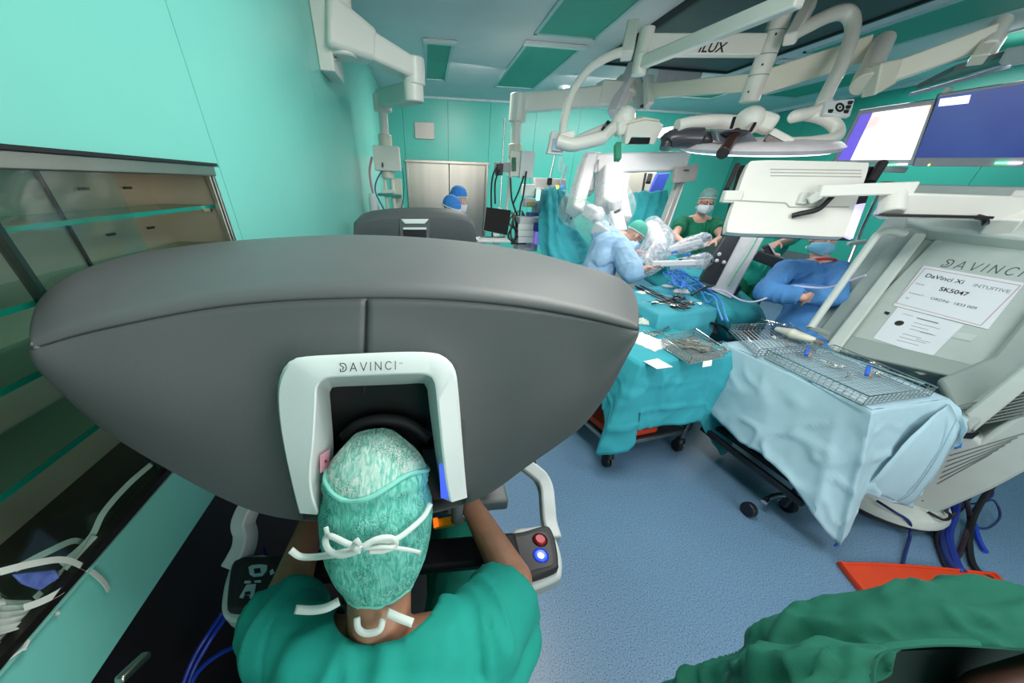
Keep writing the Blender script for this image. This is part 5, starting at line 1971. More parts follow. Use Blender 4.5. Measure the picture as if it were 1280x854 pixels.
# loose things on the near table
def crumple(name, c, sx, sy, h, mt, label, cat='cloth', seed=1, rz=0):
    R = Matrix.Rotation(rz, 3, 'Z')
    rows = []
    for i in range(25):
        row = []
        for j in range(25):
            u, v = i / 24 * 2 - 1, j / 24 * 2 - 1
            edge_ = max(0, 1 - max(abs(u), abs(v)) ** 4)
            z = h * edge_ * (.45 + .9 * abs(noise.noise(V(u * 2.2, v * 2.2, seed))))
            q = R @ V(u * sx / 2 * (1 + .08 * noise.noise(V(v * 3, seed, 1))), v * sy / 2 * (1 + .08 * noise.noise(V(u * 3, 2, seed))), 0)
            row.append(Vector(c) + q + V(0, 0, z + .003))
        rows.append(row)
    return tag(MB().grid(rows).build(name, mt, ang=70, solid=.003), label, cat)


cloth_w = mat('white_cloth', '#e8e6e4', .85, var=.03, bump=.2, bscale=200)
crumple('white_cloth', Z(808, 428, .90), .20, .26, .045, cloth_w, 'crumpled white cloth on the near teal table against the console edge', seed=3, rz=.4)
crumple('gauze_roll', Z(812, 405, .90), .2, .1, .05, mat('gauze_cream', '#dcdcd2', .85), 'bundle of cream gauze at the back of the near teal table', 'gauze', seed=5, rz=-.4)
tag(MB().prism([Z(804, 452, zt), Z(822, 448.5, zt), Z(841, 459, zt), Z(821, 461.5, zt)], (0, 0, .002)).build('paper_slip', paper, smooth=False), 'small white paper slip on the front of the near teal table', 'paper')
for i, (p, q) in enumerate((((806, 417), (838, 412)), ((812, 419), (843, 419)), ((822, 416), (836, 409)))):
    pa, pb = Z(*p, zt + .006), Z(*q, zt + .006)
    scissors(pa.lerp(pb, .5), math.atan2((pb - pa).y, (pb - pa).x), (pb - pa).length, steel_i, ['steel forceps lying behind the white cloth on the near teal table', 'steel forceps just left of the clear instrument box', 'short steel clamp at the back edge of the near teal table'][i], 'forceps behind the instrument box', 'forceps')

# ------------------------------------------------------------------ instrument stand behind it
A2, B2 = V(1.746, 2.245, 1.0), V(2.344, 2.393, 1.0)
dv = V(-.24, .97, 0) * .92
C2, D2 = B2 + dv, A2 + dv
D2 = V(1.72, 2.95, 1.0)
C2 = V(2.42, 3.15, 1.0)
ms = thing('instrument_stand', 'steel stand under the second teal drape, behind the near table', 'stand', (2.05, 2.7, 0))
m4 = [p.lerp((A2 + B2 + C2 + D2) / 4, .06) - V(0, 0, .03) for p in (A2, B2, C2, D2)]
MB().prism(m4, (0, 0, .022)).build('top_frame', steel, ms, bevel=.004)
for p in m4:
    MB().bar((p.x, p.y, .1), (p.x, p.y, .97), .03, .03, up=(1, 0, 0)).build('leg', steel, ms, bevel=.004)
    caster((p.x, p.y, 0), ms)
lows = [(0, A2 + V(.0, -.03, -.22)), (.06, A2 + V(.05, -.05, -.36)), (.5, A2.lerp(B2, .5) + V(.02, -.05, -.34)), (.94, B2 + V(-.04, -.04, -.40)), (1.0, B2 + V(.04, .0, -.38)), (1.5, B2.lerp(C2, .5) + V(.05, 0, -.3)), (2, C2 + V(.03, .03, -.3)), (2.5, C2.lerp(D2, .5) + V(0, .04, -.3)), (3, D2 + V(-.03, .03, -.3)), (3.5, D2.lerp(A2, .5) + V(-.04, 0, -.12)), (4, A2 + V(0, -.03, -.22))]
drape('table_drape', [A2, B2, C2, D2], lows, mat('drape_aqua', '#45a8b8', .85, var=.05, scale=5, bump=.2, bscale=250), 'blue green drape over the second stand, black handled instruments lying on it', amp=.008, wave=.012, waves=11, seed=6, crease=.005)
blk = mat('instrument_black', '#1b1b20', .35, var=.1)
random.seed(5)
for i, (p, q) in enumerate((((794, 358), (832, 372)), ((796, 360), (840, 380)), ((800, 357), (838, 374)), ((820, 375), (846, 382)), ((826, 371), (852, 378)), ((815, 380), (842, 374)))):
    pa, pb = Z(*p, 1.012), Z(*q, 1.012 + .004 * i)
    t = thing('laparoscopic_grasper', 'long black shafted grasper with black grip lying on the second teal stand', 'instrument', pa, 'black graspers on the second stand')
    MB().tube([pa, pb], .006, 8).build('shaft', blk, t)
    d_ = (pb - pa).normalized()
    s_ = d_.cross(V(0, 0, 1))
    for s in (-1, 1):
        g0 = pb + s_ * s * .01
        MB().tube(catmull([g0, g0 + d_ * .05 + s_ * s * .03, g0 + d_ * .09 + s_ * s * .02, g0 + d_ * .07 - s_ * s * .005], 4), .008, 8).build('grip', blk, t)
for i, (px, py) in enumerate(((846, 368), (852, 371), (858, 377), (866, 380), (836, 384), (812, 381))):
    c = Z(px, py, 1.006)
    scissors(c + V(0, 0, .004 * i), .6 + i * .5, .15, steel_i, 'steel ring handled clamp among the black graspers on the second stand', 'steel clamps on the second stand')
tag(MB().lathe([(0, .004), (.05, .004), (.055, .012), (.05, .012), (.045, .007), (0, .007)], Z(834, 359, 1.0), 20).build('gauze_pad', cloth_w), 'round white swab at the back of the second teal stand', 'swab')
crumple('gauze_pad', Z(805, 366, 1.0), .14, .08, .012, cloth_w, 'flat white swab at the left of the second teal stand', 'swab', seed=8, rz=.3)
crumple('white_sponge', Z(851, 366, 1.002), .14, .06, .035, cloth_w, 'rolled white swab among the instruments on the second stand', 'swab', seed=9, rz=-.3)

# ------------------------------------------------------------------ patient table with drapes, tubing
zp = .98
PT_ = [Z(800, 322, 1.0), Z(868, 330, .98), Z(952, 388, .92), Z(905, 408, .88)]
pt = thing('operating_table', 'operating table under the wide teal drapes, robot arms above it', 'table', (2.6, 3.0, 0))
MB().box((2.75, 3.1, .78), (.5, 1.3, .1), -.25).build('tabletop', cont_rubber, pt, bevel=.02)
MB().box((2.75, 3.1, .4), (.3, .4, .7), -.25).build('pedestal', steel, pt, bevel=.03)
MB().box((2.75, 3.1, .06), (.5, .8, .12), -.25).build('base', steel, pt, bevel=.03)
rows = [
    [Z(797, 318, 1.10), Z(822, 316, 1.16), Z(850, 318, 1.12), Z(872, 326, .98), Z(880, 335, .8)],
    [Z(790, 328, 1.02), Z(824, 326, 1.14), Z(862, 332, 1.12), Z(896, 344, .98), Z(905, 352, .75)],
    [Z(800, 345, .95), Z(850, 345, 1.06), Z(890, 356, 1.05), Z(930, 370, .93), Z(942, 382, .7)],
    [Z(840, 372, .9), Z(880, 370, 1.0), Z(908, 376, 1.0), Z(948, 386, .88), Z(958, 400, .66)],
    [Z(870, 400, .75), Z(893, 393, .92), Z(912, 394, .94), Z(940, 402, .84), Z(948, 420, .62)],
    [Z(880, 436, .5), Z(896, 428, .62), Z(908, 426, .68), Z(925, 430, .6), Z(938, 440, .45)],
]
sheet('patient_drape', rows, drape_dark, 'wide teal surgical drape covering the patient between stand and white column', amp=.025, seed=4)
tub = mat('blue_tubing', '#4c90ee', .3, var=.1)
random.seed(3)
for k in range(5):
    base = [(838, 338), (850, 345), (845, 352), (858, 357), (866, 350), (852, 340), (840, 346)]
    pts = []
    for i in range(9):
        px, py = base[(i * (k + 2)) % 7]
        pts.append(Z(px + random.uniform(-10, 14), py + random.uniform(-7, 8), 1.1 + .03 * random.random()))
    tag(MB().tube(catmull(pts, 6), .0042, 6).build('blue_tubing', tub), 'tangled thin blue tubing heaped on the patient drape', 'tubing', 'blue tubing on the patient drape')
for i, pts in enumerate(([(868, 356), (885, 362), (900, 375), (906, 392), (910, 402)], [(880, 365), (893, 372), (897, 385), (903, 400)], [(865, 352), (876, 364), (884, 378), (890, 372), (884, 364)])):
    tag(MB().tube(catmull([Z(px, py, 1.08 - .02 * j) for j, (px, py) in enumerate(pts)], 6), .006, 6).build('blue_tubing', tub), ['long blue tube running down the patient drape to its near edge', 'second blue tube running beside the long one down the drape', 'short looped blue tube at the middle of the patient drape'][i], 'tubing')
tag(MB().tube(catmull([Z(865, 369, 1.09), Z(878, 361, 1.13), Z(892, 357, 1.12)], 6), .009, 6).build('black_cable', black), 'short black cable lying over the patient drape', 'cable')
tag(MB().tube(catmull([Z(889, 404, .9), Z(903, 408, .86), Z(912, 415, .8), Z(916, 424, .75)], 6), .012, 6).build('black_cable', black), 'black cable hanging over the near edge of the patient drape', 'cable')
wc = mat('white_cable', '#c9c3e0', .4)
tag(MB().tube(catmull([Z(862, 346, 1.1), Z(885, 360, 1.1), T(905, 364, 2.75), T(925, 375, 2.6), T(944, 377, 2.5), T(965, 369, 2.45), T(985, 358, 2.4), T(1030, 360, 2.3), T(1058, 352, 2.2), T(1082, 344, 2.1)], 6), .007, 6).build('white_cable', wc), 'pale lilac cable sweeping across in front of the seated blue gown', 'cable')

# ------------------------------------------------------------------ pale draped table at the right
A3, B3, C3, D3 = V(2.20, 1.10, .9), V(2.77, 1.16, .9), V(2.76, 2.02, .9), V(2.08, 1.95, .9)
t3 = thing('instrument_trolley', 'dark framed trolley on casters under the pale blue drape at right', 'trolley', (2.45, 1.55, 0))
m3 = [p.lerp((A3 + B3 + C3 + D3) / 4, .07) - V(0, 0, .032) for p in (A3, B3, C3, D3)]
MB().prism(m3, (0, 0, .022)).build('top_frame', steel, t3, bevel=.004)
for p in m3:
    MB().bar((p.x, p.y, .12), (p.x, p.y, .87), .03, .03, up=(1, 0, 0)).build('leg', mat('dark_steel', '#33363b', .4, .6), t3, bevel=.004)
lowq = [V(p.x, p.y, .28) for p in m3]
lowq[3] = lowq[3].lerp(lowq[0], .2)
lowq[2] = lowq[2].lerp(lowq[1], .2)
MB().prism(lowq, (0, 0, .03)).build('lower_shelf', mat('shelf_dark', '#3a3d42', .4, .4), t3, bevel=.004)
MB().bar(lowq[3] + V(-.05, .02, -.02), lowq[0] + V(-.05, -.1, -.02), .03, .04).build('side_rail', mat('dark_steel', '#33363b', .4, .6), t3, bevel=.005)
for px, py in ((936, 637), (986, 632)):
    c = Z(px, py, .045)
    w_ = MB().cyl(c + V(-.02, 0, 0), c + V(.02, 0, 0), .05, n=20).build('caster', mat('caster_navy', '#11131f', .45), t3, bevel=.008)
MB().tube(catmull([Z(955, 628, .09), Z(962, 622, .11), Z(975, 619, .12), Z(1000, 620, .12)], 4), .02, 10).build('caster_arm', chrome, t3)
lows = [(-1.0, D3 + V(-.05, .06, -.42)), (-.75, X(930, 552, 2.06)), (-.55, X(954, 567, 2.06)), (-.35, X(985, 596, 2.10)), (-.16, X(1018, 645, 2.16)), (-.04, Z(1042, 674, .12)), (.02, Z(1048, 678, .12)), (.06, Z(1060, 655, .16)), (.1, Y(1076, 612, 1.0)), (.3, Y(1105, 622, .99)), (.52, Y(1135, 632, .98)), (.75, Y(1166, 592, 1.0)), (1.0, Y(1201, 537, 1.03)), (1.12, Y(1196, 520, 1.12)), (1.5, C3.lerp(B3, .5) + V(.05, 0, -.4)), (2.0, C3 + V(.04, .04, -.4)), (2.5, C3.lerp(D3, .5) + V(0, .05, -.4)), (3.0, D3 + V(-.05, .06, -.42))]
drape('table_drape', [A3, B3, C3, D3], lows, drape_pale, 'pale blue drape over the right trolley, one corner hanging almost to the floor', amp=.016, wave=.014, waves=8, n_per=220, rows=30, seed=9)
fl = [[Y(1186, 505, 1.13), Y(1150, 535, 1.05), Y(1100, 590, .99), Y(1079, 612, .985)],
      [Y(1192, 515, 1.10), Y(1168, 560, 1.0), Y(1130, 605, .965), Y(1106, 622, .965)],
      [Y(1201, 536, 1.04), Y(1172, 590, .97), Y(1145, 625, .95), Y(1134, 633, .955)]]
sheet('drape_flap', fl, drape_pale, None, amp=.006, seed=3, parent=bpy.data.objects['table_drape.002'])
MB().tube(catmull([Y(1196, 524, 1.05), Y(1170, 574, .975), Y(1140, 616, .945), Y(1122, 628, .95)], 4), .0025, 6).build('hem', mat('hem_blue', '#86a9b8', .85), bpy.data.objects['table_drape.002'])
tag(MB().box(Z(1046, 681, .1), (.02, .012, .03)).build('drape_clip', mat('clip_blue', '#2b55b8', .4), bevel=.003), 'tiny blue clip on the lowest corner of the pale drape', 'clip')

zt3 = .912
W0, W1, W2, W3 = V(2.165, 1.125, zt3), V(2.655, 1.175, zt3), V(2.68, 1.72, zt3), V(2.13, 1.67, zt3)
wire_tray('wire_basket', [W0, W1, W2, W3], .055, 'wide steel wire basket on the front of the pale draped table', pitch=.032, r=.0017, rim=.0032)
U0, U1, U2, U3 = V(2.10, 1.70, zt3), V(2.60, 1.75, zt3), V(2.78, 2.14, zt3), V(2.28, 2.14, zt3)
wire_tray('wire_basket', [U0, U1, U2, U3], .05, 'second steel wire basket behind the front one, pale instrument in it', pitch=.032, r=.0017, rim=.0032)
tag(MB().tube([Z(1016, 431, .965), Z(1156, 480, .965)], .005, 8).build('retaining_rod', chrome), 'thin steel rod lying lengthwise across the front wire basket', 'rod')
pz = thing('probe', 'pale cream ultrasound shaped probe lying in the rear wire basket', 'probe', Z(1000, 420, .93))
MB().limb([Z(972, 412, .95), Z(990, 417, .96), Z(1015, 425, .955)], [.02, .034, .022], 14).build('body', mat('probe_cream', '#dfdccb', .4), pz)
MB().limb([Z(1015, 425, .955), Z(1027, 429, .95)], [.018, .012], 10).build('tip', mat('probe_tip', '#8b6c4f', .4), pz)
for i, (px, py) in enumerate(((1009, 438), (1085, 463))):
    c = thing('blue_clamp', ['small bright blue clip standing in the middle of the front wire basket', 'small bright blue clip standing nearer the tower in the front wire basket'][i], 'clip', Z(px, py + 4, .93), 'blue clips in the wire basket')
    MB().bar(Z(px - 1.5, py + 6, .93), Z(px + 1, py - 5, .95), .018, .022).build('clip_body', mat('clip_bright_blue', '#2f6fe0', .35), c, bevel=.004)
    MB().bar(Z(px + 2, py + 8, .93), Z(px + 4, py + 2, .94), .01, .01).build('clip_tail', mat('tail_copper', '#b08a6a', .4), c, bevel=.002)
for i, (px, py) in enumerate(((975, 422), (984, 428), (1035, 454), (1042, 457), (1060, 470), (1098, 458), (1110, 470))):
    scissors(Z(px, py, .925), .9 * i, .12, steel_i, 'small steel clamp lying in the wire baskets on the pale drape', 'steel clamps in the wire baskets')
for i, (px, py) in enumerate(((945, 405), (958, 403), (970, 404), (985, 402), (998, 401))):
    scissors(Z(px, py, .94), .5 + .8 * i, .15, steel_i, 'steel clamp in the far corner of the rear wire basket', 'steel clamps in the rear wire basket')

# ------------------------------------------------------------------ vision tower
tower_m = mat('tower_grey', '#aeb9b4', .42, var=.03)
tower_d = mat('tower_dark_grey', '#8f9c97', .45, var=.03)  # one even darker grey for rims, ledge and stem
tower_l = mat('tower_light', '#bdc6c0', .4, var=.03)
tw = thing('vision_tower', 'tall pale grey equipment tower with a sloping lettered front and paper notices', 'tower', (3.4, 1.35, 0))
q = quad([(1154.5, 332), (1281, 354), (1235, 412), (1116, 382)], 2.2)
tp = q[0]
tn = (q[1] - q[0]).cross(q[3] - q[0]).normalized()
tn = tn if tn.dot(CAM - tp) > 0 else -tn
tu = (q[1] - q[0]).normalized()
tv = tn.cross(tu)
tv = tv if tv.z > 0 else -tv


def P3(px, py, off=0):
    return PL(px, py, tp + tn * off, tn)


def slab(pts, off, th, name, mt, bevel=0, parent=tw):
    return MB().prism([P3(*q_, off - th) for q_ in pts], tn * th).build(name, mt, parent, bevel=bevel, smooth=bevel > 0)


slab([(1128, 290), (1340, 312), (1340, 420), (1215, 500), (1130, 505), (1004, 445)], -.06, .5, 'body', tower_m, .02)
slab([(1170, 300), (1330, 320), (1300, 380), (1232, 462), (1150, 470), (1052, 420)], -.045, .02, 'front_panel', tower_m, .006)
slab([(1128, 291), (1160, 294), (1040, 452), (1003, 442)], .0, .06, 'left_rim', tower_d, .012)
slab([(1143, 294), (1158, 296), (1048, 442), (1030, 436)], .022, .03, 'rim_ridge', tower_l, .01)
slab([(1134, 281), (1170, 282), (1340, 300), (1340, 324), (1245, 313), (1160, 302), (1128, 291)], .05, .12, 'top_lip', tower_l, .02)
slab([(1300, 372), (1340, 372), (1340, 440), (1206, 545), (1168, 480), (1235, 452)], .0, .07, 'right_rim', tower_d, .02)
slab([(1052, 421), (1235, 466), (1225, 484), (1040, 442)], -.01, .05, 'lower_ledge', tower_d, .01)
# lettering and notices
ta, tb_ = P3(1176, 333, -.043), P3(1277.5, 346, -.043)
stroke_word('lettering', 'DAVINCI', ta, tb_ - ta, tv, .055, (tb_ - ta).length * 1.0, .004, mat('grey_ink', '#4f5856', .5), tw)
s1 = thing('notice', 'larger printed notice sheet with a thin red border on the tower front', 'notice', P3(1190, 380))
sheet_m = mat('notice_paper', '#d3d9de', .5, var=.01)
MB().prism([P3(*k_, -.042) for k_ in ((1154.5, 332), (1281, 354), (1235, 412), (1116, 382))], tn * .0012).build('sheet', sheet_m, s1, smooth=False)
bd = [(1156.5, 335.5), (1276, 357), (1226, 407), (1119.5, 378.5)]
bb = MB()
for a, b in zip(bd, bd[1:] + bd[:1]):
    bb.bar(P3(*a, -.0402), P3(*b, -.0402), .0022, .0006, up=tn)
bb.build('border', mat('red_line', '#a8555c', .5), s1, smooth=False)
shu = tu
shv = (P3(1154.5, 332) - P3(1116, 382)).normalized()


def note(parent, s, px, py, size, off=-.0403, mt=ink, shear=.0, thick=.0, width=1):
    text('lettering', s, P3(px, py, off), shu, shv, size, mt, parent, shear=shear, thick=thick, width=width)


grey_t = mat('grey_print', '#6a7076', .6)
note(s1, 'DaVinci Xi', 1155, 346, .040, shear=.1, thick=.012)
note(s1, 'INTUITIVE', 1215, 358, .032, mt=grey_t)
note(s1, 'SK5047', 1173, 363, .040, thick=.02)
note(s1, 'ORDNr  1833 009', 1162, 374, .026)
note(s1, 'Gerät:', 1144, 355, .017, mt=grey_t)
note(s1, 'Inventarnr:', 1136, 366.5, .017, mt=grey_t)
note(s1, 'ID:', 1131, 373, .017, mt=grey_t)
s2 = thing('notice', 'smaller printed sheet with a black dot, below the bordered notice on the tower', 'notice', P3(1150, 420))
MB().prism([P3(*k_, -.043) for k_ in ((1122, 384), (1205, 406), (1164, 447), (1091, 423))], tn * .001).build('sheet', sheet_m, s2, smooth=False)
pc = P3(1124, 404, -.0415)
MB().lathe([(0, .0015), (.017, .0015), (.02, 0)], pc, 24, Matrix((tu, tv, tn)).transposed()).build('black_dot', ink, s2)
lines = [(1146, 397.5, 28, 3), (1142, 403, 34, 1.2), (1139, 407, 22, 1.2), (1137, 411, 30, 1.2), (1128, 417, 24, 1.2), (1124, 421, 34, 1.2), (1121, 425, 28, 1.2), (1150, 415, 20, 1.2), (1145, 424, 18, 1.2), (1128, 392, 14, 1)]
lm = MB()
for px, py, ln, th_ in lines:
    lm.bar(P3(px, py, -.0418), P3(px + ln * .97, py + ln * .25, -.0418), .0022 * th_, .0005, up=tn)
lm.build('print_lines', grey_t, s2, smooth=False)
MB().prism([P3(*k_, -.043) for k_ in ((1195, 415), (1222, 419), (1214, 427), (1190, 422))], tn * .001).build('type_label', mat('label_grey', '#b9c4c0', .5), tw, smooth=False)
MB().prism([P3(*k_, -.043) for k_ in ((1107, 389), (1113, 391), (1110, 394), (1105, 392))], tn * .001).build('small_mark', ink, tw, smooth=False)
# push handle
MB().tube(catmull([T(1130, 292, 2.2), T(1112, 289, 2.15), T(1099, 292, 2.15), T(1088, 305, 2.15), T(1050, 358, 2.2), T(1013, 410, 2.25)], 5), .022, 12).build('push_handle', tower_l, tw)
MB().bar(T(1012, 409, 2.25), T(1034, 417, 2.3), .04, .03).build('handle_foot', tower_d, tw, bevel=.006)
# lower body and base, standing on the floor
ln_ = V(-.78, -.62, 0)
lp = V(2.98, 1.12, .4)


def P4(px, py, off=0):
    return PL(px, py, lp + ln_ * off, ln_)


def slab4(pts, off, th, name, mt, bevel=0):
    return MB().prism([P4(*k_, off - th) for k_ in pts], ln_ * th).build(name, mt, tw, bevel=bevel, smooth=bevel > 0)


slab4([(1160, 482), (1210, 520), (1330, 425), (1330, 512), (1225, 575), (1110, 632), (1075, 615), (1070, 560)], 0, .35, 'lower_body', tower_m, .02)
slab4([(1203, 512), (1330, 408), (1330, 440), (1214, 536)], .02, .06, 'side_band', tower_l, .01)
for i in range(9):
    t_ = i / 8
    slab4([(1215 + 6 * t_ - 22 * t_, 531 - 37 * t_ + 37 * t_ * .35), (1330, 508 - 44 * t_ + 12 * t_), (1330, 510 - 44 * t_ + 12 * t_), (1214 + 6 * t_ - 22 * t_, 533 - 37 * t_ + 37 * t_ * .35)], .003, .006, 'vent_slat', mat('vent_grey', '#727b78', .5))
slab4([(1201, 541), (1224, 541), (1215, 548), (1199, 547)], .004, .01, 'dark_slot', black)
slab4([(1194, 549), (1203, 548), (1201, 558), (1193, 560)], .01, .02, 'blue_catch', mat('catch_blue', '#2477c8', .4), .003)
for i in range(6):
    slab4([(1172 + i * 3, 604 - i * 7), (1240 + i * 8, 566 - i * 5), (1240 + i * 8, 567.2 - i * 5), (1172 + i * 3, 605.2 - i * 7)], .003, .005, 'vent_slat', mat('vent_grey', '#727b78', .5))
bc = V(3.08, 1.22, 0)
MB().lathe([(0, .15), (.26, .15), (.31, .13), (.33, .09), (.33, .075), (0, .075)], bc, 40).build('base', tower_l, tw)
MB().lathe([(0, .075), (.325, .075), (.31, .04), (0, .04)], bc, 40).build('base_skirt', mat('skirt_maroon', '#3a2a2c', .5), tw)
for a in (3.5, 4.6, 5.6):
    MB().cyl(bc + V(math.cos(a) * .24 - .02, math.sin(a) * .24, .035), bc + V(math.cos(a) * .24 + .02, math.sin(a) * .24, .035), .035, n=16).build('caster', black, tw)
MB().box(bc + V(.05, .1, .3), (.3, .3, .32)).build('stem', tower_d, tw, bevel=.03)
# cables
cab_l = [
    ([(1280, 545, .5), (1262, 556, .42), (1250, 572, .35), (1236, 582, .3), (1222, 602, .2), (1200, 636, .1), (1175, 652, .03), (1150, 660, .02)], .014, black, 'thick black cable running down from the photo edge behind the tower base'),
    ([(1285, 560, .45), (1265, 580, .36), (1240, 608, .22), (1220, 640, .1), (1212, 670, .02), (1214, 700, .015), (1224, 716, .015), (1240, 724, .015)], .015, black, 'black cable curving along the floor to the orange mat'),
    ([(1204, 596, .4), (1206, 620, .25), (1212, 650, .05), (1200, 690, .02), (1188, 706, .015)], .012, mat('maroon_cable', '#2d1a22', .45), 'dark maroon cable behind the tower base'),
    ([(1194, 594, .4), (1196, 612, .3), (1193, 640, .08), (1185, 672, .02), (1196, 708, .02), (1203, 716, .02)], .022, mat('deep_blue_cable', '#1b2f86', .45), 'thick blue cable falling beside the tower base'),
    ([(1183, 600, .35), (1182, 625, .2), (1176, 660, .03), (1180, 690, .02), (1192, 712, .02)], .018, navy_cable, 'navy cable falling just left of the thick blue one'),
    ([(1212, 612, .3), (1235, 600, .22), (1240, 620, .15), (1215, 630, .1), (1200, 622, .1), (1225, 610, .1)], .006, navy_cable, 'thin navy cable coiled in a loop behind the tower base'),
    ([(1210, 640, .1), (1240, 625, .1), (1250, 645, .05), (1235, 660, .02), (1214, 658, .02)], .006, navy_cable, 'thin navy cable loop lying lower than the first loop'),
    ([(1096, 626, .16), (1118, 640, .16), (1136, 652, .12), (1138, 668, .03), (1132, 690, .012), (1128, 706, .012)], .008, navy_cable, 'thin dark blue cable crossing the tower base to the orange mat'),
    ([(1152, 625, .2), (1172, 634, .17), (1188, 644, .16), (1180, 650, .16), (1160, 640, .16)], .008, black, 'short black cable looped on the tower base'),
    ([(1178, 650, .08), (1170, 672, .02), (1178, 700, .012), (1184, 712, .012)], .01, black, 'black cable on the floor under the tower base'),
    ([(1218, 655, .03), (1224, 676, .012), (1232, 690, .012)], .012, blue_cable, 'short blue cable end on the floor right of the tower'),
]
for pts, r, mt_, lab in cab_l:
    tag(MB().tube(catmull([Z(px, py, z) for px, py, z in pts], 6), r, 8).build('cable', mt_), lab, 'cable')
# orange floor mat
om = catmull([Z(1047, 708, .0), Z(1052, 707, .0), Z(1100, 708, .0), Z(1170, 713, .0), Z(1225, 719, .0), Z(1246, 725, .0), Z(1280, 790, 0), Z(1200, 840, 0), Z(1130, 800, 0), Z(1085, 755, 0)], 4, closed=True)
orange = thing('orange_mat', 'flat bright orange plastic board with raised rim on the floor at right', 'board', Z(1150, 760, 0))
MB().prism([p + V(0, 0, .004) for p in om], (0, 0, .022)).build('board', mat('orange_board', '#c43c18', .45, var=.05), orange, bevel=.006)
co_ = sum(om, Vector()) / len(om)
MB().tube([p.lerp(co_, .03) + V(0, 0, .028) for p in om], .008, 8, closed=True).build('rim', mat('orange_rim', '#c93a14', .45), orange)

# ------------------------------------------------------------------ person at the lower right edge
def foreground_person():
    t = thing('person', 'person in green scrubs cut by lower right edge, dark bare arm in the sleeve', 'person', (.62, .1, 0))
    b = MB()
    arm = [T(1215, 925, .66), T(1260, 880, .63), T(1350, 850, .60)]
    b.limb(arm, [.06, .055, .05], 16)
    tor = [V(.62, -.05, .55), V(.60, .0, .85), V(.62, .02, 1.1)]
    b.limb(tor, [.14, .13, .10], 18)
    b.limb([tor[2], V(.66, -.1, 1.32)], [.07, .06])
    add_head(b, V(.68, -.16, 1.46), (.6, .6, -.2))
    hand(b, T(1400, 832, .58), (1, .1, -.1), (0, 0, -1), 1, .4)
    b.limb([T(1350, 850, .60), T(1400, 832, .58)], [.05, .03], 14)
    for sx in (-.09, .09):
        b.limb([V(.6 + sx, -.05, .6), V(.6 + sx, 0, .3), V(.6 + sx, -.02, .08)], [.085, .06, .045])
    bake_remesh(b, 'body', mat('brown_skin', '#5a3c30', .5, var=.08, scale=30), t, .010, 3)
    c = MB()
    ridge = [(845, 876, .95), (900, 876, .90), (965, 866, .84), (1030, 842, .78), (1100, 824, .74), (1180, 814, .70), (1290, 810, .68)]
    rr = [.05, .07, .10, .125, .135, .135, .14]
    c.limb([T(*p) - V(0, 0, .03) for p in ridge], rr, 18)
    c.limb([T(1000, 890, .80), T(1080, 875, .72), T(1180, 852, .68), T(1320, 842, .66)], [.12, .12, .085, .085], 18)
    c.limb([V(.60, .0, .75), V(.62, .02, 1.02), V(.62, .02, 1.12)], [.17, .165, .155], 18)
    c.limb([V(.62, .02, 1.12), V(.66, -.09, 1.28)], [.10, .075], 18)
    op0, op1 = T(1110, 905, .60), T(1250, 868, .585)
    ax = (T(1300, 850, .58) - T(1130, 880, .60)).normalized()

    def cut(p):
        q_ = p - T(1180, 868, .52)
        pr = pix(p)
        d_ = (p - CAM).dot(AF)
        inside = pr[1] > 808 + 22 * math.exp(-((pr[0] - 1085) / 22) ** 2) + (6 if pr[0] > 1230 else 0) and pr[0] > 1092
        return inside and d_ < .66
    f1 = fold_fn(.012, (8, 9, 12), 12)

    def fold(p, n):
        # creases running from the sleeve hem along the cloth towards the left
        pr = pix(p)
        g = math.sin((pr[1] - 728) * .14 + (pr[0] - 1000) * .012 + .8 * noise.noise(p * 6)) * .006
        if pr[0] < 1040:
            g += .014 * max(0, math.sin((pr[0] - 870) * .075 + (pr[1] - 800) * .05)) ** 3
        return f1(p, n) + g
    bake_remesh(c, 'scrub_top', mat('scrub_fore', '#07624d', .85, var=.06, scale=7, bump=.15, bscale=500), t, .008, 5, fold, cut, .004)
    hem = [T(x, y, .63) for x, y in ((1087, 850), (1090, 826), (1104, 811), (1130, 806), (1180, 803), (1240, 806), (1300, 811))]
    MB().tube(catmull(hem, 6), .007, 8).build('sleeve_hem', mat('scrub_fore', '#07624d', .85), t)
    MB().prism([T(1092, 815, .70), T(1300, 808, .70), T(1300, 900, .70), T(1092, 900, .70)], (.02, .03, -.02)).build('sleeve_shade', mat('sleeve_dark', '#0b2b26', .9), t, smooth=False)  # dark sheet painting the shade inside the sleeve opening


foreground_person()

# blue cables hanging beside the left armrest
for pts, lab in (([(277, 768), (262, 790), (248, 812), (238, 832), (226, 862)], 'bright blue cable at lower left running beside the left armrest'), ([(282, 772), (268, 792), (254, 815), (243, 836), (234, 862)], 'second blue cable alongside the bright one at lower left'), ([(312, 802), (285, 812), (262, 826), (246, 842), (238, 858)], 'thin blue cable curving below the left armrest at lower left'), ([(330, 684), (336, 700), (350, 720), (362, 740)], 'thin dark blue cable under the left armrest bracket')):
    zz = [.84, .8, .78, .76, .74]
    tag(MB().tube(catmull([Z(px, py, z) for (px, py), z in zip(pts, zz)], 6), .0055, 8).build('blue_cable', blue_cable if pts[0][0] != 330 else navy_cable), lab, 'cable')

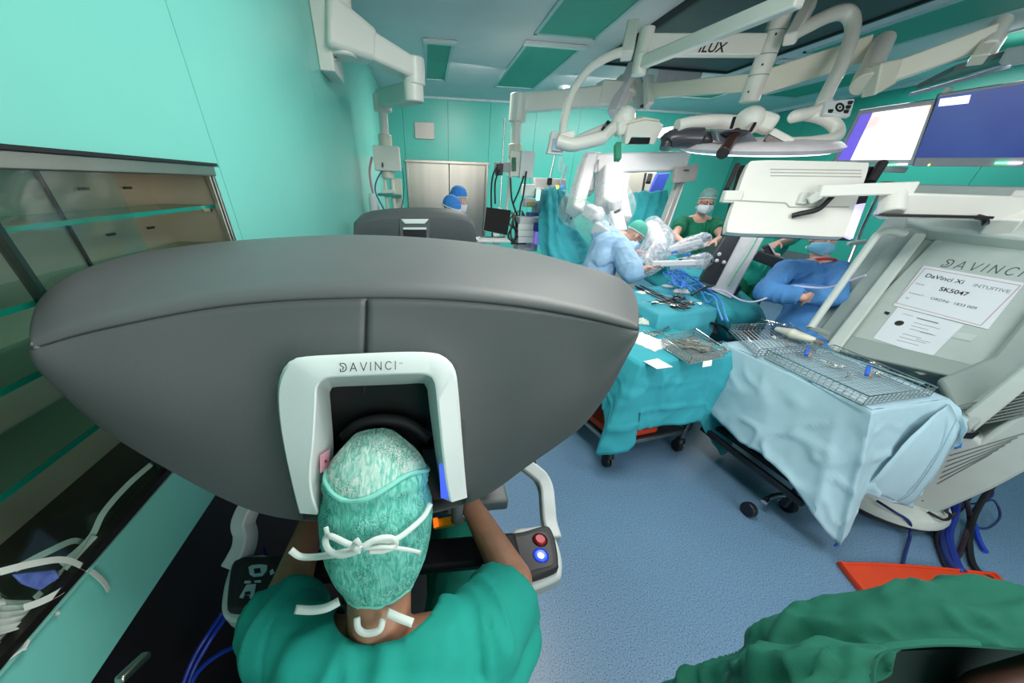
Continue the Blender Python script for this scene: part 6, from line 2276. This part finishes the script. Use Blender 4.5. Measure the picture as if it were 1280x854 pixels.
# ------------------------------------------------------------------ patient cart with draped arms
robot_w = mat('robot_white', '#ece8ea', .35, var=.02)
clear = film('clear_drape', '#e4ecec', .2)
milky = film('milky_drape', '#dfe2ea', .42)
ct = thing('patient_cart', 'white surgical robot cart with overhead beam and plastic draped arms', 'robot', (2.3, 4.0, 0))
tc0 = 3.95
MB().bar(T(741, 205, tc0), T(856, 202, tc0 - .05), .2, .19).build('overhead_beam', robot_w, ct, bevel=.02)
MB().bar(T(728, 203, tc0), T(748, 204, tc0), .2, .2).build('beam_end', robot_w, ct, bevel=.03)
MB().bar(T(748, 200, tc0 - .11), T(747, 214, tc0 - .11), .012, .02).build('beam_seam', mat('joint_line', '#a9aba6', .5), ct)
MB().bar(T(734, 204, tc0), T(717, 266, tc0 - .05), .17, .17, up=(0, 1, 0)).build('arm_link', robot_w, ct, bevel=.025)
MB().bar(T(737, 214, tc0 + .1), T(735, 242, tc0 + .1), .12, .12, up=(0, 1, 0)).build('arm_link', robot_w, ct, bevel=.02)
MB().bar(T(733, 262, tc0 - .15), T(747, 270, tc0 - .2), .17, .13).build('arm_joint', robot_w, ct, bevel=.02)
MB().bar(T(742, 276, tc0 - .2), T(750, 262, tc0 - .22), .12, .13).build('arm_link', robot_w, ct, bevel=.02)
MB().bar(T(744, 284, tc0 - .25), T(764, 296, tc0 - .35), .13, .13).build('arm_link', robot_w, ct, bevel=.02)
MB().bar(T(762, 216, tc0 - .02), T(759, 260, tc0 - .1), .26, .2, up=(0, 1, 0)).build('arm_link', robot_w, ct, bevel=.03)
MB().bar(T(763, 262, tc0 - .18), T(777, 254, tc0 - .2), .14, .16).build('arm_joint', robot_w, ct, bevel=.02)
MB().bar(T(776, 250, tc0 - .15), T(781, 276, tc0 - .25), .11, .13, up=(0, 1, 0)).build('arm_link', robot_w, ct, bevel=.02)
MB().bar(T(768, 268, tc0 - .28), T(774, 292, tc0 - .35), .15, .11, up=(0, 1, 0)).build('arm_link', robot_w, ct, bevel=.02)
MB().bar(T(768, 266, tc0 - .35), T(775, 262.5, tc0 - .35), .012, .025).build('arm_marking', black, ct)
MB().bar(T(762, 280, tc0 - .36), T(765, 288, tc0 - .37), .012, .02).build('arm_marking', black, ct)
MB().sphere(T(714, 273, tc0 - .16), .014, 10, 8).build('arm_cap', black, ct)
MB().bar(T(812, 282, 3.75), T(824, 312, 3.55), .16, .14).build('arm_link', robot_w, ct, bevel=.04)
MB().bar(T(815, 330, 3.1), T(880, 328, 2.95), .04, .05).build('instrument_arm', robot_w, ct, bevel=.01)
MB().bar(T(836, 312, 3.2), T(878, 302, 3.1), .04, .05).build('instrument_arm', robot_w, ct, bevel=.01)
post = mat('post_grey', '#b9b5b0', .4, .2)
MB().bar(T(850, 226, tc0), T(822, 300, tc0 + .12), .07, .1, up=(0, 1, 0)).build('column', post, ct, bevel=.01)
MB().bar(T(853, 226, tc0), T(826, 302, tc0 + .12), .02, .09, up=(0, 1, 0)).build('column_edge', robot_w, ct, bevel=.006)
sp = T(845, 213, tc0 - .12)
MB().bar(T(842, 219, tc0 - .12), T(870, 216, tc0 - .12), .06, .16).build('sign_plate', mat('plate_taupe', '#b4aaa6', .4), ct, bevel=.006)
MB().box(T(858, 213, tc0 - .17), (.06, .01, .015)).build('sign_print', mat('sign_print', '#5c5a58', .5), ct)
MB().box((2.75, 4.25, .17), (.8, .9, .3)).build('base', robot_w, ct, bevel=.06)
pd = bpy.data.objects


def draped(pts_r, name, mt_, label, seed=0):
    """loose plastic sleeve round an arm"""
    pts = [T(*p[:3]) for p in pts_r]
    rad = [p[3] for p in pts_r]
    C_ = catmull(pts, 6)
    rows = []
    for i, p in enumerate(C_):
        k = i / 6
        a = int(min(k, len(rad) - 2))
        r = rad[a] + (rad[a + 1] - rad[a]) * (k - a)
        d = (C_[min(i + 1, len(C_) - 1)] - C_[max(i - 1, 0)]).normalized()
        s_ = d.cross(V(0, 1, 0)).normalized()
        u_ = s_.cross(d)
        rows.append([p + (s_ * math.cos(2 * PI * j / 18) + u_ * math.sin(2 * PI * j / 18)) * r * (1 + .16 * noise.noise(p * 7 + V(math.cos(2 * PI * j / 18) * 1.5, math.sin(2 * PI * j / 18) * 1.5, seed))) for j in range(18)])
    return tag(MB().grid(rows, closed=True).build(name, mt_, ang=60), label, 'plastic drape')


d1 = draped([(722, 240, 3.85, .12), (716, 262, 3.8, .16), (735, 275, 3.7, .15), (752, 290, 3.6, .13), (768, 300, 3.5, .10)], 'arm_drape', clear, 'clear plastic sleeve with green stripe round the left robot arm', 1)
d2 = draped([(764, 226, 3.85, .17), (766, 250, 3.75, .19), (774, 264, 3.65, .17), (772, 282, 3.6, .10)], 'arm_drape', clear, 'clear plastic sleeve round the middle robot arm above the bent surgeon', 2)
d3 = draped([(814, 276, 3.7, .07), (818, 292, 3.65, .13), (822, 308, 3.5, .17), (812, 326, 3.35, .14), (800, 338, 3.2, .08)], 'arm_drape', milky, 'milky plastic sleeve hanging right of the bent surgeon', 3)
d4 = draped([(834, 316, 3.2, .04), (856, 308, 3.15, .07), (880, 300, 3.05, .07), (886, 298, 3.0, .02)], 'arm_drape', milky, 'upper plastic sleeved instrument arm in front of the green scrubs', 4)
d5 = draped([(838, 332, 3.1, .04), (860, 328, 3.05, .06), (882, 326, 2.95, .07), (890, 326, 2.9, .02)], 'arm_drape', milky, 'lower plastic sleeved instrument arm above the blue tubing', 5)
gs = mat('green_stripe', '#7fd68f', .5)
for pts, par in (([(709, 256), (720, 250), (733, 244), (740, 241)], d1), ([(710, 258), (722, 253), (735, 247)], d1), ([(760, 244), (770, 240), (780, 236)], d2)):
    MB().strip(catmull([T(px, py, 3.6) for px, py in pts], 4), .012, .001).build('green_stripe', gs, par)
random.seed(8)
for i in range(9):
    px, py = 840 + i * 5.2, 318 + (i % 3) * 6 + random.uniform(-3, 3)
    tag(MB().bar(T(px, py, 3.05), T(px + 7, py - 2, 3.0), .03, .02).build('cannula', mat('cannula_dark', '#23252e', .3) if i % 3 else mat('cannula_blue', '#3f8fe0', .3), bevel=.004), 'small dark or blue instrument hub on the draped arms over the patient', 'instrument', 'instrument hubs on the draped arms')

# teal drapes hanging behind
rows = [
    [T(682, 238, 4.2), T(690, 234, 4.15), T(700, 236, 4.15), T(708, 242, 4.2)],
    [T(676, 258, 4.1), T(690, 252, 4.0), T(704, 256, 4.05), T(715, 262, 4.15)],
    [T(674, 285, 4.0), T(690, 280, 3.9), T(706, 285, 3.95), T(724, 290, 4.1)],
    [T(676, 312, 3.9), T(694, 310, 3.8), T(715, 310, 3.9), T(736, 308, 4.0)],
    [T(684, 332, 3.8), T(706, 332, 3.7), T(724, 330, 3.8), T(740, 322, 3.9)],
]
sheet('hanging_drape', rows, drape_teal, 'teal drape hanging in folds at the left of the robot arms', amp=.02, seed=5, up=9, fold=.045)
rows = [
    [T(786, 242, 4.25), T(800, 240, 4.2), T(818, 239, 4.2), T(836, 238, 4.2)],
    [T(780, 262, 4.2), T(798, 260, 4.1), T(815, 260, 4.15), T(834, 262, 4.2)],
    [T(776, 285, 4.15), T(796, 284, 4.1), T(812, 284, 4.1), T(828, 288, 4.2)],
    [T(778, 310, 4.1), T(796, 306, 4.0), T(810, 306, 4.0), T(820, 310, 4.1)],
]
sheet('hanging_drape', rows, drape_dark, 'teal drape stretched behind the bent surgeon under the robot beam', amp=.02, seed=7, up=9, fold=.03)
bg = thing('equipment_cabinet', 'cream equipment cabinet behind the robot beam with a black handle', 'cabinet', T(800, 250, 5.4))
MB().prism([T(786, 214, 5.2), T(822, 214, 5.2), V(3.55, 5.35, .02), V(3.0, 5.2, .02)], (.05, .4, 0)).build('body', cream, bg, bevel=.02)
MB().bar(T(807, 217, 5.1), T(803, 240, 5.1), .03, .03).build('handle', black, bg)
MB().bar(T(813, 218, 5.1), T(810, 229, 5.1), .07, .05).build('lock', black, bg, bevel=.01)
tag(MB().prism([T(822, 217, 5.0), T(838, 216, 5.0), T(828, 240, 5.0), T(812, 241, 5.0)], (0, .05, 0)).build('blue_bag', mat('bag_blue', '#1f49c8', .5), bevel=.01), 'bright blue bag hanging behind the beam end', 'bag')

# anaesthesia machine between pendant and drape
am = thing('anaesthesia_machine', 'anaesthesia machine with small screens and pale boxes left of the teal drape', 'machine', T(662, 300, 4.6))
am_g = mat('machine_grey', '#c3c7ca', .4)
MB().prism([T(668, 222, 4.5), T(708, 224, 4.5), T(708, 237, 4.5), T(668, 236, 4.5)], (0, .1, 0)).build('top_panel', mat('machine_taupe', '#b3aeae', .4), am, bevel=.01)
MB().box(T(660, 238, 4.45), (.16, .15, .14)).build('vaporiser', whitep, am, bevel=.01)
MB().box(T(661, 253, 4.4), (.16, .15, .1)).build('flow_block', am_g, am, bevel=.008)
MB().box(T(663, 255, 4.32), (.08, .02, .04)).build('yellow_tag', mat('tag_yellow', '#c9b04a', .5), am)
MB().box(T(672, 262, 4.5), (.1, .3, .5)).build('column', am_g, am, bevel=.02)
MB().box(T(675, 244, 4.3), (.09, .05, .12)).build('screen', mat('screen_green', '#9ff5d8', .3, emit=1.4), am, bevel=.004)
MB().box(T(668, 270, 4.35), (.2, .15, .08)).build('blue_module', mat('module_blue', '#4b62a8', .4), am, bevel=.006)
MB().box(T(672, 283, 4.3), (.14, .15, .1)).build('blue_module', mat('module_blue', '#4b62a8', .4), am, bevel=.006)
MB().box(T(658, 292, 4.4), (.28, .25, .4)).build('drawer_block', am_g, am, bevel=.01)
for py in (284, 292, 300):
    MB().box(T(657, py, 4.22), (.2, .02, .07)).build('drawer', whitep, am, bevel=.005)
MB().box(T(674, 298, 4.25), (.1, .1, .14)).build('violet_module', mat('module_violet', '#8c7ae0', .3, emit=.5), am, bevel=.01)
MB().bar(T(655, 272, 4.35), T(676, 271, 4.35), .2, .03).build('shelf', whitep, am, bevel=.004)
MB().box(T(687, 227, 4.35), (.06, .05, .08)).build('clamp', black, am, bevel=.01)
MB().box(T(696, 234, 4.35), (.05, .05, .04)).build('status_lamp', mat('lamp_amber', '#ffd23a', .3, emit=1.6), am, bevel=.008)
MB().box(T(703, 234, 4.35), (.04, .05, .04)).build('status_lamp', mat('lamp_blue', '#3a7bff', .3, emit=1.2), am, bevel=.008)
random.seed(21)
for k in range(10):
    x0 = 644 + random.uniform(-4, 12)
    pts = [T(x0, 266 + random.uniform(-4, 6), 4.4), T(x0 + random.uniform(-8, 8), 280, 4.3), T(x0 + random.uniform(-6, 12), 295, 4.3), T(x0 + random.uniform(-6, 6), 305, 4.3)]
    MB().tube(catmull(pts, 5), .012, 6).build('hose', mat('hose_khaki', '#4a4838', .6) if k % 2 else black, am)
iv = thing('drip_stand', 'slim drip stand with clear bags beside the teal drape', 'drip stand', T(692, 300, 4.4))
MB().tube([T(694, 194, 4.4), T(686, 230, 4.4), T(680, 300, 4.4)], .012, 8).build('pole', mat('pole_grey', '#9aa0a0', .5, .3), iv)
for i, (px, py) in enumerate(((701, 206), (706, 215), (703, 225))):
    MB().sphere(T(px, py, 4.4), (.035, .02, .08), 12, 10).build('drip_bag', film('bag_film', '#dfeaf0', .35), iv)

# white column and black panel left of the seated gown
wcol = thing('equipment_column', 'tall white column with green cable line and black side panel below the white monitor', 'column', T(890, 400, 2.9))
tq0 = 2.95
MB().prism([T(926, 294, tq0), T(957, 294, tq0), T(914, 374, tq0 + .0), T(888, 362, tq0)], (.12, .12, 0)).build('white_face', robot_w, wcol, bevel=.01)
MB().prism([T(908, 292, tq0), T(927, 294, tq0 - .02), T(894, 358, tq0 - .02), T(874, 352, tq0)], (.12, .16, 0)).build('black_face', mat('panel_black', '#1f262b', .45, var=.2), wcol, bevel=.006)
lower_c = Z(900, 395, .3)
MB().bar(T(902, 366, tq0 + .08), Z(880, 410, .05) + V(.1, .12, 0), .25, .2, up=(0, 1, 0)).build('lower_column', mat('panel_black', '#1f262b', .45), wcol, bevel=.02)
MB().tube(catmull([T(948, 295, tq0 - .04), T(935, 318, tq0 - .04), T(922, 338, tq0 - .04), T(910, 358, tq0 - .04)], 5), .006, 6).build('green_cable', mat('cable_green', '#5fb987', .5), wcol)
for px, py in ((896, 326), (899, 318), (905, 328)):
    MB().sphere(T(px, py, tq0 - .04), .016, 8, 6).build('knob', whitep, wcol)
sc = thing('side_screen', 'dark tilted screen on a bracket right of the white column', 'screen', T(960, 315, 3.1))
MB().prism([T(953, 309, 3.1), T(962, 306, 3.1), T(969, 318, 3.1), T(966, 326, 3.1)], (.04, .06, 0)).build('housing', mat('housing_dark', '#3b3a3f', .4), sc, bevel=.006)
MB().prism([T(960.5, 305, 3.08), T(962.5, 304, 3.08), T(970, 317, 3.08), T(968, 318, 3.08)], (.01, .01, 0)).build('edge', am_g, sc)
MB().bar(T(945, 318, 3.2), T(978, 330, 3.1), .12, .09).build('bracket', mat('housing_dark', '#3b3a3f', .4), sc, bevel=.01)
tr = thing('tripod_stand', 'slim steel stand with small camera seen behind the white monitor edge', 'stand', T(1080, 300, 2.9))
MB().tube([T(1100, 238, 2.9), T(1078, 285, 2.9), T(1060, 330, 2.95)], .014, 8).build('pole', chrome, tr)
MB().box(T(1107, 232, 2.85), (.08, .06, .06)).build('head', mat('head_brown', '#6b5a3c', .5), tr, bevel=.01)
MB().bar(T(1060, 305, 2.8), T(1082, 302, 2.8), .03, .03).build('arm', whitep, tr, bevel=.006)

# ------------------------------------------------------------------ people in the background
teal_cap = mat('cap_teal', '#58b39c', .8, var=.15, scale=60, bump=.2, bscale=300)
blue_cap = mat('cap_blue', '#3f87d8', .8, var=.15, scale=60, bump=.2, bscale=300)
grey_cap = mat('cap_grey_green', '#7fa6a0', .8, var=.1, scale=60)
mask_w = mat('mask_white', '#e3e6ec', .8, var=.02)
mask_b = mat('mask_blue', '#7dbfe0', .8, var=.03)
glass_b = mat('glasses_black', '#151518', .3)

# standing in green, far side of the robot
hc = T(883, 252, 3.9)
J, R, g = stand(hc, math.radians(160), .98)
J['wrL'], J['wrR'] = T(893, 302, 3.62), T(856, 305, 3.62)
J['elL'], J['elR'] = T(903, 296, 3.85), T(843, 296, 3.85)
person('person', 'person in dark green scrubs, grey cap and white mask standing behind the robot arms', (hc.x, hc.y, 0), J, skin2, scrub_green, scrub_green, R @ V(0, 1, -.12), cap=grey_cap, mask=mask_w, glasses=glass_b, seed=1, hand_dirs=[(T(882, 304, 3.55) - J['wrL'], (0, 0, -1)), (T(866, 307, 3.55) - J['wrR'], (0, 0, -1))])

# bent over the patient in light blue gown
hc = T(793, 293, 3.55)
nk = T(776, 296, 3.58)
J = dict(head=hc, neck=nk, chest=T(757, 313, 3.5), pelvis=T(742, 352, 3.45))
J['pelvis'] = V(J['chest'].x - .12, J['chest'].y - .12, .85)
J['shL'], J['shR'] = T(752, 292, 3.62) + V(.05, .1, 0), T(775, 312, 3.38)
J['elL'], J['elR'] = T(770, 312, 3.6), T(790, 340, 3.2)
J['wrL'], J['wrR'] = T(800, 316, 3.45), T(806, 336, 3.15)
px_, py_ = J['pelvis'].x, J['pelvis'].y
for sd, k in (('L', 1), ('R', -1)):
    J['hip' + sd] = V(px_ - .03 * k, py_ + .1 * k, .82)
    J['kn' + sd] = V(px_ + .05 - .03 * k, py_ + .1 * k, .45)
    J['an' + sd] = V(px_ - .03 * k, py_ + .1 * k, .085)
person('person', 'surgeon in light blue gown and green cap bending over the patient', (px_, py_, 0), J, skin2, gown_blue, gown_blue, (.80, -.05, -.60), (.55, -.1, .8), sleeve=1.85, cap=teal_cap, mask=mask_w, glasses=glass_b, seed=2, gown=True, bulk=.035, collar=mat('collar_mint', '#6fd3bd', .8))

# seated in mid blue gown with folded arms
hc = T(1030, 299, 2.70)
yw = math.radians(170)
J, R, g = stand(hc, yw, 1.0, -.12)
fw_ = R @ V(0, 1, 0)
sd_v = R @ V(1, 0, 0)
J['elR'] = T(957, 364, 2.50)
J['elL'] = T(1044, 372, 2.45)
J['shR'], J['shL'] = T(982, 337, 2.68), T(1046, 340, 2.62)
J['wrR'] = T(1004, 372, 2.36)
J['wrL'] = T(983, 364, 2.42)
J['neck'] = T(1024, 327, 2.72)
J['chest'] = T(1012, 364, 2.70)
J['pelvis'] = T(1004, 405, 2.66)
pz_ = J['pelvis']
for sd, k in (('L', 1), ('R', -1)):
    J['hip' + sd] = pz_ + sd_v * -.1 * k * -1 * -1 + V(0, 0, -.04)
    J['kn' + sd] = J['hip' + sd] + fw_ * .36 + V(0, 0, -.06)
    J['an' + sd] = V(J['kn' + sd].x, J['kn' + sd].y, .085)
person('person', 'seated person in mid blue gown with arms folded, pale blue mask, red neckline', (pz_.x, pz_.y, 0), J, skin2, gown_navy, gown_navy, (-.50, -.80, .05), sleeve=1.92, cap=blue_cap, mask=mask_b, seed=4, gown=True, bulk=.002, collar=mat('collar_red', '#c2324a', .7), hand_dirs=[(T(970, 366, 2.46) - J['wrL'], (0, 1, 0)), (T(1024, 372, 2.42) - J['wrR'], (0, 1, 0))])
stl = thing('stool', 'stool under the seated person in the mid blue gown', 'stool', (pz_.x, pz_.y, 0))
MB().lathe([(0, .0), (.17, 0), (.18, -.03), (.16, -.06), (0, -.06)], (pz_.x, pz_.y, pz_.z - .2), 24).build('seat', black, stl)
MB().cyl((pz_.x, pz_.y, .04), (pz_.x, pz_.y, pz_.z - .24), .03).build('stem', chrome, stl)
MB().lathe([(0, .06), (.05, .06), (.22, .02), (.22, 0), (0, 0)], (pz_.x, pz_.y, 0), 24).build('foot', chrome, stl)

# partly hidden in aqua scrubs
hc = T(985, 262, 3.6)
J, R, g = stand(hc, math.radians(150), 1.0)
J['elL'] = T(985, 300, 3.5)
J['wrL'] = T(972, 304, 3.35)
J['wrR'] = T(962, 318, 3.4)
person('person', 'person in pale aqua scrubs hidden behind the white monitor, bare elbow showing', (hc.x, hc.y, 0), J, skin2, scrub_aqua, scrub_green, R @ V(0, 1, 0), cap=blue_cap, mask=mask_b, seed=6, sleeve=.7)

# two in blue caps beyond the second console
for (px, py, dz), lab, face, sd in (((573, 250, 3.7), 'taller of two people in blue caps by the steel door, white mask', (.70, -.66, -.2), 7), ((563.5, 262, 3.5), 'lower of two people in blue caps, leaning over the second console', (.72, -.50, -.45), 8)):
    hc = T(px, py, dz)
    yw = math.atan2(-face[0], face[1])
    J, R, g = stand(hc, yw, 1.0, -.1)
    for s_ in 'LR':
        J['an' + s_].z = .085
    person('person', lab, (hc.x, hc.y, 0), J, skin2, gown_blue, scrub_green, face, cap=blue_cap, mask=mask_w, seed=sd, sleeve=.8, vox=.010)
